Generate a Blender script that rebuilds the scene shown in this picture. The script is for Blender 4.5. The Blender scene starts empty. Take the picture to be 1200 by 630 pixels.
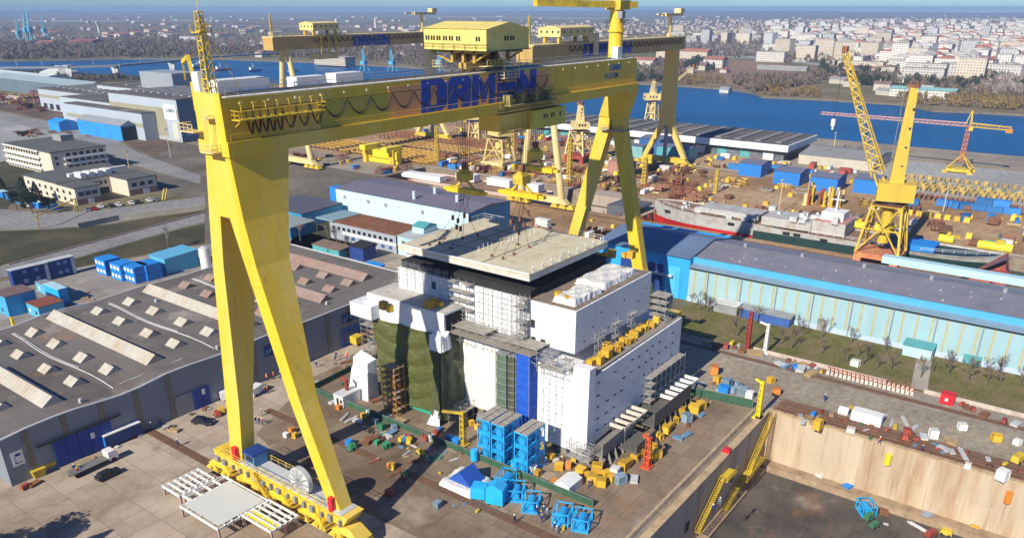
import bpy, math, random
import numpy as np
from mathutils import Vector, Matrix
from mathutils.geometry import tessellate_polygon
random.seed(7)
R = math.radians
S = bpy.context.scene
COL = S.collection
# ---------------------------------------------------------------- camera
FPX, YPP, CH = 911.0, 420.0, 80.0
PITCH = math.atan((YPP - 9) / FPX)
HEAD = math.atan(750 / (FPX / math.cos(PITCH)))      # heading measured from +X
cam = bpy.data.cameras.new('camera')
cam.sensor_width = 36; cam.lens = FPX / 1200 * 36; cam.shift_y = (YPP - 315) / 1200
cam.clip_start = 1; cam.clip_end = 60000
co = bpy.data.objects.new('camera', cam); COL.objects.link(co)
co.location = (0, 0, CH)
co.rotation_euler = (math.pi / 2 - PITCH, 0, HEAD - math.pi / 2)
S.camera = co
# ---------------------------------------------------------------- light
SUN_EL, SH_AZ = 34.0, 0.4           # shadows fall towards SH_AZ (degrees from +X)
w = bpy.data.worlds.new('World'); S.world = w; w.use_nodes = True
nt = w.node_tree; nt.nodes.clear()
sky = nt.nodes.new('ShaderNodeTexSky'); sky.sky_type = 'NISHITA'; sky.sun_disc = False
sky.sun_elevation = R(SUN_EL)
_sx, _sy = -math.cos(R(SH_AZ)), -math.sin(R(SH_AZ))
sky.sun_rotation = math.atan2(_sx, _sy) % (2 * math.pi)
sky.air_density = 1.0; sky.dust_density = 0.0; sky.ozone_density = 3.0; sky.altitude = 50
bg = nt.nodes.new('ShaderNodeBackground'); bg.inputs[1].default_value = 0.074
out = nt.nodes.new('ShaderNodeOutputWorld')
tint = nt.nodes.new('ShaderNodeMixRGB'); tint.blend_type = 'MULTIPLY'; tint.inputs[0].default_value = 1; tint.inputs[2].default_value = (.40,.68,1.15,1)
nt.links.new(sky.outputs[0], tint.inputs[1]); nt.links.new(tint.outputs[0], bg.inputs[0]); nt.links.new(bg.outputs[0], out.inputs[0])
sl = bpy.data.lights.new('sun', 'SUN'); sl.energy = 5.0; sl.angle = R(0.5); sl.color = (1.0, 0.925, 0.77)
so = bpy.data.objects.new('sun', sl); COL.objects.link(so)
d = Vector((math.cos(R(SH_AZ)), math.sin(R(SH_AZ)), -math.tan(R(SUN_EL))))
so.rotation_euler = d.to_track_quat('-Z', 'Y').to_euler(); so.location = (-200, 0, 300)
S.view_settings.view_transform = 'Standard'; S.view_settings.look = 'None'
S.view_settings.exposure = 0.3; S.view_settings.gamma = 1.0
S.render.engine = 'CYCLES'
S.cycles.volume_bounces = 0
# ---------------------------------------------------------------- surveying: a direction of the photo -> a point of the yard
_hd = Vector((math.cos(HEAD), math.sin(HEAD), 0)); _rt = Vector((math.sin(HEAD), -math.cos(HEAD), 0))
_fw = _hd * math.cos(PITCH) + Vector((0, 0, -math.sin(PITCH))); _up = _rt.cross(_fw)
def ray(px, py): return _fw * FPX + _rt * (px - 600) + _up * (YPP - py)
def at(px, py, z=0.0):
    r = ray(px, py); t = (z - CH) / r.z
    return r.x * t, r.y * t
def hz(px, py, x, y):
    r = ray(px, py); t = (x * _hd.x + y * _hd.y) / (r.x * _hd.x + r.y * _hd.y)
    return CH + r.z * t
# ---------------------------------------------------------------- materials
MC = {}
def M(name, col, rough=0.7, var=0.18, sc=0.25, dirt=None, dsc=0.08, damt=0.5, metal=0.0, bump=0.0, streak=False, wave=None, obj_rand=0.0, grime=None, seam=(9,5,.82), wrinkle=0):
    if name in MC: return MC[name]
    m = bpy.data.materials.new(name); m.use_nodes = True
    n = m.node_tree; b = n.nodes['Principled BSDF']; L = n.links.new
    b.inputs['Roughness'].default_value = rough; b.inputs['Metallic'].default_value = metal
    if len(col) == 3: col = (*col, 1)
    g = n.nodes.new('ShaderNodeNewGeometry')
    mp = n.nodes.new('ShaderNodeMapping'); L(g.outputs['Position'], mp.inputs[0])
    if streak: mp.inputs['Scale'].default_value = (1, 1, 0.12)
    no = n.nodes.new('ShaderNodeTexNoise'); no.inputs['Scale'].default_value = sc; no.inputs['Detail'].default_value = 6; no.inputs['Roughness'].default_value = .65
    L(mp.outputs[0], no.inputs[0])
    rp = n.nodes.new('ShaderNodeValToRGB'); rp.color_ramp.elements[0].position = .3; rp.color_ramp.elements[1].position = .7
    rp.color_ramp.elements[0].color = tuple(c * (1 - var) for c in col[:3]) + (1,)
    rp.color_ramp.elements[1].color = tuple(min(1, c * (1 + var)) for c in col[:3]) + (1,)
    L(no.outputs[0], rp.inputs[0]); cur = rp.outputs[0]
    if dirt:
        n2 = n.nodes.new('ShaderNodeTexNoise'); n2.inputs['Scale'].default_value = dsc; n2.inputs['Detail'].default_value = 8; n2.inputs['Roughness'].default_value = .7
        L(mp.outputs[0], n2.inputs[0])
        r2 = n.nodes.new('ShaderNodeValToRGB'); r2.color_ramp.elements[0].position = .48; r2.color_ramp.elements[1].position = .68
        r2.color_ramp.elements[0].color = (0, 0, 0, 1); r2.color_ramp.elements[1].color = (damt,) * 3 + (1,)
        L(n2.outputs[0], r2.inputs[0])
        mx = n.nodes.new('ShaderNodeMixRGB'); L(r2.outputs[0], mx.inputs[0]); L(cur, mx.inputs[1]); mx.inputs[2].default_value = (*dirt[:3], 1); cur = mx.outputs[0]
    if grime:                      # thin rust runs and dirt under seams
        mg = n.nodes.new('ShaderNodeMapping'); mg.inputs['Scale'].default_value = (1,1,.05); L(g.outputs['Position'], mg.inputs[0])
        n3 = n.nodes.new('ShaderNodeTexNoise'); n3.inputs['Scale'].default_value = 1.1; n3.inputs['Detail'].default_value = 7; n3.inputs['Roughness'].default_value = .75; L(mg.outputs[0], n3.inputs[0])
        r3 = n.nodes.new('ShaderNodeValToRGB'); r3.color_ramp.elements[0].position = .56; r3.color_ramp.elements[1].position = .70; r3.color_ramp.elements[0].color = (0,0,0,1); r3.color_ramp.elements[1].color = (.6,.6,.6,1); L(n3.outputs[0], r3.inputs[0])
        m3 = n.nodes.new('ShaderNodeMixRGB'); L(r3.outputs[0], m3.inputs[0]); L(cur, m3.inputs[1]); m3.inputs[2].default_value = (*grime,1); cur = m3.outputs[0]
        bk_ = n.nodes.new('ShaderNodeTexBrick'); bk_.offset = 0.0; bk_.inputs['Scale'].default_value = 1; bk_.inputs['Brick Width'].default_value = seam[0]; bk_.inputs['Row Height'].default_value = seam[1]; bk_.inputs['Mortar Size'].default_value = .03
        bk_.inputs['Color1'].default_value = (1,1,1,1); bk_.inputs['Color2'].default_value = (.96,.96,.95,1); bk_.inputs['Mortar'].default_value = (seam[2],seam[2]*.96,seam[2]*.9,1)
        sx_ = n.nodes.new('ShaderNodeSeparateXYZ'); L(g.outputs['Position'], sx_.inputs[0]); ax_ = n.nodes.new('ShaderNodeMath'); L(sx_.outputs[0], ax_.inputs[0]); L(sx_.outputs[1], ax_.inputs[1]); cx_ = n.nodes.new('ShaderNodeCombineXYZ'); L(ax_.outputs[0], cx_.inputs[0]); L(sx_.outputs[2], cx_.inputs[1]); L(cx_.outputs[0], bk_.inputs[0])
        m4 = n.nodes.new('ShaderNodeMixRGB'); m4.blend_type = 'MULTIPLY'; m4.inputs[0].default_value = 1; L(cur, m4.inputs[1]); L(bk_.outputs[0], m4.inputs[2]); cur = m4.outputs[0]
    if obj_rand:
        oi = n.nodes.new('ShaderNodeObjectInfo'); hs = n.nodes.new('ShaderNodeHueSaturation')
        mr = n.nodes.new('ShaderNodeMapRange'); mr.inputs[3].default_value = 1 - obj_rand; mr.inputs[4].default_value = 1 + obj_rand
        L(oi.outputs['Random'], mr.inputs[0]); L(mr.outputs[0], hs.inputs['Value']); L(cur, hs.inputs['Color']); cur = hs.outputs[0]
    L(cur, b.inputs['Base Color'])
    if wave:                       # corrugated sheet: ribs along a world axis
        wv = n.nodes.new('ShaderNodeTexWave'); wv.bands_direction = wave[0]; wv.inputs['Scale'].default_value = wave[1]
        L(g.outputs['Position'], wv.inputs[0])
        bp = n.nodes.new('ShaderNodeBump'); bp.inputs['Strength'].default_value = wave[2]; bp.inputs['Distance'].default_value = .12
        L(wv.outputs[0], bp.inputs['Height']); L(bp.outputs[0], b.inputs['Normal'])
    elif wrinkle:
        vz = n.nodes.new('ShaderNodeTexNoise'); vz.inputs['Scale'].default_value = .55; vz.inputs['Detail'].default_value = 5; vz.inputs['Distortion'].default_value = 1.5; L(g.outputs['Position'], vz.inputs[0])
        bp = n.nodes.new('ShaderNodeBump'); bp.inputs['Strength'].default_value = wrinkle; bp.inputs['Distance'].default_value = .9
        L(vz.outputs[0], bp.inputs['Height']); L(bp.outputs[0], b.inputs['Normal'])
    elif bump:
        bp = n.nodes.new('ShaderNodeBump'); bp.inputs['Strength'].default_value = bump; bp.inputs['Distance'].default_value = .3
        L(no.outputs[0], bp.inputs['Height']); L(bp.outputs[0], b.inputs['Normal'])
    MC[name] = m; return m
# ---------------------------------------------------------------- mesh builder
class MB:
    def __init__(s): s.v = []; s.f = []; s.m = []; s.cur = 0
    def poly(s, pts):
        i = len(s.v); s.v += [tuple(p) for p in pts]; s.f.append(tuple(range(i, i + len(pts)))); s.m.append(s.cur); return s
    def hexa(s, a, b):          # a, b: four bottom / four top points in the same (ccw) order
        i = len(s.v); s.v += [tuple(p) for p in a] + [tuple(p) for p in b]
        s.f += [(i+3, i+2, i+1, i), (i+4, i+5, i+6, i+7)]
        s.f += [(i+k, i+(k+1) % 4, i+4+(k+1) % 4, i+4+k) for k in range(4)]
        s.m += [s.cur] * 6; return s
    def box(s, x0, y0, z0, x1, y1, z1):
        if x0 > x1: x0, x1 = x1, x0
        if y0 > y1: y0, y1 = y1, y0
        if z0 > z1: z0, z1 = z1, z0
        return s.hexa([(x0,y0,z0),(x1,y0,z0),(x1,y1,z0),(x0,y1,z0)], [(x0,y0,z1),(x1,y0,z1),(x1,y1,z1),(x0,y1,z1)])
    def prism(s, pts, z0, z1):
        i = len(s.v); n = len(pts)
        s.v += [(p[0], p[1], z0) for p in pts] + [(p[0], p[1], z1) for p in pts]
        s.f += [tuple(range(i+n-1, i-1, -1)), tuple(range(i+n, i+2*n))] + [(i+k, i+(k+1) % n, i+n+(k+1) % n, i+n+k) for k in range(n)]
        s.m += [s.cur] * (n + 2); return s
    def extr(s, pts, dv):       # planar polygon of 3D points extruded by vector dv
        i = len(s.v); n = len(pts)
        s.v += [tuple(p) for p in pts] + [(p[0]+dv[0], p[1]+dv[1], p[2]+dv[2]) for p in pts]
        s.f += [tuple(range(i+n-1, i-1, -1)), tuple(range(i+n, i+2*n))] + [(i+k, i+(k+1) % n, i+n+(k+1) % n, i+n+k) for k in range(n)]
        s.m += [s.cur] * (n + 2); return s
    def tube(s, p, q, r0, r1=None, n=6, caps=True):
        if r1 is None: r1 = r0
        p = Vector(p); q = Vector(q); a = (q - p)
        if a.length < 1e-6: return s
        a.normalize(); u = a.orthogonal().normalized(); w_ = a.cross(u); i = len(s.v)
        for c, r in ((p, r0), (q, r1)):
            for k in range(n):
                t = 2 * math.pi * (k + .5) / n; s.v.append(tuple(c + (u * math.cos(t) + w_ * math.sin(t)) * r))
        s.f += [(i+k, i+(k+1) % n, i+n+(k+1) % n, i+n+k) for k in range(n)]; s.m += [s.cur] * n
        if caps: s.f += [tuple(range(i+n-1, i-1, -1)), tuple(range(i+n, i+2*n))]; s.m += [s.cur] * 2
        return s
    def path(s, pts, r, n=4):
        for a, b in zip(pts, pts[1:]): s.tube(a, b, r, r, n, False)
        return s
    def bar(s, p, q, w_, h_):   # rectangular bar, w_ horizontal, h_ in the upright direction
        p = Vector(p); q = Vector(q); a = (q - p).normalized()
        z = Vector((0, 0, 1)) if abs(a.z) < .98 else Vector((1, 0, 0))
        u = a.cross(z).normalized(); v = u.cross(a).normalized()
        c = [u*w_/2+v*h_/2, -u*w_/2+v*h_/2, -u*w_/2-v*h_/2, u*w_/2-v*h_/2]
        return s.hexa([p + k for k in c], [q + k for k in c])
    def cyl(s, x, y, z0, z1, r, n=12, r1=None): return s.tube((x,y,z0), (x,y,z1), r, r if r1 is None else r1, n)
    def mat(s, k): s.cur = k; return s
    def rail(s, pts, h=1.1, step=2.5, r=.05, mid=True):
        for a, b in zip(pts, pts[1:]):
            a = Vector(a); b = Vector(b); n = max(1, int((b-a).length/step)); up = Vector((0,0,h))
            s.tube(a+up, b+up, r, r, 4, False)
            if mid: s.tube(a+up*.5, b+up*.5, r*.8, r*.8, 4, False)
            for k in range(n+1):
                c = a.lerp(b, k/n); s.tube(c, c+up, r, r, 4, False)
        return s
    def lattice(s, p, q, w0, w1, n, r, up=None):  # four-chord lattice mast or boom
        p = Vector(p); q = Vector(q); a = (q-p).normalized()
        if up is None: up = Vector((0,0,1)) if abs(a.z) < .9 else Vector((0,1,0))
        u = a.cross(up).normalized(); v = u.cross(a).normalized()
        def c(k):
            t = k/n; m = p.lerp(q, t); w_ = (w0 + (w1-w0)*t)/2
            return [m+u*w_+v*w_, m-u*w_+v*w_, m-u*w_-v*w_, m+u*w_-v*w_]
        for j in range(4): s.tube(c(0)[j], c(n)[j], r*1.5, r*1.2, 4, False)
        for k in range(n):
            A, B = c(k), c(k+1)
            for j in range(4):
                j2 = (j+1) % 4
                s.tube(A[j], B[j2] if k % 2 else B[j2], r, r, 3, False)
                s.tube(B[j], B[j2], r, r, 3, False)
        return s
    def build(s, name, mats, parent=None, origin=None, smooth=False):
        me = bpy.data.meshes.new(name)
        if parent is not None and origin is None: o0 = Vector(parent.get('_o', (0,0,0)))
        else: o0 = Vector(origin or (0,0,0))
        me.from_pydata([(x-o0.x, y-o0.y, z-o0.z) for x, y, z in s.v], [], s.f)
        if not isinstance(mats, (list, tuple)): mats = [mats]
        for m in mats: me.materials.append(m)
        if len(mats) > 1: me.polygons.foreach_set('material_index', s.m)
        if smooth: me.polygons.foreach_set('use_smooth', [True]*len(s.f))
        me.update()
        o = bpy.data.objects.new(name, me); COL.objects.link(o)
        if parent is not None:
            o.parent = parent
            if origin is not None: o.location = (Vector(origin) - Vector(parent.get('_o', (0,0,0))))
        else: o.location = o0
        o['_o'] = list(o0) if (parent is None or origin is not None) else list(parent.get('_o', (0,0,0)))
        return o
def tag(o, label, cat, group=None):
    o['label'] = label; o['category'] = cat
    if group: o['group'] = group
    return o
def T(name, label, cat, loc=(0,0,0), group=None, rz=0.0):
    o = bpy.data.objects.new(name, None); COL.objects.link(o); o.empty_display_size = .5
    o.location = loc; o.rotation_euler = (0,0,rz); o['_o'] = list(loc) if rz == 0 else [0,0,0]
    return tag(o, label, cat, group)
def L0(name, label, cat, group=None):          # prototype modelled round its own origin
    o = T(name, label, cat, (0,0,0), group); return o
def stuff(o): o['kind'] = 'stuff'; return o
def struct(o): o['kind'] = 'structure'; return o
def dup(root, loc, rz=0.0, label=None, group=None, sc=None, mats=None):
    def cp(o, par):
        c = o.copy(); COL.objects.link(c); c.parent = par
        for ch in o.children: cp(ch, c)
        return c
    r = cp(root, None); r.location = loc; r.rotation_euler = (0,0,rz)
    if sc is not None: r.scale = sc if isinstance(sc, tuple) else (sc,)*3
    if label: r['label'] = label
    if group: r['group'] = group
    return r
PROTOS = []
class Proto:                                    # first placing moves the original, later ones copy it
    def __init__(s, o): s.o = o; s.used = False; PROTOS.append(s)
    def put(s, loc, rz=0.0, label=None, group=None, sc=None):
        if len(loc) == 2: loc = (loc[0], loc[1], 0)
        if not s.used:
            s.used = True; o = s.o; o.location = loc; o.rotation_euler = (0,0,rz)
            if sc is not None: o.scale = sc if isinstance(sc, tuple) else (sc,)*3
            if label: o['label'] = label
            if group: o['group'] = group
            return o
        return dup(s.o, loc, rz, label, group, sc or (1.0,1.0,1.0))
# ---------------------------------------------------------------- palette
YEL = M('crane_yellow_paint', (.80,.53,.03), .5, .10, .12, dirt=(.80,.64,.22), dsc=.07, damt=.75, streak=True, grime=(.30,.19,.06))
YELD = M('yellow_paint_worn', (.66,.47,.04), .6, .2, .5, dirt=(.25,.15,.05), dsc=.4, damt=.6)
CREAM = M('cream_crane_paint', (.76,.60,.27), .55, .1, .3, dirt=(.45,.33,.15), dsc=.2, damt=.5, streak=True)
TAN = M('faded_tan_paint', (.85,.40,.14), .6, .12, .2, dirt=(.45,.30,.10), dsc=.15, damt=.5, streak=True)
OCH = M('ochre_girder_paint', (.55,.36,.11), .6, .12, .2, dirt=(.35,.22,.08), dsc=.15, damt=.5)
BLUE = M('logo_blue_paint', (.02,.07,.45), .5, .1, 1)
BLK = M('black_rubber', (.015,.014,.014), .7, .1, 1)
DARK = M('dark_interior', (.02,.02,.022), .9, .2, .5)
GREY = M('grey_steel', (.28,.29,.31), .6, .2, .6, dirt=(.12,.1,.09), dsc=.3)
LGREY = M('light_grey_steel', (.55,.56,.57), .55, .12, .5, dirt=(.35,.33,.3), dsc=.3)
GALV = M('galvanised_tube', (.42,.43,.44), .45, .15, 1, metal=.4)
WHITE = M('white_paint', (.80,.80,.78), .5, .06, .4, dirt=(.5,.47,.42), dsc=.25, damt=.35)
WRAP = M('white_shrink_wrap', (.80,.81,.83), .45, .05, .25, dirt=(.6,.6,.6), dsc=.3, damt=.3, grime=(.60,.58,.54), wrinkle=.5)
RUST = M('rusty_steel', (.24,.105,.05), .85, .35, .5, dirt=(.1,.05,.03), dsc=.4)
REDP = M('red_oxide_paint', (.36,.05,.035), .65, .2, .5, dirt=(.2,.06,.04), dsc=.3)
RED = M('bright_red_paint', (.62,.02,.03), .5, .12, .6)
ORG = M('orange_paint', (.75,.22,.03), .55, .15, .6)
BBL = M('bright_blue_paint', (.02,.25,.72), .5, .12, .5, dirt=(.02,.1,.3), dsc=.5)
CYA = M('machine_cyan_blue', (.02,.42,.82), .45, .12, .5)
NAVY = M('navy_sheet', (.015,.05,.22), .55, .2, .4)
LBL = M('pale_blue_sheet', (.44,.66,.74), .6, .06, .3, dirt=(.35,.5,.5), dsc=.2, damt=.5, streak=True)
TEAL = M('teal_paint', (.09,.34,.37), .6, .15, .4)
GRN = M('green_canvas', (.035,.1,.055), .8, .25, .6)
GGRN = M('bright_green_paint', (.03,.35,.15), .6, .2, .6)
CONC = M('weathered_concrete', (.42,.37,.31), .9, .18, .3, dirt=(.2,.14,.09), dsc=.15, damt=.7, bump=.2)
WOOD = M('timber', (.42,.29,.15), .85, .25, 1)
GLASS = M('dark_window_glass', (.02,.025,.035), .15, .2, 1)
TYRE = M('tyre_rubber', (.02,.02,.02), .85, .1, 1)
SKIN = M('skin', (.5,.3,.22), .6, .05, 2)
OVER = M('navy_overalls', (.02,.04,.16), .85, .15, 2)
VEST = M('orange_vest', (.8,.2,.03), .8, .1, 2)
# ================================================================ THE SETTING
def slab_mat(name, c1, c2, joint, size=5.0, dirt=(.12,.09,.06), damt=.75, ang=0.0):
    m = bpy.data.materials.new(name); m.use_nodes = True; n = m.node_tree; b = n.nodes['Principled BSDF']; L = n.links.new
    b.inputs['Roughness'].default_value = .88
    g = n.nodes.new('ShaderNodeNewGeometry'); mp = n.nodes.new('ShaderNodeMapping'); mp.inputs['Rotation'].default_value = (0,0,ang)
    L(g.outputs['Position'], mp.inputs[0])
    br = n.nodes.new('ShaderNodeTexBrick'); br.offset = 0.0; br.inputs['Scale'].default_value = 1.0
    br.inputs['Brick Width'].default_value = size; br.inputs['Row Height'].default_value = size * .8; br.inputs['Mortar Size'].default_value = .05
    br.inputs['Color1'].default_value = (*c1,1); br.inputs['Color2'].default_value = (*c2,1); br.inputs['Mortar'].default_value = (*joint,1); br.inputs['Bias'].default_value = -.2
    L(mp.outputs[0], br.inputs[0]); cur = br.outputs[0]
    for sc, lo, hi, col, amt in ((.035,.46,.66,dirt,damt), (.22,.52,.74,(dirt[0]*.5,dirt[1]*.5,dirt[2]*.5),.55), (1.3,.5,.8,dirt,.35), (.09,.56,.72,(.40,.19,.07),.40), (.06,.55,.7,(.55,.49,.41),.45)):
        no = n.nodes.new('ShaderNodeTexNoise'); no.inputs['Scale'].default_value = sc; no.inputs['Detail'].default_value = 9; no.inputs['Roughness'].default_value = .68
        ad = n.nodes.new('ShaderNodeMapping'); ad.inputs['Location'].default_value = (sc*997, sc*311, amt*50); L(g.outputs['Position'], ad.inputs[0]); L(ad.outputs[0], no.inputs[0])
        rp = n.nodes.new('ShaderNodeValToRGB'); rp.color_ramp.elements[0].position = lo; rp.color_ramp.elements[1].position = hi
        rp.color_ramp.elements[0].color = (0,0,0,1); rp.color_ramp.elements[1].color = (amt,amt,amt,1); L(no.outputs[0], rp.inputs[0])
        mx = n.nodes.new('ShaderNodeMixRGB'); L(rp.outputs[0], mx.inputs[0]); L(cur, mx.inputs[1]); mx.inputs[2].default_value = (*col,1); cur = mx.outputs[0]
    L(cur, b.inputs['Base Color']); return m
def ground_mat(name, stops, sc, sc2=None, rough=.95):
    m = bpy.data.materials.new(name); m.use_nodes = True; n = m.node_tree; b = n.nodes['Principled BSDF']; L = n.links.new
    b.inputs['Roughness'].default_value = rough; b.inputs['Specular IOR Level'].default_value = .2
    g = n.nodes.new('ShaderNodeNewGeometry'); no = n.nodes.new('ShaderNodeTexNoise'); no.inputs['Scale'].default_value = sc; no.inputs['Detail'].default_value = 10; no.inputs['Roughness'].default_value = .62
    L(g.outputs['Position'], no.inputs[0]); rp = n.nodes.new('ShaderNodeValToRGB')
    while len(rp.color_ramp.elements) < len(stops): rp.color_ramp.elements.new(.5)
    for e, (p, c) in zip(rp.color_ramp.elements, stops): e.position = p; e.color = (*c,1)
    L(no.outputs[0], rp.inputs[0]); cur = rp.outputs[0]
    if sc2:
        n2 = n.nodes.new('ShaderNodeTexNoise'); n2.inputs['Scale'].default_value = sc2; n2.inputs['Detail'].default_value = 8; n2.inputs['Roughness'].default_value = .7; L(g.outputs['Position'], n2.inputs[0])
        r2 = n.nodes.new('ShaderNodeMapRange'); r2.inputs[1].default_value = .3; r2.inputs[2].default_value = .7; r2.inputs[3].default_value = .62; r2.inputs[4].default_value = 1.35; L(n2.outputs[0], r2.inputs[0])
        mx = n.nodes.new('ShaderNodeVectorMath'); mx.operation = 'SCALE'; L(cur, mx.inputs[0]); L(r2.outputs[0], mx.inputs['Scale']); cur = mx.outputs[0]
    L(cur, b.inputs['Base Color']); return m
GROUND = ground_mat('open_country', [(.30,(.11,.10,.05)),(.42,(.17,.135,.085)),(.50,(.22,.175,.115)),(.58,(.14,.14,.065)),(.68,(.28,.22,.14))], .0035, .03)
APRON = slab_mat('apron_concrete', (.47,.385,.30), (.385,.31,.235), (.19,.15,.11), 6.5, dirt=(.20,.145,.095))
APRON2 = slab_mat('work_area_concrete', (.30,.225,.155), (.235,.17,.115), (.12,.085,.055), 5.0, dirt=(.12,.08,.05), damt=.9)
LOT = slab_mat('lot_concrete', (.30,.27,.24), (.27,.24,.21), (.13,.12,.1), 7.0, dirt=(.14,.12,.1), damt=.6)
ASPH = ground_mat('worn_asphalt', [(.3,(.22,.185,.14)),(.5,(.30,.255,.195)),(.7,(.37,.32,.245))], .05, .7)
ASPHD = ground_mat('street_asphalt', [(.3,(.19,.185,.185)),(.5,(.25,.245,.24)),(.7,(.31,.30,.285))], .03, .5)
QUAYR = ground_mat('grey_yard_concrete', [(.3,(.23,.195,.155)),(.5,(.30,.26,.215)),(.7,(.37,.325,.27))], .04, .8)
DIRT = ground_mat('rusty_dirt', [(.3,(.21,.13,.07)),(.45,(.34,.21,.11)),(.55,(.41,.265,.15)),(.7,(.47,.36,.24))], .02, .35)
GRASS = ground_mat('dry_winter_grass', [(.3,(.08,.085,.028)),(.42,(.13,.13,.04)),(.52,(.17,.145,.06)),(.62,(.21,.16,.09)),(.75,(.12,.13,.035))], .12, 1.2)
SCRUB = ground_mat('scrub_ground', [(.3,(.035,.04,.022)),(.5,(.07,.065,.035)),(.7,(.12,.095,.06))], .04, .6)
PALE = ground_mat('pale_gravel', [(.3,(.26,.26,.25)),(.5,(.34,.34,.33)),(.7,(.4,.4,.39))], .02, .4)
MEADOW = ground_mat('brown_meadow', [(.3,(.20,.135,.095)),(.5,(.28,.19,.14)),(.7,(.22,.18,.09))], .012, .15)
def water_mat(name, col, rough=.12, bs=.35):
    m = bpy.data.materials.new(name); m.use_nodes = True; n = m.node_tree; b = n.nodes['Principled BSDF']; L = n.links.new
    b.inputs['Base Color'].default_value = (*col,1); b.inputs['Roughness'].default_value = rough; b.inputs['IOR'].default_value = 1.33
    g = n.nodes.new('ShaderNodeNewGeometry'); mp = n.nodes.new('ShaderNodeMapping'); mp.inputs['Scale'].default_value = (1,.45,1); L(g.outputs['Position'], mp.inputs[0])
    no = n.nodes.new('ShaderNodeTexNoise'); no.inputs['Scale'].default_value = .35; no.inputs['Detail'].default_value = 5; L(mp.outputs[0], no.inputs[0])
    bp = n.nodes.new('ShaderNodeBump'); bp.inputs['Strength'].default_value = bs; bp.inputs['Distance'].default_value = .5; L(no.outputs[0], bp.inputs['Height']); L(bp.outputs[0], b.inputs['Normal'])
    n2 = n.nodes.new('ShaderNodeTexNoise'); n2.inputs['Scale'].default_value = .012; n2.inputs['Detail'].default_value = 4; L(mp.outputs[0], n2.inputs[0])
    rp = n.nodes.new('ShaderNodeMixRGB'); L(n2.outputs[0], rp.inputs[0]); rp.inputs[1].default_value = (*[c*.5 for c in col],1); rp.inputs[2].default_value = (*[c*1.5 for c in col],1); L(rp.outputs[0], b.inputs['Base Color'])
    return m
WATER = water_mat('harbour_water', (.003,.085,.24), .35, .5); WATER.node_tree.nodes['Principled BSDF'].inputs['Specular IOR Level'].default_value = .18
DOCKW = water_mat('dock_water', (.012,.045,.05), .15, .2)
def flat(name, polys, z, mat, holes=None):
    if not isinstance(polys[0][0], (list, tuple)): polys = [polys]
    v = []; f = []
    for k, p in enumerate(polys):
        loops = [[Vector((x,y,0)) for x, y in p]] + ([[Vector((x,y,0)) for x, y in h] for h in holes] if (holes and k == 0) else [])
        tr = tessellate_polygon(loops); b0 = len(v); pts = [q for l in loops for q in l]
        v += [(q.x, q.y, z) for q in pts]
        for t in tr:
            a, b_, c = (pts[i] for i in t)
            s_ = (b_-a).cross(c-a).z
            f.append(tuple(b0+i for i in (t if s_ > 0 else t[::-1])))
    me = bpy.data.meshes.new(name); me.from_pydata(v, [], f); me.materials.append(mat); me.update()
    o = bpy.data.objects.new(name, me); COL.objects.link(o); return struct(o)
def P_(*px): return [at(*q) for q in px]
def rect(x0,y0,x1,y1): return [(x0,y0),(x1,y0),(x1,y1),(x0,y1)]
D1 = rect(70,-95,153,44.7); D3 = rect(286,12,318,150); D2 = rect(286,157,318,298)
near_bank = [(553,-700),(555,300),(575,560),(600,800),(548,975),(528,1134),(507,1290),(300,1500),(-100,1800)]
far_bank = [(-100,2150),(300,1760),(588,1495),(745,1400),(845,1250),(880,1050),(888,860),(868,690),(852,480),(857,414),(850,340),(829,310),(795,287),(806,235),(808,160),(773,129),(782,100),(786,62),(790,-100),(810,-700)]
RIVER = near_bank + far_bank
outer = [(15000*math.cos(R(a)), 15000*math.sin(R(a))) for a in range(-30,121,3)] + [(-1500,3000),(-1500,-1500)]
flat('ground', outer, 0.0, GROUND, holes=[D1, D3, D2, RIVER])
flat('river_water', [(x*1.0,y) for x, y in RIVER], -1.8, WATER)
# banks and dock basins
def basin(name, pts, z0, wallm, floorm, zt=-.01):
    b = MB(); n = len(pts)
    for k in range(n):
        a, c = pts[k], pts[(k+1)%n]; b.poly([(a[0],a[1],z0),(c[0],c[1],z0),(c[0],c[1],zt),(a[0],a[1],zt)])
    struct(b.build(name+'_wall', wallm))
    if floorm: flat(name+'_floor', pts, z0, floorm)
BANK = M('quay_wall_concrete', (.17,.145,.11), .9, .25, .3)
b = MB(); n = len(RIVER)
for k in range(n):
    a, c = RIVER[k], RIVER[(k+1)%n]; b.poly([(a[0],a[1],-2.5),(c[0],c[1],-2.5),(c[0],c[1],-.01),(a[0],a[1],-.01)])
struct(b.build('river_bank', BANK))
DWALL = slab_mat('dock_wall_concrete', (.62,.50,.35), (.56,.45,.32), (.33,.22,.13), 12.0, dirt=(.36,.20,.10), damt=.55)
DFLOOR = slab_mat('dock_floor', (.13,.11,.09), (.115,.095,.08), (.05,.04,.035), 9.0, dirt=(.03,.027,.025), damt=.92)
DW2 = M('dock_wall_streaked', (.54,.44,.32), .9, .12, .22, dirt=(.36,.21,.11), dsc=.2, damt=.85, streak=True, grime=(.17,.09,.05), seam=(8,6.5,.75))
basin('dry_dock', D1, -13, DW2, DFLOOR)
basin('ship_dock', D3, -9, M('old_dock_wall', (.25,.2,.15), .9, .3, .3), None); flat('ship_dock_water', D3, -5.0, DOCKW)
basin('repair_dock', D2, -9, MC['old_dock_wall'], DFLOOR)
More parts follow.
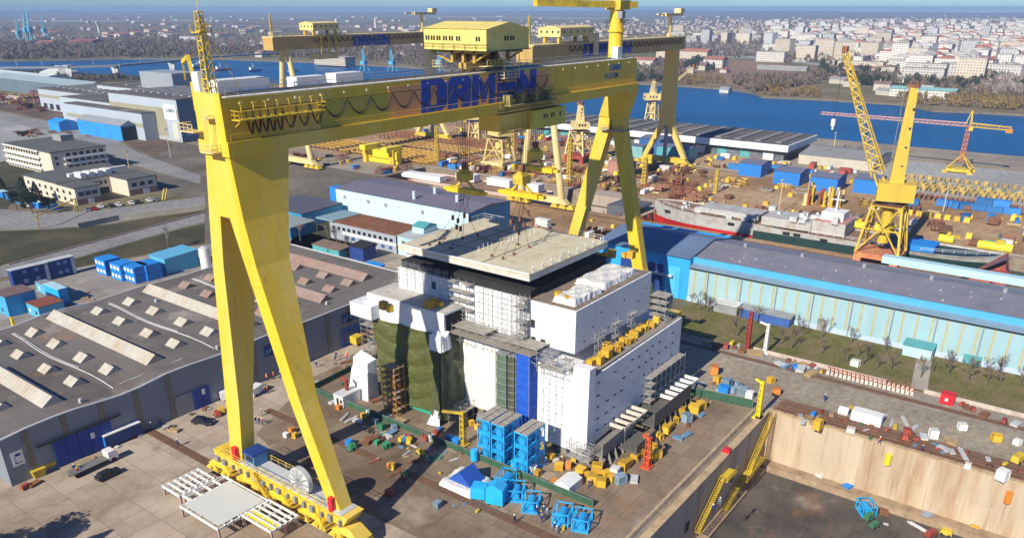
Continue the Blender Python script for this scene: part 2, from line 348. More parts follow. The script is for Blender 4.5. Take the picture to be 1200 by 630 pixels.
# overlays, each a few centimetres above the sheet below
flat('concrete_apron', [(-90,44.7),(153,44.7),(153,70),(165,70),(165,145),(207,190),(207,225),(150,262),(60,262),(-90,262)], .01, APRON)
flat('work_area', [(76,44.8),(152.9,44.8),(152.9,64),(152,98),(140,138),(100,138),(96,134),(80,126),(74,100)], .03, APRON2)
flat('rear_lot', P_((0,330),(100,312),(240,288),(345,268),(470,302),(430,315),(340,292),(240,320),(165,340),(0,395)), .05, LOT)
flat('quay_apron', rect(153.01,-95,183,44.7), .02, QUAYR)
flat('quay_apron_inner', [(153.01,44.7),(183,44.7),(183,92),(207,120),(207,180),(165,145),(165,70),(153.01,70)], .025, QUAYR)
flat('quay_road', [(161,-95),(175,-95),(175,110),(162,110)], .05, ASPH)
flat('grass_strip', [(183.5,-95),(206.8,-95),(206.8,88),(183.5,88)], .04, GRASS)
flat('footpath', [(184.2,19.5),(206.7,22.5),(206.7,26),(184.2,23)], .06, CONC)
ASPHK = ground_mat('dark_asphalt', [(.3,(.10,.088,.07)),(.5,(.155,.135,.11)),(.7,(.22,.19,.15))], .03, .4)
flat('asphalt_yard', [(150,262),(207,228),(216,262),(285.5,262),(285.5,480),(255,500),(200,400),(196,330),(183,300)], .02, ASPHK)
flat('crane_yard', [(243,95),(285.5,10),(285.5,262),(243,262)], .03, DIRT)
flat('shipyard_ground', [(318,-100),(505,-100),(505,340),(560,480),(470,520),(318,480)], .02, DIRT)
flat('shipyard_ground_head', [(285.6,298.1),(317.9,298.1),(317.9,480),(285.6,480)], .03, ASPH)
flat('shipyard_ground_tip', [(285.6,-100),(317.9,-100),(317.9,11.9),(285.6,11.9)], .03, DIRT)
flat('dock_crossing', [(285.6,150.1),(317.9,150.1),(317.9,156.9),(285.6,156.9)], .03, CONC)
flat('concrete_lane', rect(318.5,-90,322,300), .06, CONC)
flat('concrete_track', rect(404,-90,409,300), .06, CONC)
flat('riverside_quay', rect(503,-500,552.5,300), .04, QUAYR)
flat('timber_yard_ground', rect(412,-100,500,95), .045, PALE)
flat('riverside_yard', rect(430,95,502,145), .05, QUAYR)
flat('storage_ground', P_((0,112),(45,112),(130,128),(205,170),(180,185),(130,157),(60,141),(0,129)), .025, ground_mat('dark_storage_dirt', [(.3,(.075,.055,.045)),(.5,(.13,.09,.07)),(.7,(.2,.15,.12))], .03, .4))
flat('pale_storage_ground', P_((0,134),(60,150),(110,168),(60,172),(0,190)), .03, PALE)
flat('through_road', P_((0,131),(60,143),(130,160),(160,178),(235,206),(235,216),(150,192),(110,172),(40,150),(0,141)), .06, ASPHD)
flat('street', P_((0,245),(60,250),(120,246),(240,230),(240,244),(130,262),(60,268),(0,270)), .05, ASPHD)
flat('verge', P_((0,271),(60,269),(130,263),(240,246),(240,247.5),(10,308),(0,311)), .04, SCRUB)
flat('access_road', P_((0,312),(10,309),(240,248),(240,260),(205,269),(76,306),(0,326)), .07, ASPHD)
flat('side_verge', P_((76,307),(205,270),(240,262),(240,285),(100,311),(90,314)), .045, SCRUB)
flat('garden', P_((340,285),(352,256),(375,252),(440,296),(425,306)), .05, SCRUB)
flat('scrub_field', P_((0,190),(60,176),(0,255),(-20,255)), .035, SCRUB)
flat('hill_meadow', P_((800,70),(905,72),(945,92),(940,110),(890,108),(800,88)), .05, MEADOW)
flat('embankment', [(600,850),(560,985),(540,1134),(520,1250),(420,1350),(400,1150),(450,1000)], .05, SCRUB)
flat('cemetery_ground', P_((793,52),(905,52),(915,64),(795,62)), .05, PALE)
# rails (crane and ship rails run along Y)
flat('rail_strip', rect(154.3,-95,161,44.6), .06, ground_mat('rusty_rail_strip', [(.3,(.13,.075,.05)),(.5,(.21,.125,.085)),(.7,(.3,.2,.15))], .15, 1.5))
RAILD = M('rail_bed', (.16,.085,.045), .9, .25, .6); RAILS = M('rail_steel', (.20,.12,.09), .5, .2, 1, metal=.3)
b = MB()
for x, y0, y1 in ((67.5,30,145.3),(88,20,133),(155.4,-95,44),(188,-95,-94),(177.2,-95,118),(280,-90,300),(406,-90,480)):
    b.box(x-.9,y0,.07,x+.9,y1,.085)
    if x == 155.4: b.box(x+1.2,y0,.07,x+1.9,y1,.084); b.box(x+2.6,y0,.07,x+3.8,y1,.084)
struct(b.build('rail_bed', RAILD))
b = MB()
for x, y0, y1 in ((67.5,30,145.3),(88,20,133),(155.4,-95,44),(157.6,-95,44),(159,-95,44),(160.2,-95,44),(177.2,-95,118),(280,-90,300),(406,-90,480)):
    for dx in (-.35,.35): b.box(x+dx-.06,y0,.075,x+dx+.06,y1,.16)
struct(b.build('rails', RAILS))
# steel plates and kerb along the dock edge
b = MB(); b.box(70,44.7,0,153,46.2,.35); b.box(153,-95,0,154.2,46.2,.34); b.box(72,47.6,0,152,48.2,.12)
struct(b.build('dock_coping', M('coping_concrete', (.50,.37,.22), .9, .2, .5, dirt=(.24,.13,.07), dsc=.4)))
b = MB(); b.box(150.2,-95,-13,153,44.7,-11.6); b.box(70,42.8,-13,150.2,44.7,-12.2)
struct(b.build('dock_ledge', M('ledge_concrete', (.36,.26,.17), .9, .25, .3, dirt=(.12,.08,.05), dsc=.4)))
rl = T('dock_railing', 'rusty railing along the long sunlit edge of the dry dock', 'railing', (154,-30,.3))
MB().rail([(153.6,-95,.34),(153.6,44,.34)], 1.1, 2.2, .05).build('rail_posts', RUST, rl)
rl = T('dock_railing', 'low dark railing along the shaded edge of the dry dock', 'railing', (110,48,.3))
MB().rail([(72,47.2,0),(151,47.2,0)], 1.1, 2.2, .05).build('rail_posts', GREY, rl)
# stairs on the shaded dock wall
st = T('dock_stairs', 'yellow steel stairway descending the shaded wall of the dry dock', 'stairway', (140,44,-12))
def flight(p, q, par):
    p = Vector(p); q = Vector(q); b = MB(); n = 26
    for s_ in (0,1.0): b.bar(p+Vector((0,-s_,0)), q+Vector((0,-s_,0)), .12, .35)
    for k in range(n):
        c = p.lerp(q, (k+.5)/n); b.box(c.x-.18,c.y-1.0,c.z-.03,c.x+.18,c.y,c.z+.03)
    b.build('stair_flight', YELD, par)
    MB().rail([p+Vector((0,-1.0,0)), q+Vector((0,-1.0,0))], 1.1, .9, .06).rail([p, q], 1.1, .9, .06).build('handrail', YELD, par)
flight((152,44.2,-.2),(141.5,44.2,-9), st); flight((137.5,44.2,-9),(128,44.2,-13), st)
MB().box(137.4,42.6,-9.2,141.6,44.6,-9.0).box(141.6,42.9,-9.2,149,44.6,-9.05).build('landing', YELD, st)
MB().rail([(149,42.9,-9),(141.6,42.7,-9),(137.5,42.7,-9)], 1.1, 1, .06).build('landing_rail', YELD, st)
st = T('dock_stairs', 'second yellow stairway and ledge nearer the bottom of the photo', 'stairway', (118,44,-6))
flight((126,44.2,-3),(116,44.2,-9.5), st)
MB().box(126,42.7,-3.2,131,44.6,-3.0).build('landing', YELD, st); MB().rail([(131,42.8,-3),(126,42.8,-3)],1.1,1,.06).build('landing_rail', YELD, st)
# wall marks
b = MB(); random.seed(3)
for x in (100,112,124,133,147): b.box(x,44.55,-7.5,x+1.6,44.66,-5.4)
struct(b.build('wall_recess', DARK))
# ================================================================ THE GREAT GANTRY CRANE
def loft(mb, secs):        # secs: (z, x0, x1, y0, y1)
    for a, b in zip(secs, secs[1:]):
        mb.hexa(*[[(x0,y0,z),(x1,y0,z),(x1,y1,z),(x0,y1,z)] for z, x0, x1, y0, y1 in (a, b)])
    return mb
def stencil(x0, x1, z0, z1, y, th, flip=False):     # the five bold letters of the yard's name
    W = (x1-x0)/5.0; H = z1-z0; b = MB(); g = .07*W
    def q(k, pts):
        c = []
        for u, v in pts: c.append((x0 + (k + .05 + u*.97)*W + (v-.5)*.05*W, y, z0+v*H))
        b.extr(c, (0, -th, 0))
    # D
    q(0, [(0,0),(.36,0),(.36,1),(.0,1)]); q(0, [(.36,.80),(.60,.80),(.78,1),(.36,1)]); q(0, [(.36,0),(.78,0),(.60,.20),(.36,.20)])
    q(0, [(.60,.20),(.78,0),(1,.16),(1,.84),(.78,1),(.60,.80)])
    # A
    q(1, [(.02,0),(.42,0),(.42,.74),(.02,.74)]); q(1, [(.02,.74),(.98,.74),(.98,.88),(.86,1),(.14,1),(.02,.88)]); q(1, [(.58,0),(.98,0),(.98,.74),(.58,.74)]); q(1, [(.42,.30),(.58,.30),(.58,.62),(.42,.62)])
    # M
    q(2, [(0,0),(.30,0),(.30,1),(0,1)]); q(2, [(.30,1),(.33,.50),(.44,.08),(.53,.08),(.53,.62)]); q(2, [(.76,1),(.53,.62),(.53,.08),(.62,.08),(.73,.50)]); q(2, [(.76,0),(1.04,0),(1.04,1),(.76,1)])
    # E as three slabs
    for v0 in (0,.36,.72): q(3, [(.10,v0),(.98,v0),(.98,v0+.29),(.10,v0+.29)])
    # N
    q(4, [(0,0),(.34,0),(.34,1),(0,1)]); q(4, [(.34,1),(.37,.46),(.64,0),(.64,.54)]); q(4, [(.67,0),(1,0),(1,1),(.67,1)])
    return b
gc = T('gantry_crane', 'huge yellow foreground gantry crane with blue lettering, spanning the white wrapped block', 'gantry crane', (67,100,0))
Y0, Y1 = 101.4, 107.3
gir = MB().box(67,Y0,62.4,188,Y1,68.3).build('girder', YEL, gc)
MB().box(66.6,Y0-.7,60.3,188.4,Y1+.7,62.38).build('lower_chord', YEL, gc)
MB().box(99.8,Y0-.06,62.45,149,Y0-.005,67.6).build('tan_panel', TAN, gir)
MB().box(84,Y0-.05,62.45,99.8,Y0-.004,66.5).build('olive_panel', M('olive_yellow_paint', (.55,.47,.05), .6, .12, .3, dirt=(.4,.3,.1), dsc=.3), gir)
stencil(107.4, 143.4, 62.5, 68.15, Y0-.06, .05).build('lettering', BLUE, gir)
# girder seams, lugs and lights
b = MB()
for k in range(24): x = 70 + k*4.95; b.box(x-.15,Y0-.12,67.35,x+.15,Y0-.01,67.65)
b.build('lamp_bracket', WHITE, gir)
b = MB(); b.box(67,Y0-.4,62.28,187,Y0-.02,62.36); b.rail([(67.4,Y0-.38,62.36),(187,Y0-.38,62.36)],1.0,2.4,.03,False); b.build('side_walkway', YELD, gir)
b = MB().box(68,Y0-2.3,65.3,84,Y0-.05,65.45); b.rail([(84,Y0-.1,65.45),(84,Y0-2.3,65.45),(68,Y0-2.3,65.45),(68,Y0-.1,65.45)],1.2,.9,.06)
for k in range(8): x = 68.5+k*2.1; b.bar((x,Y0-2.2,65.4),(x,Y0-.1,64.2),.12,.12); b.tube((x,Y0-2.2,65.4),(x,Y0-2.2,67.7),.07,n=4); b.box(x-.1,Y0-2.3,67.6,x+.7,Y0-2.0,67.75)
b.build('festoon_platform', YELD, gc)
# festoon cable
b = MB(); xs = [70.0]
while xs[-1] < 146: xs.append(xs[-1] + (1.3 if xs[-1] < 76 else 2.6 if xs[-1] < 82 else 5.2))
for a, c in zip(xs, xs[1:]):
    dp = 3.2 if c-a < 2 else 3.0 if c-a < 4 else 2.4
    for o_ in (0,.22):
        pts = [(a+(c-a)*t, Y0-.9-o_, 66.6 - dp*(1-(2*t-1)**2) - o_) for t in [k/10 for k in range(11)]]
        b.path(pts, .09, 4)
b.tube((69,Y0-.9,66.7),(148,Y0-.9,66.7),.05,n=4)
b.build('festoon_cable', BLK, gc)
# walkway on top
b = MB().box(68,Y0+.3,68.3,187,Y0+1.6,68.42).box(68,Y1-1.6,68.3,187,Y1-.3,68.42); b.build('top_walkway', M('white_deck', (.74,.75,.76), .6, .1, .5, dirt=(.4,.4,.38), dsc=.4), gir)
b = MB()
for y in (Y0+.25, Y1-.25): b.rail([(68,y,68.42),(187,y,68.42)],1.15,2.4,.05)
b.box(68,Y0+2.2,68.3,187,Y0+2.5,68.55).box(68,Y1-2.5,68.3,187,Y1-2.2,68.55).box(72,Y0+2.9,68.35,186,Y0+3.7,68.7)
b.build('top_rail', GREY, gir)
b = MB().box(69,104.8,68.4,78,107.8,70.3).box(83,104.5,68.4,89,107.0,70.0).box(91,104.5,68.4,97,107,70.1); b.box(69.2,104.6,70.3,78,107.9,70.4); b.build('equipment_house', WHITE, gc)
b = MB().cyl(67.8,107.6,68.3,71.6,.8,10); b.build('white_tank', WHITE, gc)
# lattice mast on the near end
b = MB().lattice((67.6,104.6,68.3),(67.6,104.6,79.5),1.3,.8,9,.07); b.box(66.6,103.6,76.8,68.6,105.6,76.95); b.rail([(66.6,103.6,76.9),(68.6,103.6,76.9),(68.6,105.6,76.9),(66.6,105.6,76.9)],1,1,.05); b.tube((67.6,104.6,79.5),(67.6,104.6,82),.06,n=4); b.tube((67.6,104.6,78),(73,104.6,68.5),.05,n=4); b.build('lattice_mast', YELD, gc)
# service crane at near end
b = MB().cyl(69,110.5,66,70,.6,8); b.bar((69,110.5,70),(70.5,113.5,73.3),.5,.8); b.bar((70.5,113.5,73.3),(71.5,116.8,72.4),.4,.6); b.bar((71.5,116.8,72.4),(71.8,117.3,69.8),.3,.4); b.bar((69,110.5,69.3),(70.4,112.9,71.8),.25,.25)
b.build('service_crane', YELD, gc)
# near pier: two tapering legs and head
b = MB(); loft(b, [(3.2,67,69.6,111.4,114.8),(17.5,67,69.9,109.3,113.1),(42.7,67,73,107.3,110.2),(51,67,75.2,106.0,108.9)]); b.build('leg', YEL, gc)
b = MB(); loft(b, [(3.0,67,69.4,84.0,86.9),(23,67,70.3,91.9,94.7),(44.2,67,73.2,98.6,101.5),(51,67,75.2,100.1,103.6)]); b.build('leg', YEL, gc)
b = MB(); loft(b, [(51,67,75.2,100.1,108.9),(60.28,67,77.5,101.3,107.3)]); loft(b, [(60.28,66.7,67,101.0,107.8),(69.0,66.6,67,101.1,107.5)]); b.build('pier_head', YEL, gc)
b = MB(); b.box(66.93,107.2,24,66.98,107.9,28); 
bx = MB()
for z in (10,17,25,33,41): bx.box(66.95,84+z*.335-.0,z,66.99,84+z*.335+3.0,z+.06)
bx.build('weld_seam', OCH, gc)
b = MB()   # red fire cabinets at feet and platforms on the pier
b.box(66.2,111.6,5.6,67,112.8,8.2).box(66.2,86.0,5.4,67,87.0,8.0); b.build('fire_cabinet', RED, gc)
b = MB().box(65,106.5,63.4,67,109.8,63.55); b.rail([(66.9,109.8,63.5),(65,109.8,63.5),(65,106.5,63.5)],1.1,.9,.06); b.box(65.1,102.5,60.8,66.9,105.6,60.95); b.rail([(65.1,105.6,60.9),(65.1,102.5,60.9),(66.9,102.5,60.9)],1.1,.9,.06); b.box(65.4,103,65.5,66.9,104.6,65.6); b.rail([(65.4,104.6,65.6),(65.4,103,65.6)],1.1,.8,.06)
b.tube((65.5,104,61),(65.3,103,66),.06,n=4).tube((65.5,104.5,61),(65.3,103.5,66),.06,n=4); b.build('access_platform', CREAM, gc)
# sill beam, bogies and what stands on them
b = MB(); b.hexa([(66.3,84,3.5),(69.9,84,3.5),(69.9,118,3.5),(66.3,118,3.5)], [(66.3,82.6,5.6),(69.9,82.6,5.6),(69.9,119,5.6),(66.3,119,5.6)]); sill = b.build('sill_beam', YEL, gc)
b = MB().box(66.2,84,5.6,69.8,113,5.72); b.build('sill_deck', LGREY, gc)
b = MB()
for x in (66,70): b.rail([(x,88,5.7),(x,117,5.7)],1.2,2,.06)
b.build('sill_railing', YELD, gc)
for k in range(10):
    y = 81.5 + k*4.3; b = MB(); b.hexa([(66.0,y-1.85,.75),(69.4,y-1.85,.75),(69.4,y+1.85,.75),(66.0,y+1.85,.75)], [(66.3,y-.8,1.95),(69.1,y-.8,1.95),(69.1,y+.8,1.95),(66.3,y+.8,1.95)]); b.tube((65.7,y,1.3),(69.7,y,1.3),.3,n=8)
    bo = b.build('bogie', YELD, gc)
    for dy in (-1.1,1.1): MB().tube((66.4,y+dy,.72),(68.9,y+dy,.72),.62,n=14).build('wheel', RUST, bo)
for k in range(5):
    y = 83.6 + k*8.6; MB().hexa([(66.2,y-3.3,2.0),(69.2,y-3.3,2.0),(69.2,y+3.3,2.0),(66.2,y+3.3,2.0)],[(66.4,y-1.1,3.45),(69.0,y-1.1,3.45),(69.0,y+1.1,3.45),(66.4,y+1.1,3.45)]).build('equaliser_beam', YEL, gc)
b = MB(); random.seed(14)
for k in range(16): y = 84+k*2.2; b.box(65.7,y,3.7,66.25,y+random.uniform(.3,1.1),4.4+random.random()*.6)
b.build('junction_boxes', GREY, gc)
b = MB()
for y in (89,98,111): b.rail([(65.9,y,.2),(65.9,y,5.6)],.5,.5,.05)
b.path([(66.1,84,5.2),(66.1,100,5.0),(66.1,118,5.2)],.08,4); b.build('ladder', YELD, gc)
b = MB().tube((66.6,94.5,7.9),(67.5,94.5,7.9),2.5,n=28).tube((66.4,94.5,7.9),(67.7,94.5,7.9),.7,n=12); b.build('cable_reel', LGREY, gc)
b = MB()
for k in range(12):
    t = k*math.pi/6; b.tube((66.3,94.5,7.9),(66.3,94.5+2.45*math.cos(t),7.9+2.45*math.sin(t)),.07,n=4)
b.build('reel_spokes', GREY, gc)
b = MB().bar((65.6,106,5.7),(65.6,101.5,.3),.9,.15); b.rail([(65.2,106,5.7),(65.2,101.5,.3)],1,.8,.05); b.build('access_stairs', YELD, gc)
cab = T('control_cabin', 'small blue control hut with dark roof on the foreground crane sill beam', 'cabin', (68,108.3,5.75))
MB().box(66.7,107.0,5.75,69.5,109.6,8.1).build('cabin_body', M('cabin_blue', (.08,.25,.5), .5, .1, 1), cab); MB().box(66.4,106.7,8.1,69.8,109.9,8.35).build('roof', NAVY, cab)
MB().box(66.62,107.3,6.7,66.7,109.2,7.7).build('window', GLASS, cab)
# far A-shaped support
b = MB(); loft(b, [(0,187.3,189.8,121.8,125.2),(20,187.3,190,116.7,119.9),(50.5,187.1,190.2,107.9,111.6),(53.5,187.1,190.2,107.4,111.2)]); b.build('leg', YEL, gc)
b = MB(); loft(b, [(0,187.3,189.8,89.6,92.8),(14,187.3,190,95.2,98.5),(50.5,187.1,190.2,103.6,107.0),(53.5,187.1,190.2,104.0,107.4)]); b.build('leg', YEL, gc)
b = MB(); loft(b, [(53.5,186.8,190.6,104.0,111.2),(60.28,185.4,190.8,101.8,108.2)]); b.build('pier_head', YEL, gc)
MB().box(185.8,103,50.2,191.4,110,50.4).rail([(185.8,103,50.4),(185.8,110,50.4)],1.1,1.4,.06).build('access_platform', GREY, gc)
MB().box(186,84,0,190.6,127,3).build('sill_beam', YEL, gc)
# capacity writing on the far end of the girder
def text(par, s, x, y, z, size, mat, axis='x', shear=.25, ext=.02, name='lettering', bold=.02):
    cu = bpy.data.curves.new(name, 'FONT'); cu.body = s; cu.size = size; cu.extrude = ext; cu.shear = shear; cu.offset = bold; cu.resolution_u = 2; cu.align_x = 'LEFT'
    tmp = bpy.data.objects.new('tmp', cu); COL.objects.link(tmp); dg = bpy.context.evaluated_depsgraph_get(); me = bpy.data.meshes.new_from_object(tmp.evaluated_get(dg))
    bpy.data.objects.remove(tmp); me.name = name; me.materials.clear(); me.materials.append(mat)
    ob = bpy.data.objects.new(name, me); COL.objects.link(ob); ob.parent = par
    o0 = Vector(par.get('_o', (0,0,0))); ob.location = Vector((x,y,z)) - o0
    ob.rotation_euler = (math.pi/2, 0, 0) if axis == 'x' else (math.pi/2, 0, -math.pi/2)
    return ob
text(gir, '10000', 174.2, Y0-.05, 66.0, 2.2, M('light_blue_lettering', (.03,.14,.35), .5, .05, 1), bold=.05)
text(gir, '3X333M', 172.0, Y0-.05, 64.2, 1.9, MC['light_blue_lettering'], bold=.02)
# slewing service crane on top of the far end
b = MB().cyl(183,105,68.3,79.5,1.75,20); b.cyl(183,105,74.5,75,2.1,20); b.build('crane_column', YEL, gc)
b = MB().bar((188.5,103,80.6),(158,112,81.0),1.6,1.5); b.box(181,103,79.5,186,107.2,81.6); b.build('jib', YELD, gc)
b = MB().box(181,102.4,77.6,182.6,103.6,79.2); b.rail([(181,107,76),(185.6,107,76),(185.6,103,76),(181,103,76)],1.2,1,.06); b.tube((180,103,77.5),(179,103,77.5),.05,n=4); b.build('crane_platform', GREY, gc)
b = MB().box(180.2,102.6,68.5,182.4,104.4,71.2); b.build('switch_cabinet', WHITE, gc)
# upper trolley
tr = T('crane_trolley', 'yellow winch house with rows of small windows riding on top of the foreground girder', 'trolley', (129,105.5,69))
b = MB().box(122.6,98,72.5,136.2,113.8,76.3); b.extr([(122.4,97.8,76.3),(136.4,97.8,76.3),(129.4,97.8,77.5)], (0,16.2,0)); b.build('winch_house', M('pale_yellow_sheet', (.84,.68,.18), .5, .06, .3, dirt=(.5,.42,.15), dsc=.5, wave=('Y', .9, .3)), tr)
b = MB(); b.box(122.3,97.7,72.4,136.5,114.1,72.5)
b.rail([(122.3,97.7,72.6),(122.3,114.1,72.6)],1.0,2.5,.05); b.build('house_railing', BLK, tr)
for y in (100.0,106.7,108.2,109.9,111.4,104.9,112.8):
    for dy in (-.32,.32): MB().box(122.5,y+dy-.2,74.2,122.62,y+dy+.2,75).build('window', GLASS, tr)
for x in (128.4,129.2,130.2,131.0): MB().box(x-.22,97.9,74.2,x+.22,98.02,75).build('window', GLASS, tr)
b = MB()
for y in (Y0+2.35, Y1-2.35):
    for x in (124,127,131.5,134.5): b.tube((x,y-.3,68.95),(x,y+.3,68.95),.42,n=12)
    b.box(123,y-.35,69.1,135.5,y+.35,70.2)
for x in (124,134.5):
    for y in (102,104.8,107.6): b.box(x-.3,y-.3,70.2,x+.3,y+.3,72.4)
    b.box(x-.3,98.5,71.9,x+.3,113.4,72.4); b.bar((x,99,72),(x,102.4,70.2),.3,.3); b.bar((x,113,72),(x,108,70.2),.3,.3)
b.build('trolley_frame', M('brown_yellow_frame', (.45,.30,.06), .7, .25, .8), tr)
b = MB()
for x in (126,129.5,132): b.tube((x,103,71),(x,107.5,71),.75,n=14)
for (x,y) in ((125.5,103.5),(131,106.5),(127,108.5)): b.box(x-.6,y-.5,70.3,x+.6,y+.5,71.7)
b.build('winch_drum', RUST, tr)
b = MB().box(124,99,69.6,132.5,101,69.7); b.rail([(124,99,69.7),(132.5,99,69.7)],1.1,1.2,.05); b.box(128.3,98.2,67.2,133.2,100,67.3); b.rail([(128.3,98.2,67.3),(133.2,98.2,67.3),(133.2,100,67.3),(128.3,100,67.3),(128.3,98.2,67.3)],1.2,1.2,.07)
for x in (128.3,133.2): b.tube((x,98.2,67.2),(x,98.2,72.4),.12,n=4)
b.bar((134,103,70),(140,105,69),.3,.3); b.bar((134,106,72),(140,106,69),.3,.3); b.box(123.2,110,69.2,125.2,112.4,69.3); b.rail([(123.2,110,69.3),(123.2,112.4,69.3)],1.1,.8,.05)
b.build('hanging_platform', CREAM, tr)
# lower trolley
tr = T('crane_trolley', 'lower yellow trolley with row of small windows slung beneath the foreground girder', 'trolley', (142,103,58))
b = MB().box(140.2,99.6,56.2,152.8,106,60.0); b.build('winch_house', M('olive_sheet', (.62,.54,.06), .55, .06, .3, wave=('X', .9, .3)), tr)
MB().box(130.4,101,56.6,140.2,106.5,59.9).build('winch_body', YEL, tr)
for x in (144.4,145.4,147.2,148,150.6): MB().box(x-.2,99.5,58.1,x+.2,99.62,59).build('window', GLASS, tr)
b = MB().box(129,100.5,60.6,149,101,61); b.rail([(129,99.8,61.6),(149,99.8,61.6)],1.2,1.2,.07); b.rail([(134,99,63.4),(147,99,63.4)],1.2,1.0,.08)
for x in (132,136,141,146): b.box(x-.5,99.2,61.4,x+.5,101,63.8); b.bar((x,99.6,63),(x+1,101.5,59.8),.2,.2)
b.box(131,98.6,61.7,148,100.9,61.9); b.build('hanger_frame', M('grimy_steel', (.30,.25,.09), .8, .3, .8), tr)
MB().box(130,100.6,56.2,152,101,56.4).rail([(130,100.6,56.4),(140,100.6,56.4)],1,1.2,.05).build('walkway', YELD, tr)
# ---------------------------------------------------------------- lifted deck panel, hooks, slings
dp = T('lifted_deck', 'large flat pale yellow-grey deck panel hanging on slings just above the white block', 'deck panel', (128,99,34))
DECKC = M('primed_deck', (.60,.55,.40), .75, .08, .3, dirt=(.33,.27,.17), dsc=.25, damt=.6)
MB().box(113.4,81,33.9,142.2,115.2,34.35).build('deck_plate', DECKC, dp)
b = MB(); b.box(113.4,81,33.0,113.6,115.2,33.88).box(142.0,81,33.0,142.2,115.2,33.88).box(113.6,81,33,142,81.2,33.88).box(113.6,115,33,142,115.2,33.88)
for k in range(1,9): y = 81+k*3.8; b.box(113.7,y-.1,33.2,141.9,y+.1,33.88)
b.build('edge_girder', M('edge_primer', (.60,.59,.54), .7, .1, .4, dirt=(.4,.3,.2), dsc=.5), dp)
b = MB()
for x in (120.5,127.5,135): b.box(x-.06,81.2,34.35,x+.06,115,34.5)
for y in (93,104): b.box(113.6,y-.06,34.35,142,y+.06,34.5)
b.build('stiffener', M('weld_line', (.34,.29,.2), .8, .1, 1), dp)
b = MB().box(113.2,81.0,34.35,113.5,115.2,34.62); b.build('edge_angle', WHITE, dp)
b = MB(); random.seed(5)
for k in range(9):
    x = 115+k*3.1; b.tube((x,81.4,34.3),(x,81.4,35.7),.09,n=4); b.box(x-.4,81.3,34.9,x+.5,81.42,35.05)
for k in range(12):
    x = 118+random.random()*2+k*1.6; y = 97.5+random.uniform(-1,1); b.tube((x,y,34.3),(x,y,35.6),.06,n=4)
b.rail([(142,82,34.35),(142,115,34.35)],1.1,2.2,.04); b.rail([(114,115,34.35),(142,115,34.35)],1.1,2.2,.04)
b.build('guard_posts', WHITE, dp)
STEELR = M('wire_rope', (.05,.045,.04), .6, .1, 1)
def hook_set(hp, z, picks, top, label, length=9.0):
    x, y = hp; t = T('hook_block', label, 'hook block', (x,y,z))
    b = MB().box(x-1.0,y-length/2,z-.7,x+1.0,y+length/2,z+.3); b.box(x-.5,y-length/2-1.2,z-.55,x+.5,y+length/2+1.2,z+.05); b.build('spreader_beam', M('spreader_yellow', (.78,.52,.02), .5, .12, .6), t)
    b = MB().box(x-1.4,y-1.2,z+1.9,x+1.4,y+1.2,z+3.6); b.tube((x-.9,y,z+3.6),(x+.9,y,z+3.6),.8,n=12); b.bar((x,y-2.5,z+.3),(x,y-.5,z+2),.4,.4); b.bar((x,y+2.5,z+.3),(x,y+.5,z+2),.4,.4); b.build('sheave_block', YELD, t)
    MB().box(x-.45,y-.5,z+4.3,x+.45,y+.5,z+5.6).build('dark_sheave', RUST, t)
    b = MB()
    for dx in (-.9,-.3,.3,.9):
        for dy in (-.5,.5): b.tube((x+dx,y+dy,z+3.6),(x+dx*1.5,y+dy*1.8,top),.045,n=3,caps=False)
    b.build('hoist_ropes', STEELR, t)
    if picks:
        b = MB(); b2 = MB()
        for i, (px, py) in enumerate(picks):
            q = at(px, py, 34.5); m = (x+(q[0]-x)*.35, y+(q[1]-y)*.35, z-5.5-(i%3)*1.1)
            b.tube((x+(i%3-1)*.6, y+(q[1]-y)*.3, z-.7), m, .05, n=3, caps=False); b.tube(m,(q[0],q[1],34.4),.05,n=3,caps=False)
            b2.box(m[0]-.22,m[1]-.22,m[2]-.5,m[0]+.22,m[1]+.22,m[2]+.5); b2.box(q[0]-.2,q[1]-.2,34.35,q[0]+.2,q[1]+.2,34.9)
        b.build('slings', STEELR, t); b2.build('shackles', RUST, t)
    return t
pk1 = [(503,287),(520,279.5),(528,291),(542,279.5),(560,275.7),(515,285)]
pk2 = [(576,300),(589,303),(602,298),(607,287),(620,290),(645,268),(632,266)]
h1 = (126,107); h2 = (126.5,92.5)
hook_set(h1, hz(526,222,*h1), pk1, 62, 'yellow spreader beam and hook block on the left, above the deck panel')
hook_set(h2, hz(589,226,*h2), pk2, 62, 'middle yellow spreader beam and hook block above the deck panel')
h3 = (146,103.0)
hook_set(h3, hz(628,196,*h3), [], 56.2, 'long yellow spreader beam with fringe of hooks under the lower trolley', 10.5)
# ================================================================ THE WRAPPED BLOCK
WR2 = M('white_wrap_lower', (.80,.81,.83), .45, .05, .3, dirt=(.62,.58,.52), dsc=.5, damt=.4, streak=True, bump=.2)
bk = T('ship_superstructure', 'towering white wrapped superstructure block under the foreground gantry crane', 'superstructure block', (128,90,0))
MB().box(114,70.8,20.6,143.6,116.4,29.1).build('upper_deckhouse', WRAP, bk)
MB().box(114.6,81.5,29.1,143,115.8,30.7).build('gap_shade_box', DARK, bk)  # near-black box, paints in the shade of the gap under the deck panel
b = MB(); b.box(112,77,3.2,150,116,20.3); b.build('lower_body', WR2, bk)
b = MB(); b.hexa([(112,66,2.8),(150.5,66,4.2),(150.5,77,4.2),(112,77,2.8)], [(112,66,17.4),(150.5,66,17.8),(150.5,77,17.8),(112,77,17.4)]); b.build('side_body', WRAP, bk)
b = MB().box(111.2,65.7,.6,113.4,69.2,19.6).box(111.5,69.2,1.5,112,76.2,16.6); b.build('wrapped_tower', WR2, bk)
MB().box(111.6,86.2,3.4,112,98.4,17.3).build('side_panel', M('panel_primer', (.70,.71,.70), .6, .05, .4, dirt=(.3,.2,.12), dsc=1.2, damt=.35), bk)
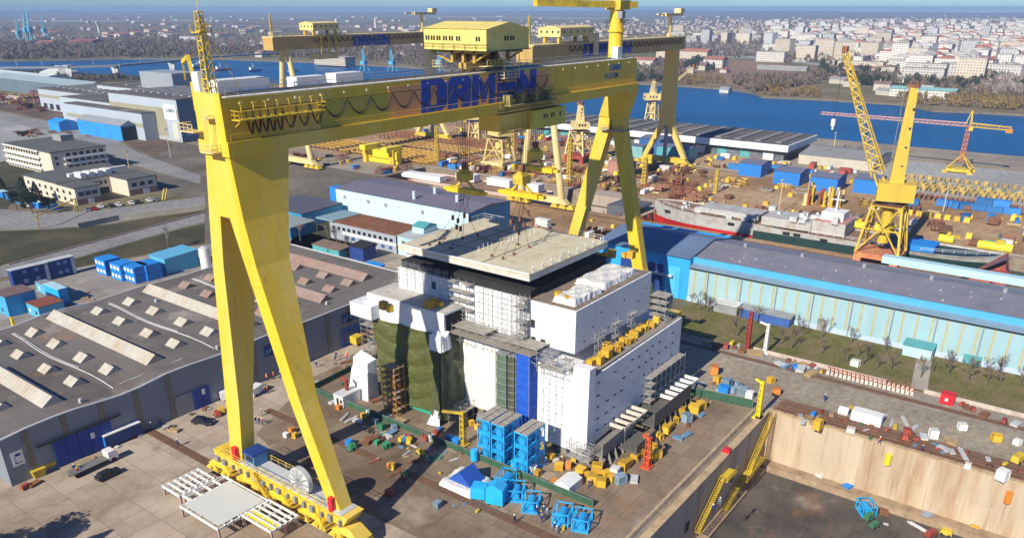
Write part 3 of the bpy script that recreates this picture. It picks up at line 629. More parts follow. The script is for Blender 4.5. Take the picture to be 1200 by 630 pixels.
b = MB().box(112.2,66.4,17.8,150.3,70.8,17.95).box(108.5,77,20.3,114,98,20.42); b.build('side_deck', M('grey_deck_dirty', (.30,.26,.22), .85, .25, .6, dirt=(.12,.07,.04), dsc=.6), bk)
b = MB().box(114.4,71.2,29.1,143.2,81.3,29.2); b.build('roof_deck', M('brown_roof_deck', (.22,.17,.13), .9, .25, .6, dirt=(.1,.06,.04), dsc=.5), bk)
# black dashes: openings in the wrap
b = MB(); random.seed(11)
for r_ in range(5):
    for k in range(11):
        if random.random() < .72: x = 115+k*3.1+random.uniform(-.4,.4); z = 5+r_*2.6+random.uniform(-.15,.15); b.box(x,65.93,z,x+.9,65.995,z+.28)
for k in range(9):
    x = 117+k*3; b.box(x,70.72,22+(k%3)*2,x+.35,70.795,22.35+(k%3)*2)
b.build('wrap_vents', DARK, bk)
b = MB(); 
for y, z in ((80.5,24.5),(80.3,21),(78,21),(106,27)): b.box(113.9,y-.5,z-.8,113.99,y+.5,z+.8)
b.build('doorway', DARK, bk)
# wrinkled wrap tops, heaps of sheeting
def sheet_heap(x0,x1,y0,y1,z,h,seed,n=16):
    rnd = random.Random(seed); g = [[0]*(n+1) for _ in range(n+1)]; b = MB()
    for i in range(n+1):
        for j in range(n+1):
            e = min(i,j,n-i,n-j); g[i][j] = (x0+(x1-x0)*i/n+rnd.uniform(-.12,.12), y0+(y1-y0)*j/n+rnd.uniform(-.12,.12), z+(h*(.85+.16*math.sin(i*.9)*math.sin(j*.7)+.1*rnd.random()) if e>0 else .02))
    for i in range(n):
        for j in range(n): b.poly([g[i][j],g[i+1][j],g[i+1][j+1],g[i][j+1]])
    return b
SHEET = M('crumpled_white_sheet', (.70,.69,.66), .6, .12, .8, dirt=(.45,.4,.33), dsc=.6)
for i, a in enumerate([(115.6,126,72.2,77.4),(127,141,72.6,79.8)]):
    tag(sheet_heap(*a, 29.2, 1.15, i).build('tarpaulin', SHEET, None, (a[0],a[2],29.2)), ['crumpled white sheeting over equipment on the block roof, the nearer smaller heap', 'crumpled white sheeting over equipment on the block roof, the larger heap towards the blue hall'][i], 'tarpaulin', 'white sheeting on the block roof')
# left wing with green tarpaulins
b = MB().box(107.4,97.6,18.9,116,119.5,24.4); b.box(105,116,19.5,114,122.5,22.5); b.build('wing_body', WRAP, bk)
MB().box(107.6,97.8,24.4,115.8,119.3,24.5).build('wing_deck', M('pale_deck', (.5,.48,.44), .85, .15, .7, dirt=(.25,.2,.15), dsc=.5), bk)
MB().box(107.9,97.5,20,115.5,97.59,24).build('wing_end', DARK, bk)
def cloth(name, corners, n, m_, amp, mat, seed, thick=.25, fold=1.0):   # hanging cloth between 4 corners (bl, br, tr, tl)
    rnd = random.Random(seed); bl, br, tr_, tl = [Vector(c) for c in corners]; nr = (br-bl).cross(tl-bl).normalized(); b = MB(); ph = [rnd.random()*6 for _ in range(6)]; g = []
    for i in range(n+1):
        u = i/n; row = []
        for j in range(m_+1):
            v = j/m_; p = bl.lerp(br,u).lerp(tl.lerp(tr_,u),v)
            d_ = amp*(abs(math.sin(v*15+ph[0]+math.sin(u*6+ph[1])*.8))*.55 + .35*math.sin(u*9*fold+ph[2]+v*2) + .25*rnd.random())
            p = p + nr*d_ + Vector((0,0,-.35*abs(math.sin(u*math.pi*2.5))*(1 if j>0 else 0))); row.append(p)
        g.append(row)
    for i in range(n):
        for j in range(m_): b.poly([g[i][j],g[i+1][j],g[i+1][j+1],g[i][j+1]])
    for i in range(n): b.poly([g[i][m_],g[i+1][m_],g[i+1][m_]-nr*thick,g[i][m_]-nr*thick])
    return b
TARP = M('olive_green_tarpaulin', (.09,.10,.024), .55, .15, .6, dirt=(.05,.07,.02), dsc=.5, bump=.4)
TARPD = M('shade_toned_green', (.085,.095,.04), .6, .2, .6, bump=.4)  # darker copy of the tarpaulin green, shade of the side face in its colour
tg = cloth('tarp', [(106.0,97.6,1.8),(106.0,116.2,.8),(107.2,117.6,19.2),(107.2,97.6,19.6)][::1], 30, 34, .9, TARP, 1)
# flip so cloth faces -X
tp = T('tarpaulin', 'huge olive green tarpaulin hanging down the left face of the white block', 'tarpaulin', (106,107,1))
# Reverse direction: corners order chosen so that the normal points to -X
b = cloth('tarp', [(106.8,116.4,.9),(106.8,98.0,1.8),(107.2,97.8,19.9),(107.2,117.8,19.4)], 34, 40, .6, TARP, 1); b.build('hanging_sheet', TARP, tp, smooth=True)
MB().box(107.4,98.2,.2,108.0,108.6,2.6).build('hem', M('teal_green_sheet', (.03,.35,.24), .6, .2, .6), tp)
b = cloth('t2', [(105.4,97.8,.9),(112.4,96.0,.9),(113.2,96.4,19.6),(106.2,97.6,19.9)], 16, 34, .4, TARPD, 4, fold=1.6); b.build('end_sheet', TARPD, tp, smooth=True)
b = cloth('t2', [(105.2,100.4,.9),(105.4,97.8,.9),(106.2,97.6,19.4),(106.6,99.5,19.6)], 8, 30, .5, TARPD, 5); b.build('corner_sheet', TARPD, tp, smooth=True)
tw = tag(sheet_heap(104.8,108.2,96.2,99.8,17.3,3.4,8,10).build('tarpaulin', WRAP, None, (105,97,17)), 'white wrapped bulge at the top corner of the green tarpaulin', 'tarpaulin')
b = MB().hexa([(104.2,118.4,0),(107.4,118.2,0),(107.6,123.6,0),(104.0,123.8,0)],[(104.9,118.4,8.8),(107.4,118.2,9.2),(107.4,122.8,10.2),(104.8,122.6,9.6)]); b.hexa([(103.9,118.0,0),(104.3,118.0,0),(104.3,124.1,0),(103.7,124.3,0)],[(104.5,118.2,6.9),(104.9,118.2,7.0),(104.9,122.9,7.4),(104.4,123.0,7.2)]); b.build('x', WR2); o = bpy.data.objects['x']; o.name = 'tarpaulin'; tag(o, 'white sheet hanging to the ground left of the green tarpaulin', 'tarpaulin')
b = cloth('t4', [(104.2,100.6,.1),(105.0,97.6,.1),(105.8,97.9,4.0),(105.6,99.6,3.5)], 8, 10, .5, WRAP, 7); b.build('x', WRAP); o = bpy.data.objects['x']; o.name = 'tarpaulin'; tag(o, 'small white sheet end at the foot of the shaded green tarpaulin end', 'tarpaulin')
# debris nets
GN = M('green_debris_net', (.10,.15,.10), .9, .25, .8, bump=.3); BN = M('blue_debris_net', (.01,.09,.52), .8, .2, .8, bump=.3)
def netting(name, x0,x1,y0,y1,z0,z1,mat,label):
    t = T(name, label, 'scaffold net', ((x0+x1)/2,(y0+y1)/2,z0)); rnd = random.Random(int(y0)); b = MB(); nz = 9; zz = [z0+(z1-z0)*k/nz for k in range(nz+1)]
    for a, c in zip(zz, zz[1:]):
        i = .12*rnd.random(); b.hexa([(x0+i,y0+i,a+.08),(x1,y0+i,a+.08),(x1,y1-i,a+.08),(x0+i,y1-i,a+.08)], [(x0,y0,c),(x1,y0,c),(x1,y1,c),(x0,y1,c)])
    b.build('net_sheet', mat, t)
    b = MB()
    for x in (x0-.08,x1+.05):
        for y in (y0-.08,y1+.08): b.tube((x,y,z0-3),(x,y,z1+1.2),.07,n=4)
    for z in (zz if mat is not BN else zz[-1:]): b.box(x0-.1,y0-.1,z,x1,y1+.1,z+.07)
    b.build('scaffold_frame', GALV, t)
netting('scaffold_net', 109.6,112,83.8,86.2,4,18.4,GN,'grey-green net over a scaffold tower on the face of the white block')
netting('scaffold_net', 110.2,112,82.4,83.5,4,18.2,TARPD,'dark narrow net between the grey-green and the blue scaffold towers')
netting('scaffold_net', 109.2,112,77.9,80.9,4,20.0,BN,'bright blue net over a scaffold tower on the face of the white block')
# scaffolding lattices
def scaffold(label, x0,x1,y0,y1,z0,z1,sx=2.0,sy=2.0,sz=2.0,r=.055,boards=True,name='scaffolding',mat=None):
    t = T(name, label, 'scaffolding', ((x0+x1)/2,(y0+y1)/2,z0)); b = MB()
    nx = max(1,round((x1-x0)/sx)); ny = max(1,round((y1-y0)/sy)); nz = max(1,round((z1-z0)/sz))
    X_ = [x0+(x1-x0)*i/nx for i in range(nx+1)]; Y_ = [y0+(y1-y0)*i/ny for i in range(ny+1)]; Z_ = [z0+(z1-z0)*i/nz for i in range(nz+1)]
    for x in X_:
        for y in Y_: b.tube((x,y,z0),(x,y,z1+.6),r,n=4,caps=False)
    for z in Z_[1:]:
        for dz in (0,-1.0):
            for x in X_: b.tube((x,y0,z+dz),(x,y1,z+dz),r*.8,n=3,caps=False)
        for y in Y_: b.tube((x0,y,z),(x1,y,z),r*.8,n=3,caps=False)
    for i in range(0,ny,2):
        for k in range(nz): b.tube((x0,Y_[i+(k%2)] if i+1<=ny else Y_[i],Z_[k]),(x0,Y_[min(ny,i+1-(k%2))],Z_[k+1]),r*.7,n=3,caps=False)
    b.build('tube_frame', mat or GALV, t)
    if boards:
        b = MB(); rnd = random.Random(int(x0*7+y0))
        for z in Z_[1:]:
            for i in range(ny):
                if rnd.random() < .6: b.box(x0+.1,Y_[i],z-.03,x1-.1,Y_[i+1],z+.03)
        b.build('boards', M('scaffold_board', (.33,.30,.26), .9, .3, 1), t)
    return t
scaffold('tall scaffold against the shadowed upper face of the white block', 112.4,113.9,95,101,18.5,29.5,1.5,2,1.8)
scaffold('long scaffold across the upper white face below the deck panel', 112.6,113.9,81,95,20.4,29,1.4,2.3,2.1,r=.045,boards=False)
scaffold('thin scaffold on the left part of the upper white face', 112.9,113.9,102,116,24.6,30.5,1.2,2.3,2.0,r=.04,boards=False)
scaffold('scaffold stair tower at the corner under the deck panel', 111.6,113.9,81.2,83.6,20.4,29.5,1.2,1.2,1.5,r=.06)
scaffold('scaffold walkway on the ledge above the blue and green nets', 109.6,113.6,76.5,97.5,18.0,21.4,2,2.2,1.6)
scaffold('scaffold with rusty pipes in front of the ledge right of the blue net', 110.4,111.9,69.6,77,16.6,20.6,1.4,1.8,1.4)
scaffold('thin scaffold on the lower white wrap right of the blue net', 111.1,111.5,71.5,76,2.6,16.4,1,1.5,2,r=.04,boards=False)
scaffold('scaffold stair tower at the foot of the front corner of the block', 109.4,111.4,64,69,0,4.5,1.2,1.6,1.5,r=.07)
scaffold('scaffold on the shaded right side of the block near its far end', 134,150,64.2,65.8,2,9.5,2.2,1.4,1.9,r=.06)
scaffold('orange scaffold tower standing in front of the green tarpaulin', 102.6,105.4,107.8,111.6,0,11,1.4,1.4,1.4,r=.09,name='scaffold_tower',mat=M('rust_orange_tube', (.42,.20,.05), .7, .25, 1))
scaffold('scaffold below the left wing beside the green tarpaulin', 107,113,93.5,97,0,5,2,1.8,1.8)
scaffold('scaffold under the white wing at the far left of the block', 107,113,118,122,10,19,2,2,2)
for x in (121,127.5,134): scaffold(['short hanging scaffold on the shaded upper side nearest the front corner','middle hanging scaffold on the shaded upper side','hanging scaffold on the shaded upper side farthest from the front corner'][int((x-121)/6.4)], x,x+2.4,69.8,70.7,18,22.5,1.2,.9,1.5,r=.05)
scaffold('scaffold platform at the far end of the shaded upper side', 143.7,147,67,71,18,24,1.6,1.6,1.6)
# timber and steel supports
SUP = M('support_steel', (.16,.155,.15), .8, .25, .6, dirt=(.1,.06,.04), dsc=.4)
i = 0
for y in [66.5+k*5.2 for k in range(10)]:
    for x in (113,122,131,140,148):
        t = T('support_stand', 'dark steel stand under the white block, '+['front','second','third','fourth','rear'][int((x-113)/8.7)]+' row, number'.replace(', number','')+', '+['first','second','third','fourth','fifth','sixth','seventh','eighth','ninth','tenth'][int((y-66)/5.2)]+' from the right', 'support stand', (x,y,0), 'dark stands under the white block')
        MB().hexa([(x-1.3,y-1.3,0),(x+1.3,y-1.3,0),(x+1.3,y+1.3,0),(x-1.3,y+1.3,0)],[(x-.6,y-.6,2.6),(x+.6,y-.6,2.6),(x+.6,y+.6,2.6),(x-.6,y+.6,2.6)]).build('stand_body', SUP, t); MB().box(x-.8,y-.8,2.6,x+.8,y+.8,3.1).build('timber_cap', WOOD, t)
# ================================================================ HALLS AND BUILDINGS
def win_rows(par, face, c, a0, a1, zs, n, w_, h_, mat=None, name='window', th=.12):
    for z in zs:
        for k in range(n):
            a = a0 + (a1-a0)*(k+.5)/n
            if face == 'x': MB().box(c-th,a-w_/2,z,c-.01,a+w_/2,z+h_).build(name, mat or GLASS, par)
            else: MB().box(a-w_/2,c-th,z,a+w_/2,c-.01,z+h_).build(name, mat or GLASS, par)
def panel(par, name, mat, face, c, a0, a1, z0, z1, th=.1):
    b = MB()
    b.box(c-th,a0,z0,c-.005,a1,z1) if face == 'x' else b.box(a0,c-th,z0,a1,c-.005,z1)
    return b.build(name, mat, par)
ROOFG = slab_mat('bitumen_roof', (.165,.148,.135), (.15,.135,.122), (.12,.105,.095), 9.0, dirt=(.075,.06,.05), damt=.6)
HALLW = M('blue_grey_hall_wall', (.22,.25,.30), .7, .08, .4, dirt=(.15,.16,.18), dsc=.2, damt=.4, streak=True, wave=('X', 1.1, .25))
PILAS = M('tan_pilaster', (.21,.185,.135), .75, .12, .4)
SKYL = M('weathered_skylight', (.50,.47,.40), .6, .12, .5, dirt=(.40,.24,.13), dsc=.16, damt=.55)
SKYLR = M('reddish_skylight', (.30,.22,.19), .6, .15, .5, dirt=(.32,.14,.07), dsc=.2, damt=.7)
# --- wavy roofed workshop, left foreground
wh = T('workshop_hall', 'long grey workshop hall with wavy dark roof and rows of skylights, left foreground', 'workshop hall', (95,172,0))
prof = [(26,9.6),(36,9.4),(41.6,9.7),(46,10.2),(50.7,10.4),(55,10.35),(59.2,10.0),(63.6,9.7),(68,9.9),(73.6,10.6),(79,10.7),(84,10.5),(88,10.4),(94.6,10.7),(100,10.9),(106,10.75),(112,10.7),(119.7,10.9),(126,10.9),(132,10.85),(139.8,11.0),(150.5,11.1)]
def rz_(x):
    for (a, za), (c, zc) in zip(prof, prof[1:]):
        if a <= x <= c: return za + (zc-za)*(x-a)/(c-a)
    return 10.5
HB0, HB1 = 145.5, 201.0
px0 = 41.2
P2 = [(px0, rz_(px0))] + [p for p in prof if p[0] > px0]
# the left end is skewed: the hall's end wall
b = MB()
for (a, za), (c, zc) in zip(P2, P2[1:]):
    b.poly([(a,HB0,za),(c,HB0,zc),(c,HB1,zc),(a,HB1,za)])
b.build('roof', ROOFG, wh, smooth=True)
b = MB(); 
for (a, za), (c, zc) in zip(P2, P2[1:]):
    b.poly([(a,HB0+.02,0),(c,HB0+.02,0),(c,HB0+.02,zc-.03),(a,HB0+.02,za-.03)]); b.poly([(c,HB1-.02,0),(a,HB1-.02,0),(a,HB1-.02,za-.03),(c,HB1-.02,zc-.03)])
b.poly([(px0+.02,HB1,0),(px0+.02,HB0,0),(px0+.02,HB0,9.6),(px0+.02,HB1,9.6)]); b.poly([(150.48,HB0,0),(150.48,HB1,0),(150.48,HB1,11),(150.48,HB0,11)])
b.build('wall', HALLW, wh)
b = MB()
for y in (HB0-.25, HB1):
    for (a, za), (c, zc) in zip(P2, P2[1:]): b.hexa([(a,y,za-.12),(c,y,zc-.12),(c,y+.25,zc-.12),(a,y+.25,za-.12)],[(a,y,za+.14),(c,y,zc+.14),(c,y+.25,zc+.14),(a,y+.25,za+.14)])
b.box(150.5,HB0,10.95,150.8,HB1,11.25); b.build('roof_edge', M('white_roof_edge', (.72,.74,.76), .5, .06, .5), wh)
for x in (45.5,52.5,59.6,66.7,73.8,95,102,109.5,117,124.2,131.4,138.5): MB().box(x-.55,HB0-.12,.2,x+.55,HB0-.01,rz_(x)-.35).build('pilaster', PILAS, wh)
def gdoor(x0,x1,h_,par,mat=None,n=4):
    for k in range(n):
        a = x0+(x1-x0)*k/n; c = x0+(x1-x0)*(k+1)/n; MB().box(a+.05,HB0-.35,.05,c-.05,HB0-.15,h_).build('sliding_door', mat or DOORB, par)
DOORB = M('royal_blue_door', (.012,.05,.30), .55, .12, .5, wave=('X', 1.6, .2))
gdoor(49.5,60.6,5.6,wh,n=5); MB().box(46.6,HB0-.55,5.7,62.8,HB0-.15,6.0).build('door_track', DARK, wh)
gdoor(78.5,82.6,4.6,wh,n=2); MB().box(74.5,HB0-.2,.1,78.4,HB0-.05,4.6).build('shutter', GREY, wh)
gdoor(103.0,107.5,4.9,wh,n=2); gdoor(120.8,127,4.9,wh,n=2); gdoor(131,134.5,4.6,wh,mat=NAVY,n=1)
for x0,x1,z in ((56.3,57.1,3.2),(80.7,81.4,3.0),(105,105.7,3.0),(43.0,44.2,4.4)): MB().box(x0,HB0-.42,z,x1,HB0-.37,z+1.2).build('notice', WHITE, wh)
MB().box(42.4,HB0-.1,3.6,44.4,HB0-.02,6.4).build('sign_board', WHITE, wh); b = MB().box(42.8,HB0-.14,4.1,44.0,HB0-.11,4.6).box(43.0,HB0-.14,4.8,43.9,HB0-.11,6.0); b.build('sign_mark', NAVY, wh)
panel(wh,'banner',NAVY,'y',HB0-.02,97.8,101.6,5.6,8.4); panel(wh,'banner',NAVY,'y',HB0-.02,121.5,126.5,6.4,9.0)
b = MB()
for k in range(6): b.box(122+k*.75,HB0-.16,6.8+(k*37%5)*.2,122.5+k*.75,HB0-.125,7.6+(k*53%4)*.25)
for k in range(4): b.box(98.2+k*.8,HB0-.16,6.0+(k*37%5)*.2,98.8+k*.8,HB0-.125,7.2+(k*53%4)*.2)
b.build('banner_print', M('banner_print_blue', (.12,.3,.42), .5, .3, 2), wh)
def skylight(x, y0, y1, w_, h_, mat, label):
    z = rz_(x)-.03; o = MB(); hw = w_/2
    o.extr([(x-hw,y0,z),(x+hw,y0,z),(x+hw*.12,y0,z+h_)], (0,y1-y0,0))
    t = MB()
    n = max(1,int((y1-y0)/1.2))
    for k in range(n+1): y = y0+(y1-y0)*k/n; t.bar((x-hw*.98,y,z+.05),(x+hw*.12,y,z+h_+.03),.05,.03)
    s_ = o.build('skylight', mat, wh); t.build('glazing_bar', mat, s_)
for x, y0, y1, m_ in ((53.2,150.5,176,SKYL),(75.6,152.5,198,SKYL),(100,152,197,SKYL),(122.5,152,197,SKYLR),(141,156,196,SKYLR)): skylight(x,y0,y1,4.2,1.7,m_,'')
for x in (46.2,60.5,68.2,83.5,92,107.5,115.5,129,135.8):
    for y in ((156,166.5,179,190) if x > 50 else (156,168,180)):
        skylight(x+random.uniform(-.3,.3), y, y+3.6, 3.4, 1.3, SKYL if x < 105 else SKYLR, '')
b = MB()   # pipes and cables over the roof
for x in (64.3,87.6,111.5):
    pts = [(x+math.sin(k*.9)*.5, 149+k*5.2, rz_(x)+.12+.02*k) for k in range(10)]; b.path(pts,.13,4); b.path([(p[0]+.5,p[1],p[2]) for p in pts[3:]],.09,4)
b.path([(66,150,rz_(66)+.1),(80,149.4,rz_(80)+.1)],.1,4); b.build('roof_pipe', LGREY, wh)
b = MB()
for (x, y) in ((104,170),(113,184),(121,150),(88,148.5),(57,147.5),(96,187)): b.cyl(x,y,rz_(x),rz_(x)+.8,.35,8)
b.build('roof_vent', LGREY, wh)
b = MB().box(150.51,158,.1,150.6,164,5).build('gate', NAVY, wh)
# --- blue dockside hall
dh = T('dockside_hall', 'very long pale blue hall with purple grey roof behind the grass strip on the right', 'industrial hall', (222,10,0))
ROOFP = M('purple_grey_roof', (.19,.19,.235), .6, .12, .12, dirt=(.27,.25,.28), dsc=.3, damt=.6, wave=('Y', .6, .3))
DW_ = M('pale_blue_hall_wall', (.31,.50,.57), .6, .05, .3, dirt=(.40,.52,.50), dsc=.35, damt=.7, streak=True, wave=('Y', 1.3, .2))
BRB = M('bright_blue_hall_wall', (.03,.36,.78), .55, .08, .3, streak=True, wave=('Y', 1.3, .2))
XA = 207.3
MB().box(XA,-110,0,237.5,90,10.5).build('wall', DW_, dh)
MB().box(XA,90.02,0,237.5,121.5,12.9).build('blue_wall', BRB, dh)
b = MB(); b.extr([(209.3,-110,12.6),(238,-110,12.0),(223.5,-110,14.6),],(0,199.9,0)); b.build('roof', ROOFP, dh)
b = MB(); b.extr([(206.6,90,12.92),(238,90,12.3),(223.5,90,15.2)],(0,32,0)); b.build('end_roof', M('blue_grey_roof', (.13,.19,.30), .6, .1, .15, wave=('Y', .6, .3)), dh)
MB().hexa([(206.5,-110,10.52),(209.2,-110,10.52),(209.2,89.9,10.52),(206.5,89.9,10.52)],[(206.5,-110,10.75),(209.2,-110,11.25),(209.2,89.9,11.25),(206.5,89.9,10.75)]).build('lower_roof', M('blue_grey_lean_roof', (.20,.30,.40), .6, .1, .3, wave=('Y', .6, .3)), dh)
MB().box(209.15,-110,11.2,209.7,89.9,13.0).build('clerestory_band', M('cyan_band', (.08,.38,.62), .5, .05, .3), dh)
MB().box(206.4,-110,10.3,206.6,89.9,10.5).build('gutter', DARK, dh)
for k in range(54): y = 88.2 - k*3.36; MB().box(XA-.08,y-.28,1.5,XA-.01,y+.28,10.2).build('translucent_strip', M('tan_translucent_strip', (.42,.41,.25), .6, .12, .5), dh)
MB().box(XA-.25,-110,0,XA-.1,90,1.4).build('base_band', M('pale_plinth', (.45,.56,.68), .6, .06, .5), dh)
for y0, y1, m_ in ((93,97.5,M('cyan_door', (.08,.48,.8), .5, .08, .5)),(98.5,103.5,NAVY),(108,113,NAVY)): MB().box(XA-.2,y0,0,XA-.02,y1,9.6).build('tall_door', m_, dh)
MB().box(XA-1.4,95,6.6,XA-.25,107,7.1).build('canopy', LGREY, dh)
MB().box(240,8,12,243,45,14.0).build('roof_monitor', LBL, dh)
b = MB(); random.seed(9)
for k in range(60): x = random.uniform(211,221); y = random.uniform(-60,85); z = 12.62+(x-209.3)*(2/14.2); s_ = random.uniform(.08,.22); b.box(x-s_,y-s_,z,x+s_,y+s_,z+.1)
b.build('roof_patch', WHITE, dh)
for k in range(18): y = 84-k*10.1; MB().tube((XA-.3,y,0),(XA-.3,y,10.3),.14,n=6).build('downpipe', GREY, dh)
for k,(y,w_) in enumerate(((70,3.4),(49,2.6),(12,4),(-8,3))): MB().box(XA-.34,y,0,XA-.26,y+w_,3.4 if k%2 else 2.4).build('wall_door', [BBL,GREY,TEAL,WHITE][k], dh)
for k in range(9): MB().cyl(223.5,80-k*17,14.3,15.6,.55,8).build('ridge_vent', GALV, dh)
for k in range(26): y = 88-k*6.7; MB().box(209.9,y-.05,12.7,210.0,y+.05,12.75).build('roof_seam', GREY, dh) if False else None
# small things against it
def shed(name, label, x0,y0,x1,y1,h_, wm, rm, cat='shed', slope=.5, group=None, windows=None, ov=.3, door=None):
    t = T(name, label, cat, ((x0+x1)/2,(y0+y1)/2,0), group)
    MB().box(x0,y0,0,x1,y1,h_).build('wall', wm, t)
    MB().hexa([(x0-ov,y0-ov,h_+.02),(x1+ov,y0-ov,h_+.02),(x1+ov,y1+ov,h_+.02),(x0-ov,y1+ov,h_+.02)],[(x0-ov,y0-ov,h_+.2),(x1+ov,y0-ov,h_+.2+slope),(x1+ov,y1+ov,h_+.2+slope),(x0-ov,y1+ov,h_+.2)]).build('roof', rm, t)
    if windows: win_rows(t, *windows)
    if door is not None: MB().box(x0-.08,door-.5,0.05,x0-.01,door+.5,2.1).build('door', door_m, t)
    return t
door_m = M('grey_door', (.3,.32,.36), .6, .1, 1)
def gable(name, label, x0,y0,x1,y1,h_,rise,wm,rm,cat='shed',axis='y',group=None,ov=.3):
    t = T(name, label, cat, ((x0+x1)/2,(y0+y1)/2,0), group)
    MB().box(x0,y0,0,x1,y1,h_).build('wall', wm, t)
    b = MB()
    if axis == 'y': b.extr([(x0-ov,y0-ov,h_+.01),(x1+ov,y0-ov,h_+.01),((x0+x1)/2,y0-ov,h_+rise)],(0,y1-y0+2*ov,0))
    else: b.extr([(x0-ov,y0-ov,h_+.01),(x0-ov,y1+ov,h_+.01),(x0-ov,(y0+y1)/2,h_+rise)],(x1-x0+2*ov,0,0))
    b.build('roof', rm, t); return t
shed('shed','small pale cyan shed with teal roof at the head of the footpath',203,22.5,206.4,29,2.8,LBL,TEAL)
shed('container','long weathered navy container lying against the pale blue hall',203.5,58,206.3,72,2.6,M('container_navy', (.04,.11,.35), .6, .15, .5),GREY,'container')
shed('shed','grey timber shed beside the navy container against the pale hall',203.6,73,206.4,80,2.6,GREY,LGREY)
shed('container','blue container with white panel on the near side of the crane rail',171.5,87,180,90,2.7,M('container_blue2', (.02,.07,.30), .6, .12, .5),REDP,'container')
# --- blue-walled central hall
ch = T('central_hall', 'pale blue hall with flat purple grey roof left of centre behind the workshop', 'industrial hall', (230,220,0))
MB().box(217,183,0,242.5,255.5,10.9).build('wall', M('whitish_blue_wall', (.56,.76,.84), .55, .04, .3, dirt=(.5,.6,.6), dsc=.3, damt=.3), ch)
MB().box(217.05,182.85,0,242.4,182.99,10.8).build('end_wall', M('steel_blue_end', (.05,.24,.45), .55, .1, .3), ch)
MB().box(217.2,255.52,0,222,259.6,11).build('corner_strip', BBL, ch)
b = MB(); b.extr([(216.6,182.5,10.92),(243,182.5,10.92),(229.8,182.5,12.1)],(0,73.4,0)); b.build('roof', M('violet_roof', (.165,.15,.20), .6, .08, .15, dirt=(.22,.18,.2), dsc=.2, wave=('X', .6, .25)), ch)
for x, y in ((221,214),(231,212),(226,196)): MB().cyl(x,y,11,14.4,.7,10).build('flue', M('pale_flue', (.55,.66,.74), .5, .05, 1), ch)
for k, y in enumerate((250,243,240,236,232,228.6,226,219,212,206,200)): MB().box(216.9,y-.35,7.6-(k%2)*.1,216.99,y+.35,8.7).build('wall_vent', LGREY, ch) if k%3 else MB().tube((216.7,y,8),(216.99,y,8),.8,n=12).build('wall_fan', GALV, ch)
b = MB().box(216,183,0,216.9,255,.4); 
rb = T('rust_roofed_annex', 'low grey annex with rust brown flat roof before the central pale blue hall', 'annex', (196,211,0))
MB().box(190,194,0,203.5,229,6.6).build('wall', M('annex_grey', (.34,.37,.42), .7, .1, .4), rb); MB().box(189.6,193.7,6.62,203.8,226,6.95).build('rusty_roof', M('rust_roof', (.20,.075,.03), .9, .3, .25, dirt=(.32,.16,.08), dsc=.5), rb)
MB().box(189.3,226.1,6.62,203.8,236,7.1).build('teal_roof', M('slate_teal_roof', (.22,.33,.36), .7, .1, .4), rb)
win_rows(rb,'x',190,195,228,(3.9,),12,1.4,1.2); win_rows(rb,'x',190,195,222,(1.0,),7,1.6,1.2,M('office_blue_window', (.05,.12,.35), .3, .1, 1))
MB().box(189.9,194,2.6,189.99,222,3.6).build('white_band', WHITE, rb)
shed('outbuilding','pale blue outbuilding with sloping roof lights at the end of the rust roofed annex',190,181,204,193.2,6.6,LBL,M('pale_roof', (.42,.45,.45), .7, .1, .3),'outbuilding',.6,windows=('x',190,182,192,(3.8,),3,1.3,1.3))
gable('rooflight_house','small glazed ridge turret on the pale blue outbuilding',196,186,203,191.5,9.2,1.2,LBL,TEAL,'roof turret')
shed('outbuilding','low white outbuilding with dark openings behind the wavy roofed workshop',181,168,189.5,180,4.6,WHITE,CONC,'outbuilding',.2,windows=('x',181,169,179,(1.4,),3,1.6,1.8))
shed('shed','turquoise shed with brown roof in the garden behind the workshop',173,205,178.5,219,3.0,TEAL,M('brown_felt_roof', (.20,.14,.10), .85, .2, .5))
shed('shed','dark navy box shed beside the turquoise shed',176,196,182,203,4.6,NAVY,DARK)
shed('container','white and blue container by the corner of the workshop roof',168,181,171,187.5,2.6,WHITE,BBL,'container')
shed('warehouse','bright blue warehouse with dark roof just right of the near crane pier',193,249,214,275,5.5,M('warehouse_blue', (.03,.28,.50), .55, .12, .4),M('dark_warehouse_roof', (.09,.09,.12), .7, .1, .4),'warehouse')
shed('warehouse','low teal warehouse with slate roof just in front of the bright blue one',180,240,192,262,4.0,M('teal_blue_wall', (.03,.22,.38), .55, .12, .4),M('slate_teal_roof2', (.24,.30,.30), .7, .1, .4),'warehouse')
shed('container','blue portable office at the corner of the central hall',226,262,232,268,3,BBL,LBL,'container')
shed('container','second blue portable office with pale roof behind the central hall',238,252,244,262,3.4,BBL,LBL,'container')
# --- big fabrication hall, top left
fh = T('fabrication_hall', 'huge grey and olive fabrication hall with white company sign, upper left', 'fabrication hall', (320,560,0))
FG = M('fabrication_grey', (.42,.48,.55), .65, .06, .1, dirt=(.36,.40,.42), dsc=.05, damt=.4); OLV = M('olive_cladding', (.33,.31,.22), .7, .1, .1)
FROOF = slab_mat('fabrication_roof', (.10,.095,.095), (.085,.082,.085), (.06,.06,.06), 20.0, dirt=(.14,.12,.1), damt=.5)
MB().box(286,482,0,345,566,26.4).build('wall', FG, fh); MB().box(285.5,481.5,26.42,345.5,566.4,27).build('roof', FROOF, fh)
MB().box(286.1,481.8,0,330,481.98,26).build('shaded_end', M('end_shade_slate', (.09,.15,.24), .6, .1, .1), fh)  # darker sheet over the same wall, its shade put into the colour
MB().box(300,481.6,0,322,481.78,17).build('end_gate', DARK, fh)
MB().box(276.2,509,0,285.9,612,17).build('front_bay_wall', FG, fh); MB().box(275.8,508.6,17.02,285.9,612.4,17.5).build('front_bay_roof', FROOF, fh)
MB().box(286.1,566.4,0,345,640,19).build('mid_wall', FG, fh); MB().box(286.1,566.5,19.02,345,640,19.4).build('mid_roof', FROOF, fh)
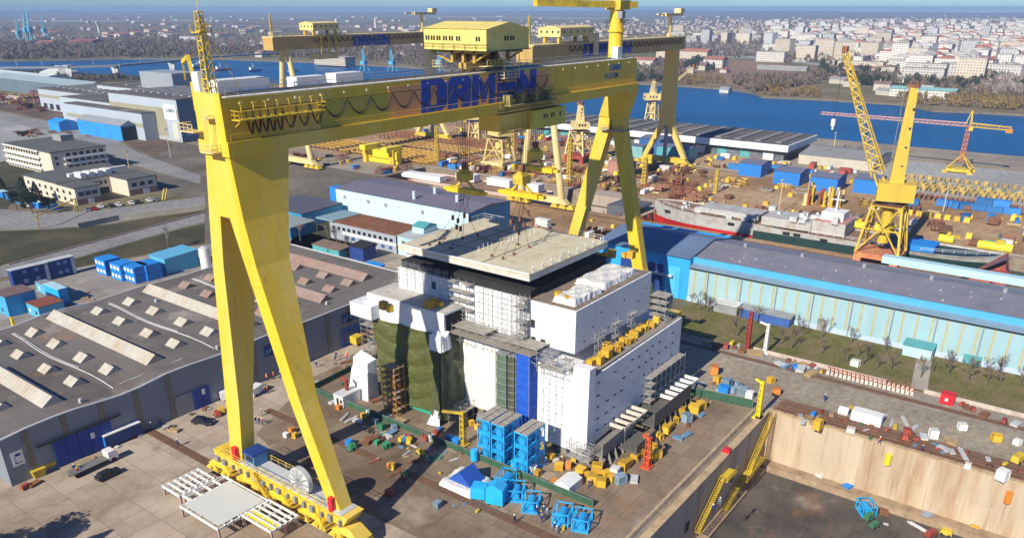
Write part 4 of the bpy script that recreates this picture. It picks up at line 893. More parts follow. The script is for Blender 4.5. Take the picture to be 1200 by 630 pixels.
MB().box(318,640.1,0,372,748,16.8).build('rear_wall', FG, fh); MB().box(317.5,640.1,16.82,372,748.4,17.4).build('rear_roof', FROOF, fh)
MB().box(345.6,500,0,400,700,20).build('back_bay', FG, fh); MB().box(345.6,500,20.02,400,700,20.6).build('back_bay_roof', FROOF, fh)
panel(fh,'olive_band',OLV,'x',286,482.2,566,14.5,20.5); panel(fh,'olive_panel',OLV,'x',286,497,509,0,14.4); panel(fh,'olive_band',OLV,'x',276.2,509,612,8.2,10.6); panel(fh,'olive_band',OLV,'x',318,641,748,10.2,12.4)
sg = panel(fh,'company_sign',WHITE,'x',285.85,483.5,498,13.5,23.0,.15)
text(fh,'DAMEN',285.6,495.4,18.4,3.0,M('sign_slate', (.12,.2,.28), .5, .05, 1),axis='y',shear=.1,bold=.05)
panel(fh,'poster',M('cream_poster', (.6,.6,.5), .5, .1, 1),'x',285.85,484,490.5,1.5,12)
win_rows(fh,'x',317.9,645,745,(1.0,),9,6,4.4,DARK,'gate_opening')
for k in range(9):
    for (x0,x1,z,y0,st_,n_) in ((291,341,27.0,486,9.2,9),(322,368,17.4,648,11,9),(350,396,20.6,506,21,9)):
        y = y0+k*st_; MB().box(x0+8,y,z,x1-4,y+2.2,z+.5).build('roof_light', M('pale_roof_light', (.52,.50,.44), .6, .15, .3), fh)
MB().box(355,598,20.6,378,645,33).build('rooftop_block', M('rooftop_grey', (.30,.33,.37), .7, .06, .1), fh)
random.seed(12); b = MB()
for k in range(16): y = 484+k*1.9; b.box(285.6,y,0.1,285.98,y+1.3,random.uniform(1,3.5))
b.build('stacked_goods', LGREY, fh)
b = MB()   # graffiti-like painted marks on the shaded end
for k in range(6): b.box(290+k*1.6,481.6,3+(k*31%3),291.2+k*1.6,481.75,4.6+(k*17%4))
b.build('end_mural', M('mural_blue', (.15,.3,.45), .6, .2, .5), fh)
# blue tent hall
tn = T('tent_hall', 'bright blue tent hall with grey roof and dark open end beside the fabrication hall', 'tent hall', (281,555,0))
MB().box(266,519,0,275.6,577,9.5).build('tent_wall', M('tent_blue', (.03,.30,.78), .5, .1, .15, dirt=(.02,.15,.5), dsc=.2), tn); b = MB(); b.extr([(265.6,518.6,9.52),(275.9,518.6,9.52),(272,518.6,12.6)],(0,58.8,0)); b.build('tent_roof', M('tent_roof_grey', (.28,.30,.32), .6, .1, .2), tn)
MB().box(266.4,518.4,0,275.2,518.9,8.6).build('open_end', DARK, tn)
gable('tent','small bright blue tent with dark end left of the tent hall',262,596,274,612,6,2,MC['tent_blue'],MC['tent_blue'],'tent')
gable('storage_tent','long white roofed storage tents at the far left edge',400,940,440,1080,9,4,M('pale_teal_tent', (.35,.48,.5), .6, .1, .1),M('pale_tent_roof', (.55,.62,.62), .6, .08, .05),'storage tent')
gable('storage_tent','grey blue scalloped storage sheds in front of the white tents, far left',372,780,400,980,12,4,M('slate_shed', (.12,.17,.22), .7, .1, .1),M('slate_shed_roof', (.3,.38,.42), .7, .1, .1),'storage shed')
# gravel pyramid
b = MB(); b.hexa([(478,1070,0),(520,1068,0),(530,1135,0),(482,1140,0)],[(498,1094,12),(503,1094,12),(505,1112,12),(500,1112,12)]); o = b.build('gravel_heap', M('pale_gravel_heap', (.48,.50,.50), .9, .08, .1), None, (500,1100,0)); tag(o,'pale gravel heap shaped like a flat pyramid by the river, far left','gravel heap')
b = MB().bar((478,1150,1),(497,1110,13),2.5,1.6); b.box(476,1148,0,480,1152,3); o = b.build('conveyor', DARK, None, (480,1150,0)); tag(o,'dark sloping conveyor leaning on the pale gravel heap','conveyor')
# --- office buildings
OFW = M('cream_office_render', (.66,.60,.48), .8, .06, .3, dirt=(.5,.44,.35), dsc=.3, damt=.4); OFB = M('white_balcony', (.78,.77,.73), .7, .05, .3)
of = T('office_building', 'four storey cream and white office building with balcony bands, left edge', 'office building', (199,463,0))
MB().box(184,436,0,213,490,11.6).build('wall', OFW, of); MB().box(183.5,435.5,11.62,213.5,490.5,12.0).build('roof', M('dark_flat_roof', (.10,.105,.10), .9, .15, .2), of)
MB().box(205,468,12,212,478,15.2).build('roof_house', M('roof_house_wall', (.3,.3,.28), .8, .1, .3), of)
for z in (2.6,5.5,8.4): MB().box(182.9,448,z-.9,184.0,490,z).build('balcony', OFB, of); MB().box(190,434.6,z-.9,213,435.98,z).build('balcony', OFB, of)
MB().box(182.9,448,11.0,184.0,490,11.6).build('balcony', OFB, of)
win_rows(of,'x',184,449,489,(.5,2.9,5.9,8.9),13,1.9,1.5); win_rows(of,'y',436,191,212,(.5,2.9,5.9,8.9),6,2.3,1.6); win_rows(of,'y',436,185,188,(5,8),1,1.4,1.4)
of = T('office_building', 'low two storey cream office with dark flat roof and brick base, parked cars in front', 'office building', (176,380,0))
MB().box(158,375,0,196,408,7.6).build('wall', OFW, of); MB().box(157.6,374.6,7.62,196.4,408.4,8.0).build('roof', MC['dark_flat_roof'], of)
MB().box(158,359,0,169,374.9,7.4).build('west_wing', OFW, of); MB().box(157.6,358.6,7.42,169.4,374.6,7.8).build('west_wing_roof', MC['dark_flat_roof'], of)
MB().box(182,359,0,196,374.9,7.4).build('east_wing', OFW, of); MB().box(181.6,358.6,7.42,196.4,374.6,7.8).build('east_wing_roof', MC['dark_flat_roof'], of)
BRK = M('orange_brick_base', (.33,.19,.11), .85, .15, .6)
for a,c in ((158,169),(182,196)): panel(of,'brick_base',BRK,'y',359,a,c,0,2.6); win_rows(of,'y',359,a+1,c-1,(3.9,),3,2.4,1.7)
win_rows(of,'y',375,170,181,(4.2,),5,1.3,1.7); panel(of,'dark_entrance',DARK,'y',375,171,181,0,2.8)
win_rows(of,'x',158,361,407,(1.1,4.2),8,1.8,1.5); panel(of,'white_door',WHITE,'y',358.9,163,165.5,0,2.3); panel(of,'white_door',WHITE,'y',358.9,189,192,0,2.3)
b = MB()
for x in (170,174,178,182): b.box(x,377,8,x+2.6,383,10.2)
b.box(168,384,8,196,386,9.4); b.build('roof_structure', OFB, of)
# --- riverside shed with white fascia and huts
rs = T('riverside_warehouse', 'long low warehouse with white fascia and dark ribbed roof beside the river', 'warehouse', (475,220,0))
MB().box(454,147,0,500,330,5.6).build('wall', M('dark_glass_wall', (.10,.12,.14), .5, .3, .1, dirt=(.3,.33,.35), dsc=.3), rs)
MB().box(450.5,144,5.62,503,333,9.2).build('fascia', M('white_fascia', (.74,.77,.80), .5, .04, .2), rs)
MB().box(451.6,145,9.22,502,332,9.4).build('roof', FROOF, rs)
for k in range(15): y = 150+k*12.2; MB().box(456,y,9.4,498,y+3.6,10.0).build('roof_rib', M('roof_rib_grey', (.22,.21,.2), .7, .15, .3), rs)
for k in range(12): y = 156+k*14; MB().box(453.9-.1,y-3,0,453.98,y+3,4).build('loading_door', WHITE if k%3==0 else TEAL, rs)
gable('warehouse','low warehouse with grey roof and pale wall right of the riverside warehouse',452,98,492,138,5.2,2.0,M('pale_rubble_wall', (.5,.46,.38), .85, .12, .3),M('grey_asbestos_roof', (.26,.26,.26), .8, .12, .2),'warehouse')
hutw = M('hut_blue', (.02,.20,.62), .55, .1, .3, dirt=(.02,.1,.35), dsc=.3); hutr = M('hut_roof_purple', (.15,.16,.24), .6, .1, .3)
for i, (x, y, l_) in enumerate(((400,140,12),(390,117,13),(386,98,12.5),(393,81.5,11))):
    gable('blue_hut', ['leftmost of the four bright blue huts beyond the ship','second from left of the four bright blue huts beyond the ship','third from left of the four bright blue huts, left of the slewing crane tower','rightmost of the four bright blue huts, just behind the lattice jib'][i], x,y,x+15,y+l_,6.4,1.2,hutw,hutr,'hut',group='bright blue huts')
gable('blue_shed','teal blue shed behind the far leg of the foreground crane',420,190,432,210,7,1,TEAL,hutr); gable('blue_shed','deep blue shed with purple roof between the goliath legs',428,212,446,226,9,1,M('shed_deep_blue', (.03,.12,.33), .6, .1, .3),hutr); gable('teal_shed','pale teal shed under the second goliath crane',414,216,424,232,6.5,.6,M('pale_teal_shed', (.2,.42,.44), .6, .1, .3),hutr)
# long two storey container blocks behind the workshop
for x0, x1, y, lab in ((91,102,262,'left dark navy two storey cabin block beside the access road'),(102.3,110.5,262.5,'right dark navy two storey cabin block beside the access road')):
    t = T('site_cabin_block', lab, 'cabin block', ((x0+x1)/2,y+1.3,0))
    for z in (0,2.9): MB().box(x0,y,z+.05,x1,y+2.7,z+2.85).build('cabin_unit', M('cabin_navy', (.015,.05,.20), .6, .12, .4), t)
    MB().box(x0-.15,y-.15,5.8,x1+.15,y+2.9,5.95).build('roof', LGREY, t); MB().box(x1-1.2,y-.06,.2,x1-.1,y-.01,5.6).build('white_end_panel', LGREY, t)
    win_rows(t,'y',y,x0+2,x1-2,(1.2,4.1),2,1.2,1.1,M('cabin_window', (.2,.3,.45), .3, .1, 1))
def boxbld(px, py, lx, ly, h_, label, wm, rm, name='site_cabin', cat='cabin', win=2, face_lit=True):
    x, y = at(px, py); t = T(name, label, cat, (x+lx/2, y+ly/2, 0))
    MB().box(x,y,0,x+lx,y+ly,h_).build('wall', wm, t); MB().box(x-.12,y-.12,h_+.01,x+lx+.12,y+ly+.12,h_+.16).build('roof', rm, t)
    for k in range(win): yy = y+ly*(k+.5)/win; MB().box(x-.06,yy-.5,1.0,x-.01,yy+.5,2.0).build('window', WHITE if k%2 else GLASS, t)
    return t
rr = M('brick_red_roof', (.24,.07,.035), .8, .15, .5)
boxbld(48,374,7,7.5,3.4,'sky blue cabin with brick red roof behind the workshop',M('cabin_sky', (.10,.42,.62), .55, .1, .5),rr)
boxbld(12,372,8,8,6.0,'tall cyan cabin with brown roof at the far left edge',M('cabin_cyan', (.05,.36,.66), .55, .1, .5),M('brown_roof', (.17,.11,.10), .8, .15, .5),win=1)
boxbld(72,357,2.6,9,4.6,'cyan cabin on its side behind the workshop',CYA,LBL,win=4); boxbld(60,348,3,9,3.0,'low blue cabin with grey roof behind the cyan one',MC['cabin_sky'],GREY,win=2)
t = T('tent', 'small white tent with grey roof by the back edge of the workshop', 'tent', (*at(45,392),0)); x, y = at(36,398); MB().extr([(x,y,0),(x,y+5,0),(x,y+4.6,3),(x,y+2.5,3.8),(x,y+.4,3)],(9,0,0)).build('tent_cover', WHITE, t)
for i, (px, py) in enumerate(((138,327),(156,333),(172,336),(186,333))):
    x, y = at(px-12, py-3); t = T('container_stack', ['first from the left of the bright blue two high container stacks','second from the left of the bright blue container stacks','third from the left of the bright blue container stacks','tallest bright blue container stack at the right of the row'][i], 'container stack', (x,y,0), 'blue container stacks')
    for z in (0,2.7):
        MB().box(x,y,z+.05,x+5.2,y+6.5,z+2.6).build('container_box', BBL, t)
        for k in range(3): MB().box(x-.07,y+.8+k*2,z+.8,x-.01,y+2+k*2,z+1.9).build('window', WHITE, t)
shed('shed','sky blue flat roofed shed with pale end behind the workshop, near the white silo',*at(196,322),at(196,322)[0]+12,at(196,322)[1]+9,5.2,MC['cabin_sky'],M('shed_sky_roof', (.12,.4,.6), .55, .1, .4))
x, y = at(243,318); t = T('silo','white cylindrical silo beside the near crane pier','silo',(x,y,0)); MB().cyl(x,y,0,8,1.7,18).build('tank', WHITE, t); MB().cyl(x,y,8.01,8.6,1.7,18,.5).build('cap', LGREY, t)
blc = [(10,225),(22,231),(33,233),(43,237)]
for i, (px, py) in enumerate(((4,232),(14,236),(24,239),(46,245),(62,247),(36,243))):
    boxbld(px,py,2.6,5.6,2.6,['blue container at the left edge below the trees','second blue container in the row below the trees','third blue container in the row below the trees','blue container just right of the white cabin','bright blue container at the right end of the row by the yellow gantry frame','white cabin in the row of blue containers'][i], BBL if i != 5 else WHITE, LBL if i != 5 else LGREY, 'container', 'container', 1)
# concrete wall along the street
def wall(label, pts, h_, mat, th=.3, name='wall', cat='wall'):
    t = MB()
    for a, c in zip(pts, pts[1:]): t.bar((a[0],a[1],h_/2),(c[0],c[1],h_/2),th,h_)
    o = t.build(name, mat, None, (*pts[0],0)); return tag(o, label, cat)
wall('long pale concrete wall between the street and the access road', P_((92,268),(140,258),(240,246)), 2.2, CONC)
wall('low dirty pale wall along the far side of the crane rail', [(183,-90),(183,20)], 1.0, M('dirty_pale_wall', (.50,.43,.37), .85, .2, .6, dirt=(.3,.22,.17), dsc=.5)); wall('low dirty pale wall, farther stretch behind the concrete blocks', [(183,28),(183,60)], 1.0, MC['dirty_pale_wall'])
wall('red and white striped low kerb barrier along the access road', P_((10,310.5),(240,249.5)), .5, M('pinkish_kerb', (.45,.27,.24), .8, .3, 2.5))
# ================================================================ OTHER CRANES
PIERC = M('amber_pier_paint', (.74,.50,.10), .55, .1, .3, dirt=(.75,.56,.24), dsc=.1, damt=.6, streak=True)
def goliath(label, xa, xb, yc, col, colg, tube_left=True, sc=1.0, lbl_x=None, trolley=None, mast=True, gx0=None, gx1=None, half=13.0):
    t = T('goliath_crane', label, 'gantry crane', (xa, yc, 0)); gx0 = gx0 or xa-14; gx1 = gx1 or xb+5
    g = MB().box(gx0,yc-4,60,gx1,yc+4,66).build('girder', colg, t); b = MB().box(gx0,yc-4.6,66.02,gx1,yc+4.6,66.5); b.rail([(gx0,yc-4.5,66.5),(gx1,yc-4.5,66.5)],1.1,4,.07); b.build('top_walkway', CREAM, g)
    if lbl_x: stencil(lbl_x[0],lbl_x[1],60.5,65.7,yc-4.02,.1).build('lettering', BLUE, g)
    b = MB(); x = gx0+(26 if tube_left else 2)
    while x < gx1-6:
        pts = [(x+4*k/6, yc-4.7, 65.4-2.3*(1-(2*k/6-1)**2)) for k in range(7)]; b.path(pts,.22,3); x += 4
    b.build('festoon_cable', BLK, g)
    # left pendulum support
    for s_ in (-1,1):
        b = MB()
        b.tube((xa,yc+s_*half*.92,5),(xa,yc+s_*2.4,58.5),1.5,1.35,12) if tube_left else loft(b,[(5,xa-1.3,xa+1.3,yc+s_*half-1.3,yc+s_*half+1.3),(60,xa-1.5,xa+1.5,yc+s_*3-1.5,yc+s_*3+1.5)])
        b.build('leg', CREAM, t)
    MB().box(xa-2.2,yc-4,58.4,xa+2.2,yc+4,59.98).build('leg_head', CREAM, t)
    for X_, nm in ((xa,0),(xb,1)):
        MB().hexa([(X_-1.6,yc-half-3,2.6),(X_+1.6,yc-half-3,2.6),(X_+1.6,yc+half+3,2.6),(X_-1.6,yc+half+3,2.6)],[(X_-1.4,yc-half,5.2),(X_+1.4,yc-half,5.2),(X_+1.4,yc+half,5.2),(X_-1.4,yc+half,5.2)]).build('sill_beam', CREAM if nm == 0 else YELD, t)
        for s_ in (-1,1):
            for k in range(3):
                y = yc+s_*(half-4+k*4.2); bo = MB().hexa([(X_-1.5,y-1.9,.7),(X_+1.5,y-1.9,.7),(X_+1.5,y+1.9,.7),(X_-1.5,y+1.9,.7)],[(X_-1.2,y-.8,2.58),(X_+1.2,y-.8,2.58),(X_+1.2,y+.8,2.58),(X_-1.2,y+.8,2.58)]).build('bogie', YELD, t)
    # right rigid pier
    b = MB(); loft(b,[(22,xb-1.6,xb+1.6,yc-4.2,yc+4.2),(60,xb-2.8,xb+2.2,yc-2.9,yc+2.9)]); b.build('pier', PIERC if col is None else col, t)
    for s_ in (-1,1):
        b = MB(); loft(b,[(5,xb-1.1,xb+1.1,yc+s_*half-1.3,yc+s_*half+1.3),(22,xb-1.55,xb+1.55,yc+s_*2.6-1.6,yc+s_*2.6+1.6)]); b.build('leg', PIERC if col is None else col, t)
    b = MB().box(xb-.8,yc-.8,5,xb+.8,yc+.8,21.5); b.build('ladder_shaft', GREY, t)
    if mast:
        b = MB().cyl(xb-6,yc,66.5,76,1.1,12); b.box(xb-13,yc-1.4,76,xb+6,yc+1.4,77.4); b.box(xb+2,yc-1.8,77.4,xb+6.5,yc+1.8,79.6); b.box(xb-20,yc-.6,76.6,xb-13,yc+.6,77.2); b.build('service_crane', CREAM, t)
    b = MB().lattice((gx0+3,yc,66.5),(gx0+3,yc,77),1.2,.4,6,.1); b.build('lattice_mast', YELD, t)
    if trolley:
        x0, x1 = trolley; tt = T('crane_trolley', 'cream winch trolley riding on the girder of the '+('left' if 'left' in label else 'right')+' background goliath crane', 'trolley', ((x0+x1)/2,yc,66.5))
        MB().box(x0,yc-5,69,x1,yc+6,72.4).build('winch_house', M('cream_winch_house', (.78,.62,.22), .6, .08, .3), tt); MB().extr([(x0-.2,yc-5.2,72.42),(x0-.2,yc+6.2,72.42),(x0-.2,yc+.5,73.2)],(x1-x0+.4,0,0)).build('roof', CREAM, tt)
        for k in range(5): x = x0+(x1-x0)*(k+.5)/5; MB().box(x-.4,yc-5.1,70.4,x+.4,yc-5.01,71.3).build('window', GLASS, tt)
        for k in range(4): y = yc-4+k*2.8; MB().box(x0-.1,y-.4,70.4,x0-.01,y+.4,71.3).build('window', GLASS, tt)
        b = MB()
        for x in (x0+1.5,x1-1.5):
            for y in (yc-3.5,yc+3.5): b.box(x-.8,y-.5,66.55,x+.8,y+.5,69)
        b.build('wheel_frame', YELD, tt)
        if 'left' in label:
            MB().box(296,yc-3.6,54.5,310,yc+3.6,57.4).build('lower_cabin', CREAM, tt); b = MB()
            for x in (298,303,308): b.box(x-.5,yc-4.9,57.4,x+.5,yc-4.2,66.4)
            b.build('hanger', YELD, tt)
        else: MB().box(x1+.3,yc-5,61,x1+4.6,yc-4.75,70).build('cable_guard', CREAM, tt); MB().hexa([(x1-3,yc-5.2,66.6),(x1+4,yc-5.2,66.6),(x1+4,yc-2,66.6),(x1-3,yc-2,66.6)],[(x1-6,yc-5.2,70.5),(x1-3,yc-5.2,70.5),(x1-3,yc-2,70.5),(x1-6,yc-2,70.5)]).build('stay_frame', CREAM, tt)
    return t
goliath('left background goliath gantry crane, ochre girder with blue lettering', 277, 388, 356, CREAM, OCH, True, lbl_x=(321,350), trolley=(293,311), gx0=267, gx1=394)
goliath('right background goliath gantry crane with thick cream tubular legs and yellow rigid pier', 281, 400, 195, None, OCH, True, lbl_x=(305,348), trolley=(286,312), gx0=268, gx1=406, half=11.8)
hook_set((302,195), hz(575,180,302,195), [], 60, 'small dark hook hanging under the right background goliath crane', 5) if False else None
def slewer(label, x, y, base, hb, hh, mast_h, jib_to, body, plinth=None, az=0.0, hook=None, name='slewing_crane', solid=True, w_=6.0, jw=3.0):
    t = T(name, label, 'slewing crane', (x,y,0)); b = MB(); h0 = 4 if plinth else 0
    if plinth:
        p_ = MB(); p_.box(x-w_,y-w_*1.15,2.2,x+w_,y+w_*1.15,4)
        for sx in (-1,1):
            for sy in (-1,1): p_.box(x+sx*w_-(1.5 if sx>0 else -1.5),y+sy*w_*1.15-(2.5 if sy>0 else -2.5),0,x+sx*w_,y+sy*w_*1.15,2.2)
        p_.build('portal_base', plinth, t)
    f = [(x-w_+.5,y-w_*1.1),(x+w_-.5,y-w_*1.1),(x+w_-.5,y+w_*1.1),(x-w_+.5,y+w_*1.1)]; g = [(x+(px-x)*.68,y+(py-y)*.68) for px,py in f]
    for a, c in zip(f,g): b.bar((*a,h0),(*c,hb),.75,.75)
    for k in range(4):
        a, a2, c, c2 = f[k], f[(k+1)%4], g[k], g[(k+1)%4]
        b.bar((*a,h0),(*c2,hb),.4,.4); b.bar((*a2,h0),(*c,hb),.4,.4); b.bar((*c,hb),(*c2,hb),.8,.8)
        m1 = [(a[i]+c[i])/2 for i in (0,1)]; m2 = [(a2[i]+c2[i])/2 for i in (0,1)]; b.bar((*m1,(h0+hb)/2),(*m2,(h0+hb)/2),.4,.4)
    b.build('portal', body, t); MB().cyl(x,y,h0+3,hb,1.9,14).build('central_column', body, t)
    MB().box(x-w_*.72,y-w_*.75,hb,x+w_*.72,y+w_*.75,hb+.4).build('platform', RUST, t)
    MB().cyl(x,y,hb+.4,hb+1.6,2.6,16).build('slewing_ring', GREY, t)
    ca, sa = math.cos(az), math.sin(az)
    def r2(dx,dy,z): return (x+dx*ca-dy*sa, y+dx*sa+dy*ca, z)
    def rbox(x0,y0,z0,x1,y1,z1): return MB().hexa([r2(x0,y0,z0),r2(x1,y0,z0),r2(x1,y1,z0),r2(x0,y1,z0)],[r2(x0,y0,z1),r2(x1,y0,z1),r2(x1,y1,z1),r2(x0,y1,z1)])
    rbox(-6.6,-4.2,hb+1.6,4.8,4.2,hb+hh).build('machinery_house', body, t)
    for k in range(3): rbox(-6.68,-2+k*1.6,hb+3.2,-6.61,-1+k*1.6,hb+4.4).build('louvre', DARK, t)
    for k in range(3): rbox(-4+k*2.4,-4.28,hb+3.4,-3+k*2.4,-4.21,hb+4.6).build('louvre', DARK, t)
    z0 = hb+hh
    m_ = MB(); m_.hexa([r2(-2.8,-2.1,z0),r2(1.6,-2.1,z0),r2(1.6,2.1,z0),r2(-2.8,2.1,z0)],[r2(-1.4,-1.2,mast_h),r2(.9,-1.2,mast_h),r2(.9,1.2,mast_h),r2(-1.4,1.2,mast_h)]); m_.build('tower', body, t)
    b = MB().box(x-1.2,y-1.8,mast_h,x+1.2,y+1.8,mast_h+.9); b.cyl(x,y-1,mast_h+.9,mast_h+2,.5,8); b.cyl(x,y+1,mast_h+.9,mast_h+2,.5,8); b.build('tower_head', RUST, t)
    b = MB()
    for k in range(1,5):
        zz = z0+(mast_h-z0)*k/5; b.rail([r2(-2.6,-1.9,zz),r2(1.5,-1.9,zz)],1,1,.06); b.box(x-2.4,y-2.0,zz-.1,x+1.6,y-1.3,zz)
    b.tube(r2(2.2,-1.2,z0),r2(2.2,-1.2,mast_h),.12,n=4); b.build('tower_ladder', GREY, t)
    if jib_to:
        p = Vector(r2(3.6,0,hb+hh*.75)) if az is None else Vector(r2(3.4,0,hb+hh*.7)); q = Vector(jib_to)
        b = MB(); q1 = p.lerp(q,.10); b.lattice(q1,q,jw,jw*.35,max(8,int((q-p).length/3.2)),.14 if jw > 2.5 else .1)
        for s_ in (-1,1): b.bar(p+Vector((0,0,0))+Vector((s_*.0,s_*1.2,0)), q1+Vector((0,s_*jw*.4,0)), .4,.5)
        b.build('jib', body, t)
        b = MB().box(q.x-1,q.y-.8,q.z-.3,q.x+1,q.y+.8,q.z+1.6); b.build('jib_head', RUST, t)
        b = MB()
        for s_ in (-.7,.7): b.tube((x,y+s_,mast_h+1.2),(q.x,q.y+s_*.4,q.z+1),.06,n=3,caps=False)
        mid = p.lerp(q,.42); b.tube((x,y,mast_h*.93),mid,.06,n=3,caps=False)
        if hook:
            for s_ in (-.3,.3): b.tube((q.x+s_,q.y,q.z),(q.x+s_,q.y,hook),.05,n=3,caps=False)
        b.build('ropes', STEELR, t)
        if hook: MB().box(q.x-.6,q.y-.6,hook-2.2,q.x+.6,q.y+.6,hook).tube((q.x,q.y,hook-3.4),(q.x,q.y,hook-2.2),.35,n=8).build('hook', WHITE, t)
    return t
SLY = M('slewing_crane_yellow', (.66,.46,.05), .55, .12, .2, dirt=(.4,.24,.05), dsc=.4, damt=.5, streak=True)
slewer('tall yellow slewing crane with lattice jib pointing up left over the ship', 283,54, 0, 20, 7.4, 57, (281,76,67), SLY, M('peeling_red_yellow', (.48,.16,.09), .8, .3, .5, dirt=(.6,.42,.1), dsc=.4, damt=.95), az=math.pi/2+.25, hook=46, w_=6.2, jw=3.6)
slewer('cream and yellow portal slewing crane in the middle of the yard behind the hooks', 340,264, 0, 16, 6, 34, (352,286,26), M('cream_yellow', (.74,.60,.22), .55, .1, .3, dirt=(.5,.35,.1), dsc=.4), CREAM, az=1.2, w_=6, jw=2.2)
slewer('pale yellow portal crane just left of the far leg of the foreground crane', 383,240, 0, 17, 5, 31, None, CREAM, REDP, az=.8, w_=5.5)
slewer('small far portal crane behind the pier of the right goliath crane', 556,284, 0, 15, 6, 30, (575,262,40), CREAM, None, az=-.8, w_=4, jw=2)
slewer('distant yellow portal crane beside the left goliath pier', 402,330, 0, 13, 5, 26, (415,300,36), CREAM, None, az=-.8, w_=4.5, jw=2)
def pylon(x,y,label,h_=24):
    t = T('lattice_post', label, 'lattice post', (x,y,0)); MB().lattice((x,y,0),(x,y,h_),2.0,1.4,8,.16).build('post_frame', SLY, t); return t
for i,(x,y,h) in enumerate(((330,300,20),(352,226,18),(372,282,24),(330,212,16),(396,296,22),(345,178,14))): pylon(x,y,['yellow lattice post at the head of the low ship','yellow lattice post between the goliath feet, nearer','tall yellow lattice post between the goliath feet, farther','short yellow lattice post beside the repair dock','yellow lattice post near the distant portal crane','short yellow lattice post behind the rusty hull block'][i],h)
for i,(px,py,lx,ly,h,m_) in enumerate(((420,158,10,14,9,NAVY),(560,150,12,9,14,NAVY),(300,153,9,12,6,REDP),(358,158,8,7,9,RUST),(396,158,14,9,4,YELD),(530,190,6,12,4,RUST),(735,205,9,12,6,M('brick_pink_block', (.42,.22,.18), .8, .2, .5)))):
    x, y = at(px,py); t = T('steel_module',['navy module far behind the lifting frame','tall navy module behind the middle slewing crane','red module seen under the girder at left','rusty tower module near the left goliath foot','long yellow module behind the left goliath foot','rusty module in front of the cream portal crane','pinkish ribbed module beyond the far crane legs'][i],'steel module',(x,y,0)); MB().box(x,y,0,x+lx,y+ly,h).build('module_body', m_, t); b = MB()
    for k in range(6): b.box(x-.25,y+ly*(k+.3)/6,0,x-.02,y+ly*(k+.3)/6+.4,h+.3)
    b.build('ribs', m_, t)
# red and yellow tower crane
tc = T('tower_crane','red and yellow lattice tower crane with long horizontal jib beside the river','tower crane',(479,61,0))
ORT = M('orange_red_lattice', (.55,.20,.10), .6, .15, .8)
MB().box(474,55,.6,484,67,2.2).build('carriage', YELD, tc); b = MB()
for s_ in ((474,55),(484,55),(484,67),(474,67)): b.bar((*s_,2),(479,61,9),.5,.5); b.box(s_[0]-1.2,s_[1]-1.2,0,s_[0]+1.2,s_[1]+1.2,1.2)
b.build('undercarriage', SLY, tc); MB().lattice((479,61,5),(479,61,24),2.0,1.8,8,.16).build('mast', ORT, tc); b = MB()
b.bar((479,60,24),(479,61,32),.4,.4); b.bar((479,63,24),(479,61,32),.4,.4); b.bar((480.5,61,24),(479,61,32),.4,.4); b.build('head', SLY, tc)
MB().lattice((478.5,62,24.3),(478.5,137,24.8),1.7,1.2,30,.11).build('jib', M('pale_red_lattice', (.60,.33,.28), .6, .1, .8), tc); MB().lattice((478.5,60,24.3),(478.5,42,23.8),1.8,1.6,7,.13).build('counter_jib', SLY, tc)
MB().box(477.5,41,21.8,479.5,44,23.6).build('counterweight', ORG, tc); MB().box(477,58.8,21.5,478.4,60.6,23.6).build('cab', SLY, tc)
b = MB()
for y in (86,110): b.tube((479,61,31.8),(478.5,y,25.6),.06,n=3)
b.tube((479,61,31.8),(478.5,44,24.6),.08,n=3); b.tube((478.5,70,24),(478.5,70,16),.05,n=3); b.box(478,69.5,15,479,70.5,16); b.build('tie_ropes', STEELR, tc)
# yellow lifting beams stacked on the ground
lb = T('lifting_rig','bright yellow heavy lifting frame resting on the ground under the girder','lifting frame',(313,326,0))
BY = M('bright_spreader_yellow', (.82,.66,.03), .5, .08, .6)
MB().box(311,313,3.2,314,339,7.2).build('main_beam', BY, lb); MB().box(311.4,313,.3,313.6,339,2.6).build('lower_beam', BY, lb)
for y in (315.5,337): MB().box(309.5,y-1.4,0,316,y+1.4,8.4).build('end_frame', YELD, lb)
for y in (317,334): MB().box(305.5,y-2.2,7.4,318,y+2.2,10).build('cross_beam', BY, lb)
# steel panel grids
for i, (x0,y0,x1,y1,z,lab) in enumerate(((322,300,352,372,2,'large yellow steel grillage lying nearest the lifting frame'),(354,296,372,372,3,'yellow brown steel grillage in the second row'),(374,300,398,392,3,'reddish steel grillage in the row farthest back'),(322,376,350,410,2.4,'small yellow grillage behind the left goliath leg'))):
    t = T('steel_grillage', lab, 'steel grillage', ((x0+x1)/2,(y0+y1)/2,0), 'steel grillages in the yard'); b = MB(); m_ = M('amber_steel', (.50,.30,.05), .7, .3, .3) if i in (0,3) else (M('brown_yellow_steel', (.42,.25,.07), .7, .25, .3) if i == 1 else RUST)
    for k in range(int((x1-x0)/4)+1): x = x0+k*4; b.box(x-.22,y0,z-.5,x+.22,y1,z)
    b.build('long_beams', m_, t); b = MB()
    for k in range(int((y1-y0)/4)+1): y = y0+k*4; b.box(x0,y-.15,z-1.0,x1,y+.15,z-.52); b.box(x0+1,y-.3,0,x0+1.6,y+.3,z-1.02); b.box(x1-1.6,y-.3,0,x1-1,y+.3,z-1.02)
    b.build('cross_beams', RUST if i != 0 else m_, t)
